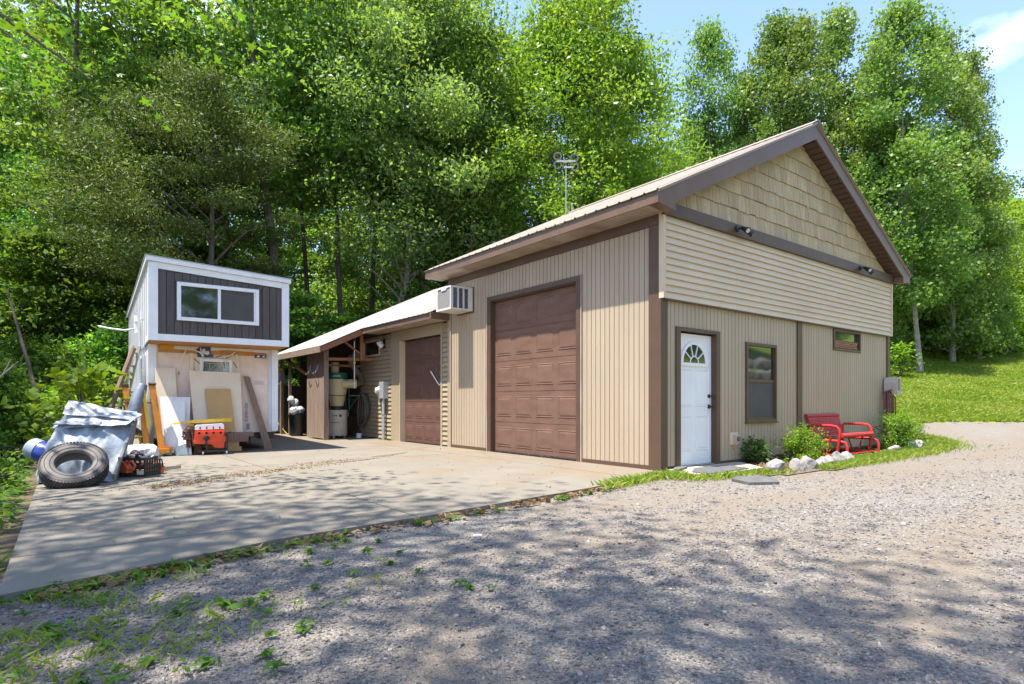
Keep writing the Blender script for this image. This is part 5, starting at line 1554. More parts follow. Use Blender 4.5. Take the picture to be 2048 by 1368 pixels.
for dd, off in (((-.75, .45, -.35), (.05, .05)), ((-.7, -.5, -.3), (-.05, -.02)), ((-.2, .0, .98), (.0, .12))):
    d_ = Vector(dd).normalized(); p = Vector((-.09, 9.05 + off[0], 2.52 + off[1]))
    MB().lathe([(0, -.05), (.03, -.045), (.04, .02), (.055, .1), (.05, .105), (0, .1)], p, d_, 14).build('lamp_head', 'white_paint' if dd[2] < 0 else 'flex_hose', Sl, True)
Em = thing('meter_box', 'grey electric meter box with a round meter on the annex wall', 'meter box', (-.1, 8.9, 1.2))
piece('box', -.16, -.023, 8.80, 9.06, 1.08, 1.53, 'galv_grey', Em)
piece('box_lid', -.165, -.161, 8.815, 9.045, 1.09, 1.50, 'galv_grey', Em)
MB().lathe([(.0, .0), (.085, 0), (.085, .06), (.075, .1), (0, .11)], (-.10, 9.19, 1.30), (-1, .2, 0), 18).build('meter', 'tank_white', Em, True)
piece('meter_base', -.09, -.023, 9.07, 9.29, 1.12, 1.42, 'white_paint', Em)
MB().tube([(-.1, 9.18, 1.2), (-.1, 9.18, .98)], .03, 8).build('conduit_stub', 'stone_tan', Em)
piece('tag_plate', -.032, -.023, 9.05, 9.2, .90, 1.0, 'white_paint', Em)
MB().tube([(-.1, 8.93, 1.079), (-.1, 8.93, 0.0)], .042, 12).build('conduit', 'galv_grey', Em, True)
MB().lathe([(.043, -.02), (.05, -.02), (.05, .02), (.043, .02)], (-.1, 8.93, .68), (0, 0, 1), 12).build('strap', 'galv_grey', Em)
Ob = thing('outlet_box', 'rust stained outlet box low on the wall right of the white door', 'outlet box', (1.87, -.03, .4))
piece('plate', 1.76, 1.985, -.02, -.0045, .30, .50, 'vinyl_gable', Ob)
piece('cover', 1.845, 1.945, -.075, -.021, .33, .46, 'stone_tan', Ob)
MB().lathe([(.0, 0), (.04, 0), (.04, .02), (0, .03)], (1.90, -.076, .395), (0, -1, 0), 12).build('cap', 'flex_hose', Ob)
MB().prism([(1.84, -.0215, .30), (1.93, -.0215, .30), (1.90, -.0215, .2), (1.87, -.0215, .22)], (0, .015, 0)).build('rust_streak', 'lattice_wood', Ob)
Hh = thing('hose_holder', 'pale plastic hose holder shaped like a mailbox at the building corner', 'hose holder', (8.1, -.15, 1.3))
hx, hz_ = 7.98, 1.38
out = [(-.11, -.17), (.11, -.17), (.11, .06), (.085, .13), (.03, .17), (-.03, .17), (-.085, .13), (-.11, .06)]
inn = [(a * .72, b_ * .78 + .0) for a, b_ in out]
c = MB()
n_ = len(out)
vs = [(hx + a, -.30, hz_ + b_) for a, b_ in out] + [(hx + a, -.30, hz_ + b_) for a, b_ in inn] + [(hx + a, -.035, hz_ + b_) for a, b_ in out] + [(hx + a, -.07, hz_ + b_) for a, b_ in inn]
fs = []
for i in range(n_):
    j = (i + 1) % n_
    fs += [(i, j, n_ + j, n_ + i), (j, i, 2 * n_ + i, 2 * n_ + j), (n_ + i, n_ + j, 3 * n_ + j, 3 * n_ + i)]
fs += [tuple(range(3 * n_, 4 * n_)), tuple(range(3 * n_ - 1, 2 * n_ - 1, -1))]
c.add(vs, fs).build('shell', 'stone_tan', Hh)
MB().box(hx - .12, hx + .12, -.325, -.04, hz_ - .205, hz_ - .171).build('tray', 'stone_tan', Hh)
Gh = thing('garden_hose', 'dusty red garden hose hanging in long loops from the pale holder', 'garden hose', (8.0, -.15, .8))
for k in range(7):
    xx = 7.70 + .052 * k if k < 5 else 7.97 + .06 * (k - 5)
    zt_ = 1.28 - .012 * abs(k - 3) if k < 5 else 1.15
    zb_ = .28 + .03 * ((k * 5) % 4) + (.0 if k < 5 else .06)
    yy = -.10 - .018 * (k % 4)
    MB().tube([(xx - .02, yy, zb_ + .1), (xx - .012, yy - .01, (zt_ + zb_) / 2), (xx - .005, yy, zt_ - .05), (xx + .012, yy - .03, zt_), (xx + .03, yy - .06, zt_ - .06), (xx + .022, yy - .07, (zt_ + zb_) / 2), (xx + .018, yy - .06, zb_ + .1), (xx + .01, yy - .04, zb_)], .0145, 6).build('hose_loop', 'hose_red', Gh, True)
An = thing('tv_antenna', 'four ring television antenna on a thin mast above the roof', 'antenna', (2.64, 4.84, 5.3))
MB().tube([(2.64, 4.84, 5.36), (2.64, 4.84, 6.62)], .010, 8).build('mast', 'galv_grey', An)
MB().tube([(2.76, 4.76, 5.42), (2.76, 4.76, 5.72)], .012, 6).build('mast_stub', 'galv_grey', An)
ar = Vector((RX, RY, 0))
ctr = Vector((2.64, 4.84, 6.66))
for sx_ in (-1, 1):
    for sz_ in (0, 1):
        p = ctr + ar * sx_ * .20 + Vector((0, 0, -.06 + .20 * sz_ - .02 * sx_))
        mb = MB()
        pts = [p + ar * math.cos(t) * .1 + Vector((0, 0, math.sin(t) * .105)) for t in [2 * math.pi * i / 20 for i in range(21)]]
        for i in range(20):
            q0, q1 = pts[i], pts[i + 1]
            r0, r1 = p + (q0 - p) * .68, p + (q1 - p) * .68
            fo = Vector((FX, FY, 0)) * .012
            mb.hexa([q0 - fo, q1 - fo, r1 - fo, r0 - fo], [q0 + fo, q1 + fo, r1 + fo, r0 + fo])
        mb.build('ring', 'mat_grey', An)
MB().bar(ctr - ar * .22 + Vector((0, 0, .04)), ctr + ar * .22 + Vector((0, 0, .04)), .04, .03).bar(ctr - ar * .05 + Vector((0, 0, -.1)), ctr + ar * .16 + Vector((0, 0, -.1)), .03, .03).build('crossbar', 'galv_grey', An)

# ------------------------------------------------------------------ before the gable: step, mats, bench, rocks
tag(MB().prism([(-.02, -.36, -.05), (.02, -.80, -.05), (1.45, -.76, -.05), (1.95, -.12, -.05), (1.9, -.035, -.05), (.14, -.035, -.05)], (0, 0, .065)).build('door_step', 'concrete_step'), 'low tan concrete step in front of the white door', 'step')
tag(MB().prism([(.08, -.48, .016), (.12, -.76, .016), (1.13, -.72, .016), (1.25, -.28, .016), (.5, -.22, .016)], (0, 0, .014)).build('door_mat', 'mat_grey'), 'grey door mat lying on the concrete step', 'door mat')
tag(MB().prism([(.22, -.08, .017), (.02, -.22, .017), (.02, -.3, .017), (.45, -.14, .017), (.46, -.07, .017)], (0, 0, .03)).build('flat_stone', 'slate_slab'), 'small flat grey stone at the hinge side of the white door', 'stone')
tag(MB().prism([(.10, -1.08, -.04), (-.06, -1.42, -.04), (.30, -1.62, -.04), (.62, -1.40, -.04), (.78, -1.02, -.04), (.45, -.93, -.04)], (0, 0, .03)).build('paving_slab', 'slate_slab'), 'flat grey paving slab sunk in the gravel before the step', 'slab')

Bn = thing('glider_bench', 'bright red metal glider bench with a mesh back against the gable wall', 'bench', (4.9, -.4, 0))
bx0, bx1 = 4.22, 5.58
rd = 'bench_red'
for xx in (bx0, bx1):
    MB().tube([(xx, -.12, .12), (xx, -.13, .54), (xx, -.16, .565), (xx, -.5, .565), (xx, -.6, .55), (xx, -.645, .50), (xx, -.655, .42), (xx, -.62, .06), (xx, -.60, .03)], .024, 8).build('arm_frame', rd, Bn, True)
    MB().tube([(xx + .03, -.05, .03), (xx + .03, -.06, .24), (xx + .03, -.12, .29), (xx + .03, -.65, .29), (xx + .03, -.74, .26), (xx + .03, -.77, .19), (xx + .03, -.77, .03)], .024, 8).build('base_frame', rd, Bn, True)
    MB().tube([(xx + .03, -.05, .03), (xx + .03, -.77, .03)], .02, 8).build('base_rail', rd, Bn, True)
    MB().tube([(xx, -.22, .34), (xx + .02, -.3, .06)], .014, 6).tube([(xx, -.5, .36), (xx + .02, -.42, .06)], .014, 6).build('swing_arm', rd, Bn)
MB().tube([(bx0, -.1, .06), (bx1 + .03, -.1, .06)], .02, 8).tube([(bx0, -.7, .05), (bx1 + .03, -.7, .05)], .02, 8).build('base_rail', rd, Bn)
# seat: mesh sheet with rolled front edge
def mesh_panel(P4, nu, nv, wd, m, name):
    P4 = [Vector(p) for p in P4]
    mb = MB()
    nn = (P4[1] - P4[0]).cross(P4[3] - P4[0]).normalized()
    for i in range(nu + 1):
        u = i / nu
        mb.bar(P4[0].lerp(P4[1], u), P4[3].lerp(P4[2], u), wd, .005, nn)
    for j in range(nv + 1):
        v = j / nv
        mb.bar(P4[0].lerp(P4[3], v) + nn * .002, P4[1].lerp(P4[2], v) + nn * .002, wd, .004, nn)
    return mb.build(name, m, Bn)
mesh_panel([(bx0 + .03, -.66, .40), (bx1 - .03, -.66, .40), (bx1 - .03, -.17, .345), (bx0 + .03, -.17, .345)], 38, 14, .016, 'bench_mesh', 'seat')
MB().tube([(bx0 + .02, -.67, .385), (bx1 - .02, -.67, .385)], .042, 10).build('seat_edge', rd, Bn, True)
mesh_panel([(bx0 + .05, -.17, .35), (bx1 - .05, -.17, .35), (bx1 - .05, .0 - .06, .72), (bx0 + .05, -.06, .72)], 38, 12, .017, 'bench_mesh', 'backrest')
MB().tube([(bx0 + .02, -.045, .735), (bx1 - .02, -.045, .735)], .034, 10).build('backrest_edge', 'bench_mesh', Bn, True)
for xx in (bx0 + .05, bx0 + .46, bx0 + .88, bx1 - .05):
    MB().tube([(xx, -.165, .345), (xx, -.055, .73)], .011, 6).build('backrest_rib', rd, Bn)

def rock(i, x, y, s_, h_, label):
    r_ = random.Random(100 + i)
    n1, n2 = 9, 6
    import bmesh
    bm = bmesh.new()
    bmesh.ops.create_icosphere(bm, subdivisions=2, radius=1)
    cuts = [(Vector((r_.uniform(-1, 1), r_.uniform(-1, 1), r_.uniform(-.3, 1))).normalized(), r_.uniform(.5, .8)) for _ in range(9)]
    for v in bm.verts:
        co = v.co.copy()
        for n__, d__ in cuts:
            e = co.dot(n__) - d__
            if e > 0: co -= n__ * e * .95
        co += Vector((r_.uniform(-1, 1), r_.uniform(-1, 1), r_.uniform(-1, 1))) * .035
        v.co = Vector((x + co.x * s_ * .5, y + co.y * s_ * .42, -.04 + (co.z + .55) * h_ * .6))
    me = bpy.data.meshes.new('rock')
    bm.to_mesh(me); bm.free()
    o = link('rock', me, 'rock')
    tag(o, label, 'rock', 'pale rocks edging the flower bed')
RK = [(1.36, -1.0, .36, .26, 'pale angular rock at the step end of the bed edging'),
      (1.86, -1.05, .34, .22, 'second pale rock from the step, flat topped, before the near bush'),
      (2.33, -.98, .37, .24, 'third pale rock from the step, speckled, below the near bush'),
      (2.70, -1.02, .28, .21, 'fourth pale rock from the step, small and low'),
      (2.97, -1.0, .28, .25, 'fifth pale rock from the step, before the bench foot'),
      (3.28, -1.0, .34, .28, 'sixth pale rock from the step, pale and rounded, before the bench'),
      (3.80, -.95, .36, .25, 'seventh pale rock from the step, last of the near row'),
      (6.62, -.70, .36, .19, 'half buried low pale rock right of the bench'),
      (7.30, -.74, .42, .30, 'grey mottled rock before the far bush'),
      (7.75, -.72, .36, .26, 'pale rock touching the mottled one at the right end of the row'),
      (9.3, -.25, .42, .22, 'dark bottomed rock round the corner beyond the far bush'),
      (9.9, .25, .40, .24, 'farthest pale rock round the corner of the building')]
for i, (x, y, s_, h_, ll) in enumerate(RK): rock(i, x, y, s_, h_, ll)
# bank of boulders across the drive, seen only in the glass
for i in range(14):
    r_ = random.Random(300 + i)
    x = 25 + (i % 7) * 1.6 + r_.uniform(-.4, .4); y = -13.6 - (i // 7) * 1.5 + r_.uniform(-.3, .3)
    import bmesh
    bm = bmesh.new(); bmesh.ops.create_icosphere(bm, subdivisions=1, radius=1)
    zz = float(terrain(x, y))
    for v in bm.verts:
        v.co = Vector((x + v.co.x * .85 * r_.uniform(.8, 1.1), y + v.co.y * .7 * r_.uniform(.8, 1.1), zz + .2 + v.co.z * .6 * r_.uniform(.8, 1.1)))
    me = bpy.data.meshes.new('boulder'); bm.to_mesh(me); bm.free()
    tag(link('boulder', me, 'rock'), 'pale boulder on the grass bank across the drive, mirrored in the window', 'boulder', 'boulders on the bank')
# scraps on the ground
tag(MB().obox((-4.35, -1.68, -.033), (.03, -.012, .0), (.005, .012, 0), (0, 0, .006)).build('paper_scrap', 'print_white'), 'small white scrap lying on the gravel near the slab edge', 'scrap')

# ------------------------------------------------------------------ vegetation
def unit(a):
    return a / np.maximum(np.linalg.norm(a, axis=1, keepdims=True), 1e-9)

def leaf_quads(C, size, asp, rng, up=.5, D=None, fold=.12, szvar=.5):
    """folded diamond leaves at the centres C"""
    n = len(C)
    nr = rng.normal(size=(n, 3)); nr[:, 2] += up * 2.2 * rng.random(n)
    nr = unit(nr)
    a = rng.normal(size=(n, 3)) if D is None else D + rng.normal(size=(n, 3)) * .45
    a = unit(a - nr * np.sum(a * nr, 1, keepdims=True))
    b = np.cross(nr, a)
    s = size * (1 + szvar * (rng.random((n, 1)) * 2 - 1))
    V = np.empty((n, 4, 3))
    V[:, 0] = C - a * s * .5
    V[:, 1] = C + b * s * .5 * asp + nr * s * fold - a * s * .06
    V[:, 2] = C + a * s * .5
    V[:, 3] = C - b * s * .5 * asp + nr * s * fold - a * s * .06
    return V.reshape(-1, 3)

def leaf_mesh(name, C, size, asp, rng, m, tint, **k):
    V = leaf_quads(C, size, asp, rng, **k)
    F = np.arange(len(V)).reshape(-1, 4)
    me = np_mesh(name, V, F, tint=tint)
    me.materials.append(MATS[m])
    return me

SHAPES = {
    'broad': lambda t: np.sqrt(np.clip(np.sin(np.pi * (.10 + .86 * t)), 0, 1)),
    'tall': lambda t: np.clip(.55 + .9 * t, 0, 1) * np.sqrt(np.clip(1.02 - t ** 3, 0, 1)),
    'poplar': lambda t: np.clip(.62 + .9 * t, 0, 1) * np.clip(1.08 - t ** 2.2, 0, 1) ** .8,
    'cone': lambda t: np.clip(1.05 - t, 0, 1) ** .8,
    'ball': lambda t: np.sqrt(np.clip(1 - (2 * t - .85) ** 2 / 1.35, 0.02, 1)),
}
MODELS = {}

def tree_model(key, seed, H, cb, R, shape, ncl, nleaf, lsz, asp, lm, bm_, tr, bend=.4, cs=.8, flat=.5, up=.6, droop=0.0, off=(0, 0), nlimb=26, outw=.6, path=None, radial=False, tfall=1.0):
    rng = np.random.default_rng(seed)
    # trunk
    nz = 9
    if path is None:
        ph = rng.random(4) * 6.28
        path = [(bend * (math.sin(i / (nz - 1) * 2.6 + ph[0]) - math.sin(ph[0])), bend * (math.sin(i / (nz - 1) * 2.2 + ph[1]) - math.sin(ph[1])), H * .93 * i / (nz - 1)) for i in range(nz)]
    pz = np.array(path)
    top = pz[-1, 2]
    mb = MB()
    rr = [tr * (1.35 if i == 0 else 1.0) * max(.10, (1 - .88 * (p[2] / top))) for i, p in enumerate(path)]
    mb.tube([(0, 0, -.4)] + list(path), [tr * 1.6] + rr, 9)
    # clusters of foliage
    t = rng.random(ncl) ** tfall
    ang = rng.random(ncl) * 2 * np.pi
    r = R * SHAPES[shape](t) * (rng.random(ncl) ** outw) * (.85 + .3 * rng.random(ncl))
    cz = cb + t * (H - cb)
    px_ = np.interp(cz, pz[:, 2], pz[:, 0]); py_ = np.interp(cz, pz[:, 2], pz[:, 1])
    CC = np.stack([px_ + r * np.cos(ang) + off[0] * (1 - t * .6), py_ + r * np.sin(ang) + off[1] * (1 - t * .6), cz - droop * (r / max(R, .1)) ** 2], 1)
    order = rng.permutation(ncl)[:nlimb]
    for i in order:
        c_ = CC[i]
        zb = max(cb * .6, c_[2] - (.35 + .35 * rng.random()) * np.hypot(c_[0], c_[1]) - .3)
        zb = min(zb, top * .97)
        b0 = Vector((float(np.interp(zb, pz[:, 2], pz[:, 0])), float(np.interp(zb, pz[:, 2], pz[:, 1])), zb))
        e = Vector(c_)
        mid = b0.lerp(e, .5) + Vector((rng.normal() * .15, rng.normal() * .15, .12 * (e - b0).length * (1 if droop <= 0 else .4)))
        r0 = max(.018, tr * .42 * (1 - zb / top * .7))
        mb.tube([b0, b0.lerp(mid, .5) + Vector((0, 0, .05)), mid, e], [r0, r0 * .8, r0 * .55, r0 * .2], 5, False)
    trunk = mb.mesh('trunk', True); trunk.materials.append(MATS[bm_])
    # leaves: heavier clusters get more leaves
    wgt = rng.random(ncl) * .8 + .5
    cnt = (wgt / wgt.sum() * nleaf).astype(int)
    idx = np.repeat(np.arange(ncl), cnt)
    sig = cs * (.6 + .8 * rng.random(ncl))
    g = rng.normal(size=(len(idx), 3))
    rad = np.linalg.norm(g, axis=1, keepdims=True)
    g = g / rad * np.minimum(rad, 2.1)
    g *= sig[idx][:, None]
    g[:, 2] *= flat
    P_ = CC[idx] + g
    D = None
    if radial:
        D = unit(np.stack([CC[idx][:, 0] - off[0], CC[idx][:, 1] - off[1], np.full(len(idx), .25)], 1) * np.array([1, 1, 1]))
        along = rng.normal(size=(len(idx), 1)) * sig[idx][:, None] * .9
        P_ = P_ + D * along
    keep = P_[:, 2] > .05
    P_ = P_[keep]; idx = idx[keep]
    if D is not None: D = D[keep]
    tint = np.clip(rng.random(ncl)[idx] * .55 + rng.random(len(idx)) * .55 - .05, 0, 1)
    crown = leaf_mesh('crown', P_, lsz, asp, rng, lm, tint, up=up, D=D)
    MODELS[key] = (trunk, crown, bm_, lm)

tree_model('wood_a', 1, 22, 2.5, 4.3, 'tall', 125, 26000, .185, .62, 'leaf_wood', 'bark_grey', .24, .5, .58, .45)
tree_model('wood_b', 2, 20, 3.0, 4.6, 'broad', 115, 26000, .185, .66, 'leaf_wood', 'bark_dark', .22, .8, .6, .45)
tree_model('wood_c', 3, 24, 5.0, 4.0, 'tall', 110, 25000, .185, .6, 'leaf_wood', 'bark_grey', .22, .6, .56, .45)
tree_model('fine', 4, 19, 6.0, 5.6, 'broad', 170, 60000, .17, .48, 'leaf_light', 'bark_pale', .20, .5, .72, .6, droop=1.2, nlimb=34,
           path=[(0, 0, 0), (-.30, 0, 1.5), (-.33, 0, 2.8), (-.05, 0, 4.2), (.35, 0, 5.6), (.45, .1, 7), (.35, .2, 9), (.6, .2, 12), (.4, .1, 17)])
tree_model('fork', 5, 21, 10.0, 4.6, 'broad', 120, 19000, .20, .6, 'leaf_wood', 'bark_grey', .25, .3, .7, .5, nlimb=40,
           path=[(0, 0, 0), (.05, 0, 2), (-.05, 0, 4), (-.12, 0, 6.5), (-.45, 0, 8.5), (-.85, .2, 11), (-1.0, .2, 14), (-1.2, .2, 19)])
tree_model('yellow', 6, 18, 2.0, 3.5, 'tall', 140, 32000, .17, .5, 'leaf_yellow', 'bark_grey', .16, .5, .55, .5, nlimb=30)
tree_model('poplar_a', 7, 22, 1.0, 3.0, 'poplar', 190, 36000, .16, .85, 'leaf_poplar', 'bark_pale', .14, .35, .42, .85, up=.2, nlimb=46)
tree_model('poplar_b', 8, 22, 4.0, 3.3, 'poplar', 180, 34000, .16, .85, 'leaf_poplar', 'bark_pale', .14, .5, .44, .85, up=.2, nlimb=46)
tree_model('cedar', 9, 11.5, 4.6, 3.9, 'broad', 170, 80000, .14, .26, 'leaf_cedar', 'bark_dark', .17, .3, .42, .24, up=.3, off=(-1.9, 1.2), nlimb=60, radial=True, outw=.45)
tree_model('pole', 21, 19, 9.5, 3.2, 'tall', 60, 8000, .21, .6, 'leaf_wood', 'bark_dark', .15, .5, .6, .45, nlimb=26)
tree_model('feather', 10, 13, .8, 5.0, 'broad', 150, 34000, .30, .42, 'leaf_yellow', 'bark_grey', .16, .5, 1.0, .20, up=1.2, nlimb=30)
tree_model('hill_a', 11, 12, 1.5, 4.2, 'broad', 90, 9000, .42, .7, 'leaf_wood', 'bark_grey', .2, .3, .9, .6, nlimb=8)
tree_model('hill_b', 12, 13, 1.5, 4.0, 'ball', 90, 9000, .40, .7, 'leaf_light', 'bark_grey', .2, .3, .9, .6, nlimb=8)
tree_model('sapling', 13, 6.0, 1.2, 1.7, 'broad', 70, 7000, .17, .62, 'leaf_shrub', 'bark_dark', .045, .4, .42, .3, up=1.3, nlimb=22)
tree_model('shrub_a', 14, 2.6, .15, 1.6, 'ball', 60, 6500, .15, .62, 'leaf_shrub', 'bark_dark', .035, .2, .36, .55, up=1.0, nlimb=14)
tree_model('shrub_b', 15, 3.4, .2, 1.5, 'broad', 60, 6500, .16, .6, 'leaf_wood', 'bark_dark', .035, .3, .4, .4, up=1.2, nlimb=14)
tree_model('shrub_big', 16, 1.55, .25, .85, 'broad', 34, 420, .17, .85, 'leaf_box', 'bark_grey', .018, .15, .22, .5, up=1.5, nlimb=24)
tree_model('box_a', 17, .72, .04, .44, 'ball', 60, 4200, .042, .55, 'leaf_box', 'bark_dark', .018, .06, .085, .8, up=.8, nlimb=26)
tree_model('box_b', 18, .80, .04, .42, 'broad', 55, 3800, .045, .5, 'leaf_box', 'bark_dark', .018, .06, .095, .9, up=.5, nlimb=26)
tree_model('low_plant', 19, .42, .02, .24, 'ball', 26, 420, .075, .5, 'leaf_shrub', 'bark_dark', .008, .03, .07, .7, up=.8, nlimb=10)
tree_model('weed', 20, .55, .03, .34, 'ball', 24, 330, .085, .55, 'leaf_shrub', 'bark_grey', .007, .06, .10, .6, up=1.2, nlimb=12)

PLACED = {}
def plant(key, name, x, y, sc=1.0, label='', cat='tree', group=None, rot=None, z=None, parts=('trunk', 'crown'), tilt=(0, 0)):
    tm, cm, _, _ = MODELS[key]
    k = len(PLACED); PLACED[k] = 1
    zz = float(terrain(x, y)) if z is None else z
    r = thing(name, label, cat, (x, y, zz), group)
    r.rotation_euler = (tilt[0], tilt[1], (k * 2.399963) % 6.283 if rot is None else rot)
    s3 = (sc, sc, sc) if not isinstance(sc, tuple) else sc
    r.scale = s3
    for nm, me in ((parts[0], tm), (parts[1], cm)):
        o = bpy.data.objects.new(nm, me); COL.objects.link(o); o.parent = r
        WL[o.name] = Vector((x, y, zz))
    return r

def at(px, d):                     # ground point seen towards column px of the 2048 wide frame at depth d
    l = (px - 1024) / 1181.1 * d
    return CAMX + FX * d + RX * l, CAMY + FY * d + RY * l

FACE = -YAW                        # rotation that turns model x towards the picture's right
def tp(key, px, d, sc, label, group=None, rot=None, name='tree'):
    x, y = at(px, d)
    return plant(key, name, x, y, sc, label, 'tree', group, rot)

tp('cedar', 408, 20.5, 1.0, 'olive green cedar with wide dusty sprays behind the tiny house', None, FACE, 'cedar_tree')
tp('wood_c', 122, 23, .95, 'tall tree with a dark bare lower trunk left of the cedar', None, 1.0, 'forest_tree')
tp('fork', 553, 24, 1.05, 'tall forked grey tree rising between the cedar and the pale crooked tree', None, FACE, 'forked_tree')
tp('fine', 797, 26.5, 1.0, 'fine leaved light green tree on a pale crooked trunk behind the annex', None, FACE, 'crooked_tree')
tp('wood_c', 850, 28.5, .95, 'dark trunked tree just right of the pale crooked trunk', None, 2.0, 'forest_tree')
for i, (px, d, s_, ll) in enumerate([(268, 22, .92, 'slender dark trunk just left of the cedar stem'), (312, 24.5, .95, 'slender dark trunk close left of the cedar stem'), (622, 27, 1.0, 'slender dark trunk right of the forked tree'),
                                  (690, 25.5, .95, 'slender dark trunk midway between forked and crooked tree'), (742, 28, 1.0, 'slender dark trunk close left of the crooked tree'), (925, 26, .9, 'slender dark trunk over the far end of the workshop roof')]):
    tp('pole', px, d, s_, ll, 'slender trunks at the wood edge', i * 1.3, 'slender_tree')
tp('yellow', 1180, 25, 1.03, 'yellow green tree directly above the antenna', None, 2.2, 'leafy_tree')
tp('yellow', 1078, 27, .98, 'yellow green tree left of the one above the antenna', None, .4, 'leafy_tree')
tp('yellow', 1285, 28, .93, 'yellow green tree at the left edge of the open sky', None, 4.0, 'leafy_tree')
for px, d, yt, k, rw_, ll in ((1388, 35, 250, 'poplar_a', .9, 'low poplar at the left end of the row before the open sky'), (1445, 34, 50, 'poplar_b', .82, 'slim poplar first on the right of the gap of sky'),
                     (1502, 35, 150, 'poplar_a', .9, 'shorter poplar between two taller ones behind the left roof slope'), (1562, 33, 18, 'poplar_a', .95, 'poplar rising behind the left slope of the gable'),
                     (1632, 32, 22, 'poplar_b', 1.0, 'poplar rising straight behind the gable peak'), (1694, 34, 0, 'poplar_b', 1.0, 'poplar just right of the gable peak'), (1768, 33, 62, 'poplar_a', 1.0, 'poplar between the peak and the right eave'),
                     (1840, 30.5, 5, 'poplar_b', 1.1, 'poplar whose pale bare trunk stands at the lawn edge right of the gable'), (1905, 34, 60, 'poplar_a', 1.0, 'poplar right of the one with the bare trunk'), (1958, 35, 95, 'poplar_a', .85, 'rightmost poplar against the sky')):
    x, y = at(px, d)
    s_ = (1 + (803 - yt) / 1181 * d - float(terrain(x, y))) / 22.3
    tp(k, px, d, (s_ * rw_, s_ * rw_, s_), ll, 'poplars behind the workshop', px * .7, 'poplar_tree')
def where(px):
    for lim, s in ((60, 'at the left picture edge'), (250, 'left of the cedar'), (470, 'behind the cedar'), (600, 'round the forked tree'), (740, 'between the forked and the crooked tree'), (880, 'round the crooked tree'), (1010, 'above the far end of the workshop roof')):
        if px < lim: return s
    return 'above the roof left of the antenna'
GR = 'tall trees of the dense wood'
HM = {'wood_a': 22.3, 'wood_b': 20.3, 'wood_c': 24.3}
for i, (px, d, up_, k) in enumerate([(205, 26, .60, 'wood_a'), (420, 29, .62, 'wood_a'), 
                                    (905, 32, .62, 'wood_b'), (985, 30, .64, 'wood_a'), (1130, 33, .56, 'wood_b'),
                                    (1235, 35, .54, 'wood_a'), (150, 33, .69, 'wood_b'), (-20, 33, .70, 'wood_a'), 
                                    (760, 38, .66, 'wood_b'), (690, 44, .70, 'wood_b'), (-110, 31, .66, 'wood_c'), (80, 42, .72, 'wood_a'), (540, 46, .72, 'wood_b'), (930, 43, .70, 'wood_c'), (-90, 52, .62, 'wood_a'), (20, 50, .60, 'wood_b'), (150, 53, .62, 'wood_a'), (260, 50, .60, 'wood_b'), (380, 52, .62, 'wood_a'), (480, 54, .62, 'wood_b'), (600, 52, .62, 'wood_a'), (720, 55, .62, 'wood_b'), (830, 52, .6, 'wood_a'), (1010, 50, .6, 'wood_b')]):
    x, y = at(px, d)
    tp(k, px, d, (1 + up_ * d - float(terrain(x, y))) / HM[k], ('tall leafy tree in the front wood ' if d < 34.5 else 'tall leafy tree deep in the wood ') + where(px), GR, i * 1.7, 'forest_tree')
GR2 = 'lower trees behind the workshop roof'
for i, (px, d, s_, k) in enumerate([(1370, 40, .74, 'wood_b'), (1430, 43, .80, 'wood_a'), (1500, 42, .86, 'wood_b'), (1590, 42, .80, 'wood_a'), (1690, 41, .86, 'wood_b'), (1800, 42, .76, 'wood_a'), (1335, 33, .66, 'wood_b'), (1900, 44, .74, 'wood_b')]):
    tp(k, px, d, s_, 'lower leafy tree filling the gaps between the poplars behind the roof', GR2, i * 2.1, 'forest_tree')
tp('feather', 1905, 43, .9, 'feathery layered tree at the back of the lawn beside the rightmost poplar', None, 1, 'feathery_tree')
tp('feather', 1985, 49, 1.0, 'feathery light green tree left of the picture edge beyond the lawn crest', None, 2.5, 'feathery_tree')
tp('feather', 2075, 52, .9, 'feathery tree cut by the right picture edge beyond the lawn', None, 4, 'feathery_tree')
tp('feather', 1865, 48, .8, 'feathery tree half hidden behind the pale poplar trunk', None, 5, 'feathery_tree')
rh = random.Random(21)
for i in range(46):
    px = 1800 + rh.random() * 380; d = 64 + (i / 46) * 62 + rh.random() * 6
    tp('hill_a' if i % 2 else 'hill_b', px, d, rh.uniform(.8, 1.15), 'distant round tree on the wooded hill at the far right', 'trees on the far hill', rh.random() * 6, 'hill_tree')
for i, (x, y, s_) in enumerate([(-12.6, 8.6, .66), (-12.2, 12.6, .72), (-12.4, 17.0, .8)]):  # out of view, added to cast shade on the wood edge
    plant('wood_b' if i % 2 else 'wood_a', 'forest_tree', x, y, s_, 'unseen leafy tree added beside the slab to shade the wood edge', 'tree', 'added shade trees left of the slab')
rs2 = random.Random(31)
for i in range(74):
    px = rs2.uniform(-160, 900); d = rs2.uniform(19, 36)
    x, y = at(px, d)
    if -6.3 < x < -2.2 and y < 17.5 or (x > -1.8 and y < 14.6): continue
    plant('shrub_a' if i % 2 else 'shrub_b', 'undergrowth_shrub', x, y, rs2.uniform(.75, 1.3) * (.8 if px > 520 else 1), 'green shrub in the shaded undergrowth ' + where(px), 'shrub', 'undergrowth shrubs of the wood')
for i in range(30):
    px = rs2.uniform(-140, 880); d = rs2.uniform(20, 33)
    x, y = at(px, d)
    if -6.3 < x < -2.2 and y < 17.5 or (x > -1.8 and y < 14.6): continue
    plant('sapling', 'sapling', x, y, rs2.uniform(.8, 1.35) * (.6 if px > 480 else .85), 'thin understorey sapling in the shade ' + where(px), 'sapling', 'saplings under the wood')
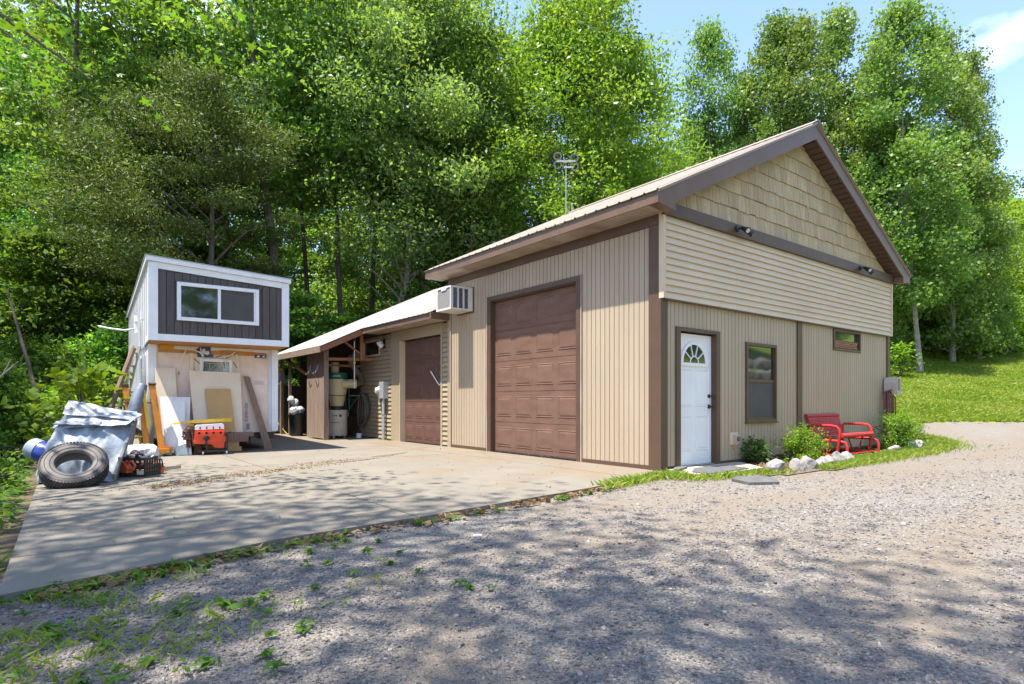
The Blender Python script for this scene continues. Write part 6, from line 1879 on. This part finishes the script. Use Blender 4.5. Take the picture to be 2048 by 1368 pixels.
for i, (x, y, s_) in enumerate([(-8.4, 14.0, .7), (-7.6, 12.2, .62), (-9.4, 11.6, .7), (-7.4, 16.4, 1.0), (-9.6, 9.2, .5)]):
    plant('shrub_a' if i % 2 else 'shrub_b', 'undergrowth_shrub', x, y, s_, 'green shrub on the wood edge left of the slab', 'shrub', 'shrubs on the wood edge')
for i in range(16):
    px = 1790 + i * 19; d = 40.5 + 3 * math.sin(i * 2.2)
    x, y = at(px, d)
    plant('shrub_b' if i % 2 else 'shrub_a', 'undergrowth_shrub', x, y, rs2.uniform(.8, 1.25), 'dark green shrub along the back edge of the lawn', 'shrub', 'shrubs behind the lawn')
x, y = at(2008, 36); plant('shrub_big', 'yellow_bush', x, y, 1.5, 'small yellow green bush on the lawn crest near the right edge', 'bush')
x, y = at(1806, 29); plant('shrub_big', 'small_bush', x, y, 1.0, 'small bush at the foot of the pale poplar trunk', 'bush')
plant('shrub_big', 'broad_leaf_bush', -6.5, 8.1, 1.0, 'pale broad leaved bush behind the tarp beside the tiny house', 'bush')
plant('shrub_big', 'broad_leaf_bush', -6.95, 9.0, .75, 'broad leaved bush farther left, its edge behind the tarp top', 'bush')
plant('box_a', 'boxwood_bush', 2.95, -.56, .84, 'rounded yellow green bush between the window and the red bench', 'bush')
plant('box_b', 'boxwood_bush', 7.2, -.48, .92, 'leggy green bush between the red bench and the garden hose', 'bush')
plant('box_b', 'boxwood_bush', 7.85, -.55, .72, 'small low bush under the garden hose', 'bush')
plant('low_plant', 'feathery_plant', 2.28, -.22, 1.0, 'small dark feathery plant against the wall left of the near bush', 'plant')
rw2 = random.Random(41)
for i in range(46):
    x, y = -7.6 - rw2.random() ** 1.2 * 3.0, rw2.uniform(3.2, 9.0)
    plant('weed', 'weed_clump', x, y, rw2.uniform(.5, 1.25), 'leafy weed clump on the ground left of the slab', 'weed', 'weeds left of the slab')
# leaning dead sapling and a bare twig at the left edge
tag(MB().tube([at(96, 13.0) + (.0,), at(70, 13.2) + (1.3,), at(45, 13.4) + (2.3,), at(14, 13.6) + (3.6,)], [.045, .04, .035, .02], 7).build('leaning_trunk', 'bark_dark'), 'thin bare trunk leaning to the left before the wood', 'trunk')
tag(MB().tube([at(-30, 10) + (1.2,), at(5, 10) + (1.45,), at(36, 10) + (1.68,)], [.02, .016, .006], 6).tube([at(5, 10) + (1.45,), at(22, 10) + (1.72,)], [.012, .005], 5).build('bare_twig', 'bark_pale'), 'pale bare twig poking in at the left edge', 'twig')

# ---- big maple at the left, its branches overhang the picture
Mp = thing('maple_tree', 'maple whose big lobed leaves overhang the upper left corner', 'tree', (-11.8, -2.2, 0))
mb = MB()
mb.tube([(-11.8, -2.2, -.5), (-11.8, -2.2, 0), (-11.6, -2.1, 3), (-11.2, -1.9, 6), (-11.2, -1.7, 10), (-11.4, -1.5, 14.5)], [.42, .32, .27, .2, .13, .04], 12)
limbs = [[(-11.6, -2.1, 3.2), (-10.6, .2, 4.9), (-9.2, 2.2, 5.7), (-7.7, 3.3, 5.5), (-6.6, 3.3, 4.9)],
         [(-11.4, -2.0, 4.5), (-10.0, .0, 6.2), (-8.2, 1.6, 6.6), (-6.6, 2.2, 6.2), (-5.5, 2.3, 5.6)],
         [(-11.6, -2.1, 3.8), (-11.0, 1.0, 5.4), (-9.9, 3.2, 6.3), (-8.4, 4.4, 6.2), (-7.2, 4.5, 5.6)]]
for lm_ in limbs: mb.tube(lm_, [.12, .085, .055, .03, .008], 7, False)
rg = np.random.default_rng(5)
ccs = []
for i in range(110):
    t_ = rg.random(); a_2 = rg.random() * 6.283
    r_ = 4.5 * float(SHAPES['ball'](np.array(t_))) * rg.random() ** .5
    ccs.append((-11.7 + r_ * math.cos(a_2), -1.3 + r_ * math.sin(a_2), 10.0 + t_ * 5.0))
ccs = np.array(ccs)
for i in range(0, 110, 4):
    e = Vector(ccs[i]); b0 = Vector((-11.2, -1.9, max(7.5, min(13, e.z - 2.0))))
    mb.tube([b0, b0.lerp(e, .5) + Vector((0, 0, .3)), e], [.07, .04, .012], 5, False)
mb.build('trunk', 'bark_grey', Mp, True)
def in_frame(P_, m=1.04):
    d = (P_[:, 0] - CAMX) * FX + (P_[:, 1] - CAMY) * FY
    l = (P_[:, 0] - CAMX) * RX + (P_[:, 1] - CAMY) * RY
    return (d > .2) & (np.abs(l) < .867 * d * m) & ((P_[:, 2] - 1) < .6805 * d * m)
idx = np.repeat(np.arange(110), 108)
P_ = ccs[idx] + rg.normal(size=(len(idx), 3)) * np.array([.75, .75, .5])
P_ = P_[~in_frame(P_)]
me = leaf_mesh('crown', P_ - np.array(WL[Mp.name]), .125, .75, rg, 'leaf_maple', rg.random(len(P_)), up=1.0)
o = bpy.data.objects.new('crown', me); COL.objects.link(o); o.parent = Mp; WL[o.name] = WL[Mp.name]
# lobed leaves
def lobed(seed):
    r_ = random.Random(seed)
    ang = [-90, -62, -28, -5, 22, 48, 66, 90, 114, 132, 158, 185, 208, 242]
    rad = [.30, .34, .62, .34, .86, .40, .50, 1.0, .50, .40, .86, .34, .62, .34]
    pts = [(rad[i] * .5 * math.cos(math.radians(a)), rad[i] * .5 * math.sin(math.radians(a)), -.10 * rad[i] ** 2 + r_.uniform(-.03, .03)) for i, a in enumerate(ang)]
    vs = [(0, 0, .02)] + pts
    n_ = len(pts)
    fs = [(0, 1 + i, 1 + (i + 1) % n_) for i in range(n_)]
    return vs, fs
lv = [lobed(i) for i in range(3)]
lmeshes = []
for vs, fs in lv:
    me = np_mesh('leaf', np.array(vs), np.array(fs), tint=np.full(len(fs), .5))
    me.materials.append(MATS['leaf_maple']); lmeshes.append(me)
pts = []
for lm_ in limbs:
    L_ = [Vector(p) for p in lm_]
    for k in range(230):
        t_ = 1.2 + rg.random() ** .8 * 2.75
        i = min(int(t_), 3); p = L_[i].lerp(L_[i + 1], t_ - i)
        o_ = Vector((rg.normal() * .42, rg.normal() * .42, rg.normal() * .22 - .22 * rg.random()))
        pts.append(p + o_)
tws = MB()
rest_v, rest_f, rest_t = [], [], []
from mathutils import Euler
pts.sort(key=lambda p: -int(in_frame(np.array([p]))[0]))
for k, p in enumerate(pts):
    eu = Euler((rg.normal() * .55 + .5, rg.normal() * .5, rg.random() * 6.28))
    s_ = .17 * rg.uniform(.7, 1.25)
    if k < 300:
        o = bpy.data.objects.new('leaf', lmeshes[k % 3]); COL.objects.link(o)
        o.location = p - WL[Mp.name]; o.rotation_euler = eu; o.scale = (s_,) * 3; o.parent = Mp
    else:
        vs, fs = lv[k % 3]
        M_ = eu.to_matrix()
        b0 = len(rest_v)
        rest_v += [tuple(p + M_ @ (Vector(v) * s_) - WL[Mp.name]) for v in vs]
        rest_f += [tuple(i + b0 for i in f) for f in fs]; rest_t += [rg.random()] * len(fs)
me = np_mesh('leaf_mass', np.array(rest_v), np.array(rest_f), tint=np.array(rest_t)); me.materials.append(MATS['leaf_maple'])
o = bpy.data.objects.new('leaf_mass', me); COL.objects.link(o); o.parent = Mp; o['kind'] = 'stuff'

# a second tree behind the photographer shades the lower right of the drive
Ok = thing('oak_tree', 'broad oak beside the drive whose shade falls on the near gravel', 'tree', (-9.8, -8.6, 0))
mb = MB().tube([(-9.8, -8.6, -.5), (-9.8, -8.6, 0), (-9.7, -8.4, 3), (-9.7, -8.0, 7), (-10.2, -7.2, 14)], [.5, .4, .33, .24, .05], 12)
ccs = []
for i in range(80):
    t_ = rg.random(); a_2 = rg.random() * 6.283
    r_ = 4.6 * float(SHAPES['ball'](np.array(t_))) * rg.random() ** .5
    ccs.append((-10.3 + r_ * math.cos(a_2), -6.6 + r_ * math.sin(a_2), 10.5 + t_ * 5))
ccs = np.array(ccs)
for i in range(0, 80, 4):
    e = Vector(ccs[i]); b0 = Vector((-9.5, -8.2, max(7.5, min(12.5, e.z - 2.0))))
    mb.tube([b0, b0.lerp(e, .5) + Vector((0, 0, .3)), e], [.08, .05, .012], 5, False)
mb.build('trunk', 'bark_grey', Ok, True)
idx = np.repeat(np.arange(0, 80, 2), 230)
P_ = ccs[idx] + rg.normal(size=(len(idx), 3)) * np.array([.7, .7, .5])
P_ = P_[~in_frame(P_)]
me = leaf_mesh('crown', P_ - np.array(WL[Ok.name]), .125, .75, rg, 'leaf_maple', rg.random(len(P_)), up=1.0)
o = bpy.data.objects.new('crown', me); COL.objects.link(o); o.parent = Ok
for i, (x, y) in enumerate([(1, -27), (-5, -30), (7, -31), (-1, -36), (14, -29), (24, -19), (30, -18), (36, -15), (19, -21), (42, -12), (14, -22)]):
    plant('wood_b' if i % 2 else 'wood_a', 'forest_tree', x, y, .75, 'leafy tree on the grass bank across the drive', 'tree', 'trees on the bank across the drive')

# ------------------------------------------------------------------ grass, weeds, litter, gravel
def blades(name, P_, h, wd, rng, m, lean=.5, tint=None):
    n = len(P_)
    a = rng.random(n) * 2 * np.pi
    s = np.stack([np.cos(a), np.sin(a), np.zeros(n)], 1)
    ln = rng.normal(size=(n, 3)) * lean; ln[:, 2] = 0
    hh = (h * (.5 + rng.random(n)))[:, None]
    V = np.empty((n, 4, 3))
    V[:, 0] = P_ - s * wd * .5
    V[:, 1] = P_ + s * wd * .5
    mid = P_ + ln * hh * .4 + np.array([0, 0, 1]) * hh * .62
    V[:, 2] = P_ + ln * hh * 1.0 + np.array([0, 0, 1]) * hh * .95
    V[:, 3] = mid - s * wd * .38
    me = np_mesh(name, V.reshape(-1, 3), np.arange(4 * n).reshape(-1, 4), tint=rng.random(n) if tint is None else tint)
    me.materials.append(MATS[m])
    o = bpy.data.objects.new(name, me); COL.objects.link(o); o['kind'] = 'stuff'
    return o

rg = np.random.default_rng(77)
# lawn
n = 150000
d = 20 + (rg.random(n) ** 1.25) * 20; l = d * (.55 + rg.random(n) * .38)
x = CAMX + FX * d + RX * l; y = CAMY + FY * d + RY * l
k = is_lawn(x, y); x, y = x[k], y[k]
P_ = np.stack([x, y, terrain(x, y)], 1)
tint = np.clip(.5 + .35 * wob(x, y, .9) + rg.normal(size=len(x)) * .2, 0, 1)
tag(blades('lawn_grass', P_, .085, .035, rg, 'leaf_grass', .7, tint), 'short mown grass on the sloping lawn', 'grass')
# bed edge and slab edge grass
def edge_pts(poly, n, spread):
    pts = []
    seg = [(Vector(a + (0,)), Vector(b_ + (0,))) for a, b_ in zip(poly[:-1], poly[1:])]
    tl = sum((b_ - a).length for a, b_ in seg)
    for a, b_ in seg:
        m_ = int(n * (b_ - a).length / tl)
        for _ in range(m_):
            p = a.lerp(b_, rg.random())
            pts.append((p.x + rg.normal() * spread, p.y + rg.normal() * spread))
    return np.array(pts)
E1 = edge_pts([(3.5, -1.1), (5, -1.02), (6.5, -.98), (8.4, -.85), (10.2, -.4), (11.1, .4), (10.9, 1.3)], 15000, .17)
E2 = edge_pts([(2.4, -1.22), (3.2, -1.22), (4.4, -1.12)], 1800, .07)
E3 = edge_pts([(-1.75, -.55), (-1.2, -.44), (-.5, -.32), (.0, -.3)], 1700, .07)
E4 = edge_pts([(-.5, -.5), (0.0, -.85), (.8, -.95), (1.5, -1.05)], 1100, .08)
E5 = edge_pts([(8.4, -.5), (9.6, .0), (10.3, .9)], 6000, .45)
E6 = np.stack([-7.4 + rg.random(4200) ** 2.2 * 2.2, -1.45 - rg.random(4200) ** 1.5 * 1.5], 1); E6[:, 1] += .28 * (E6[:, 0] + 7.2)
E6 = E6[wob(E6[:, 0], E6[:, 1], 2.2) > .05]
E = np.concatenate([E1, E2, E3, E4, E5])
P_ = np.stack([E[:, 0], E[:, 1], terrain(E[:, 0], E[:, 1]) + .012], 1)
P_ = P_[~((P_[:, 0] < 8.2) & (P_[:, 1] > -.04) & (P_[:, 0] > -.05))]
tag(blades('bed_grass', P_, .07, .012, rg, 'leaf_grass', .6), 'rough grass along the flower bed and gravel', 'grass')
tag(blades('corner_grass', np.stack([E6[:, 0], E6[:, 1], terrain(E6[:, 0], E6[:, 1]) + .004], 1), .035, .006, rg, 'leaf_grass', .9), 'short sparse grass at the near corner of the slab', 'grass')
# broad leaf weeds
def rosettes(name, XY, rng, m, size, label):
    C, D = [], []
    for (x, y, s_) in XY:
        nl = rng.integers(5, 10)
        z = float(terrain(x, y)) + .01
        for i in range(nl):
            a = 6.283 * i / nl + rng.random() * .7
            L_ = size * s_ * (.6 + .7 * rng.random())
            C.append((x + math.cos(a) * L_ * .55, y + math.sin(a) * L_ * .55, z + L_ * (.18 + .4 * rng.random()))); D.append((math.cos(a), math.sin(a), .5 * rng.random()))
    C, D = np.array(C), np.array(D)
    V = leaf_quads(C, size, .42, rng, up=3.0, D=D * 3, fold=.10)
    me = np_mesh(name, V, np.arange(len(V)).reshape(-1, 4), tint=rng.random(len(C))); me.materials.append(MATS[m])
    o = bpy.data.objects.new(name, me); COL.objects.link(o)
    return tag(o, label, 'weeds', None, 'stuff')
XY = []
for _ in range(130):      # gravel corner before the slab, thinning out into the drive
    x = -7.3 + rg.random() ** 2.2 * 2.3; y = -1.42 - rg.random() ** 1.6 * 2.0 + .28 * (x + 7.2)
    dd, ll = dep_lat(x, y)
    XY.append((x, y, rg.uniform(.45, 1.5) * (1 - .2 * (x + 7.2))))
for p in ((-4.53, -1.0), (-4.42, -1.02), (-4.2, -.98), (-3.86, -.93), (-3.75, -.93), (-2.72, -.80), (-2.6, -.78), (-2.2, -.72), (-1.9, -.66), (-5.65, -1.14), (-5.2, -1.05), (-6.2, -1.3)):
    for _ in range(3): XY.append((p[0] + rg.normal() * .06, p[1] - abs(rg.normal()) * .04, rg.uniform(.6, 1.1)))
rosettes('gravel_weeds', XY, rg, 'leaf_shrub', .055, 'low green weeds creeping over the gravel along the slab edge')
XY = [(-7.25 - rg.random() ** 1.3 * 3.2, rg.uniform(-1.6, 9), rg.uniform(.6, 1.4)) for _ in range(900)]
rosettes('ground_weeds', XY, rg, 'leaf_shrub', .10, 'green ground weeds left of the concrete slab')
XY = [(rg.uniform(2.2, 7.9), rg.uniform(-.85, -.1), rg.uniform(.5, 1.0)) for _ in range(170)] + [(-.15 + rg.random() * .12, 8.4 + rg.random() * .7, 1.0) for _ in range(14)]
rosettes('bed_weeds', XY, rg, 'leaf_shrub', .075, 'small weeds under the bench and bushes')
# dry leaves
n = 2600
x = np.concatenate([-7.3 - rg.random(n) ** 1.2 * 4.5, rg.uniform(1.6, 2.9, 260), rg.uniform(-7, -1.5, 330)])
y = np.concatenate([rg.uniform(-1.2, 12, n), rg.uniform(-.85, -.06, 260), np.zeros(330)])
xe = x[-330:]
y[-330:] = np.interp(xe, [-7.17, -5.6, -4.44, -2, -.5], [-1.42, -1.0, -.9, -.57, -.25]) - np.abs(rg.normal(size=330)) * .10 - .02
C = np.stack([x, y, terrain(x, y) + .02 + .015 * rg.random(len(x))], 1)
me = leaf_mesh('fallen_leaves', C, .075, .6, rg, 'leaf_dry', rg.random(len(C)), up=4.0)
o = bpy.data.objects.new('fallen_leaves', me); COL.objects.link(o); tag(o, 'brown dead leaves scattered on the soil and slab edge', 'leaves', None, 'stuff')
# crumbs and twigs on the slab
def patch(cx, cy, sx_, sy_, n, rot=0.0):
    a = rg.normal(size=(n, 2)) * np.array([sx_, sy_])
    return np.stack([cx + a[:, 0] * math.cos(rot) - a[:, 1] * math.sin(rot), cy + a[:, 0] * math.sin(rot) + a[:, 1] * math.cos(rot)], 1)
Q = np.concatenate([patch(-5.75, 2.62, .22, .12, 260, .2), patch(-5.2, 3.0, .5, .12, 420, .35), patch(-4.4, 3.4, .5, .1, 320, .3), patch(-3.4, 4.1, .4, .12, 200, .2), np.stack([rg.uniform(-7, -.3, 260), rg.uniform(-.6, 8, 260)], 1)])
C = np.stack([Q[:, 0], Q[:, 1], np.full(len(Q), .006) + .004 * rg.random(len(Q))], 1)
me = leaf_mesh('slab_debris', C, .034, .3, rg, 'leaf_dry', rg.random(len(C)) * .4, up=3.0)
o = bpy.data.objects.new('slab_debris', me); COL.objects.link(o); tag(o, 'dark crumbs and catkins strewn over the concrete slab', 'debris', None, 'stuff')

# crushed stone on the near drive: points carrying one small faceted stone each
bins = [(1.25, 2.6, 5200, .006), (2.6, 4.0, 3200, .007), (4.0, 6.0, 1100, .0082), (6.0, 9.0, 300, .0095), (9.0, 14.0, 60, .011)]
PX, PS = [], []
for d0, d1, dens, rad in bins:
    wd = 1.86 * d1 + .8
    n = int((d1 - d0) * wd * dens)
    d = rg.uniform(d0, d1, n); l = rg.uniform(-wd / 2, wd / 2, n)
    k = np.abs(l) < .93 * d + .4
    d, l = d[k], l[k]
    x = CAMX + FX * d + RX * l; y = CAMY + FY * d + RY * l
    k = is_gravel(x, y); x, y = x[k], y[k]
    # bare, fine-packed tracks carry fewer loose stones
    tr_ = .5 + .5 * wob(x * .45, y * 1.1, .8)
    k = (rg.random(len(x)) < .16 + .84 * np.clip(tr_ * 1.7 - .2, 0, 1)) & (rg.random(len(x)) > .93 * dirt_track(x, y)); x, y = x[k], y[k]
    s_ = rad * np.exp(rg.normal(size=len(x)) * .42)
    s_ = np.where(rg.random(len(x)) < .006, rad * 2.6, np.minimum(s_, rad * 2.0))
    PX.append(np.stack([x, y, terrain(x, y) + s_ * .25], 1)); PS.append(s_)
PX = np.concatenate(PX); PS = np.concatenate(PS)
me = bpy.data.meshes.new('gravel_stones')
me.vertices.add(len(PX)); me.vertices.foreach_set('co', PX.astype(np.float32).ravel())
a = me.attributes.new('stone_size', 'FLOAT_VECTOR', 'POINT')
sc3 = PS[:, None] * np.stack([rg.uniform(.75, 1.35, len(PS)), rg.uniform(.6, 1.0, len(PS)), rg.uniform(.4, .75, len(PS))], 1)
a.data.foreach_set('vector', sc3.astype(np.float32).ravel())
a = me.attributes.new('stone_turn', 'FLOAT_VECTOR', 'POINT')
ro = np.stack([rg.normal(size=len(PS)) * .35, rg.normal(size=len(PS)) * .35, rg.random(len(PS)) * 6.283], 1)
a.data.foreach_set('vector', ro.astype(np.float32).ravel())
me.materials.append(MATS['gravel_stone'])
gs = bpy.data.objects.new('gravel_stones', me); COL.objects.link(gs)
tag(gs, 'loose crushed grey stones of the gravel drive', 'gravel', None, 'stuff')
ng = bpy.data.node_groups.new('scatter_stones', 'GeometryNodeTree')
ng.interface.new_socket('Geometry', in_out='INPUT', socket_type='NodeSocketGeometry')
ng.interface.new_socket('Geometry', in_out='OUTPUT', socket_type='NodeSocketGeometry')
gi, go = ng.nodes.new('NodeGroupInput'), ng.nodes.new('NodeGroupOutput')
ico = ng.nodes.new('GeometryNodeMeshIcoSphere'); ico.inputs['Radius'].default_value = 1.0; ico.inputs['Subdivisions'].default_value = 1
smt = ng.nodes.new('GeometryNodeSetMaterial'); smt.inputs['Material'].default_value = MATS['gravel_stone']
shd = ng.nodes.new('GeometryNodeSetShadeSmooth'); shd.inputs['Shade Smooth'].default_value = False
iop = ng.nodes.new('GeometryNodeInstanceOnPoints')
na = ng.nodes.new('GeometryNodeInputNamedAttribute'); na.data_type = 'FLOAT_VECTOR'; na.inputs['Name'].default_value = 'stone_size'
nb = ng.nodes.new('GeometryNodeInputNamedAttribute'); nb.data_type = 'FLOAT_VECTOR'; nb.inputs['Name'].default_value = 'stone_turn'
K = ng.links.new
K(gi.outputs[0], iop.inputs['Points']); K(ico.outputs['Mesh'], shd.inputs['Geometry']); K(shd.outputs['Geometry'], smt.inputs['Geometry']); K(smt.outputs['Geometry'], iop.inputs['Instance'])
K(na.outputs['Attribute'], iop.inputs['Scale']); K(nb.outputs['Attribute'], iop.inputs['Rotation'])
K(iop.outputs['Instances'], go.inputs[0])
md = gs.modifiers.new('stones', 'NODES'); md.node_group = ng
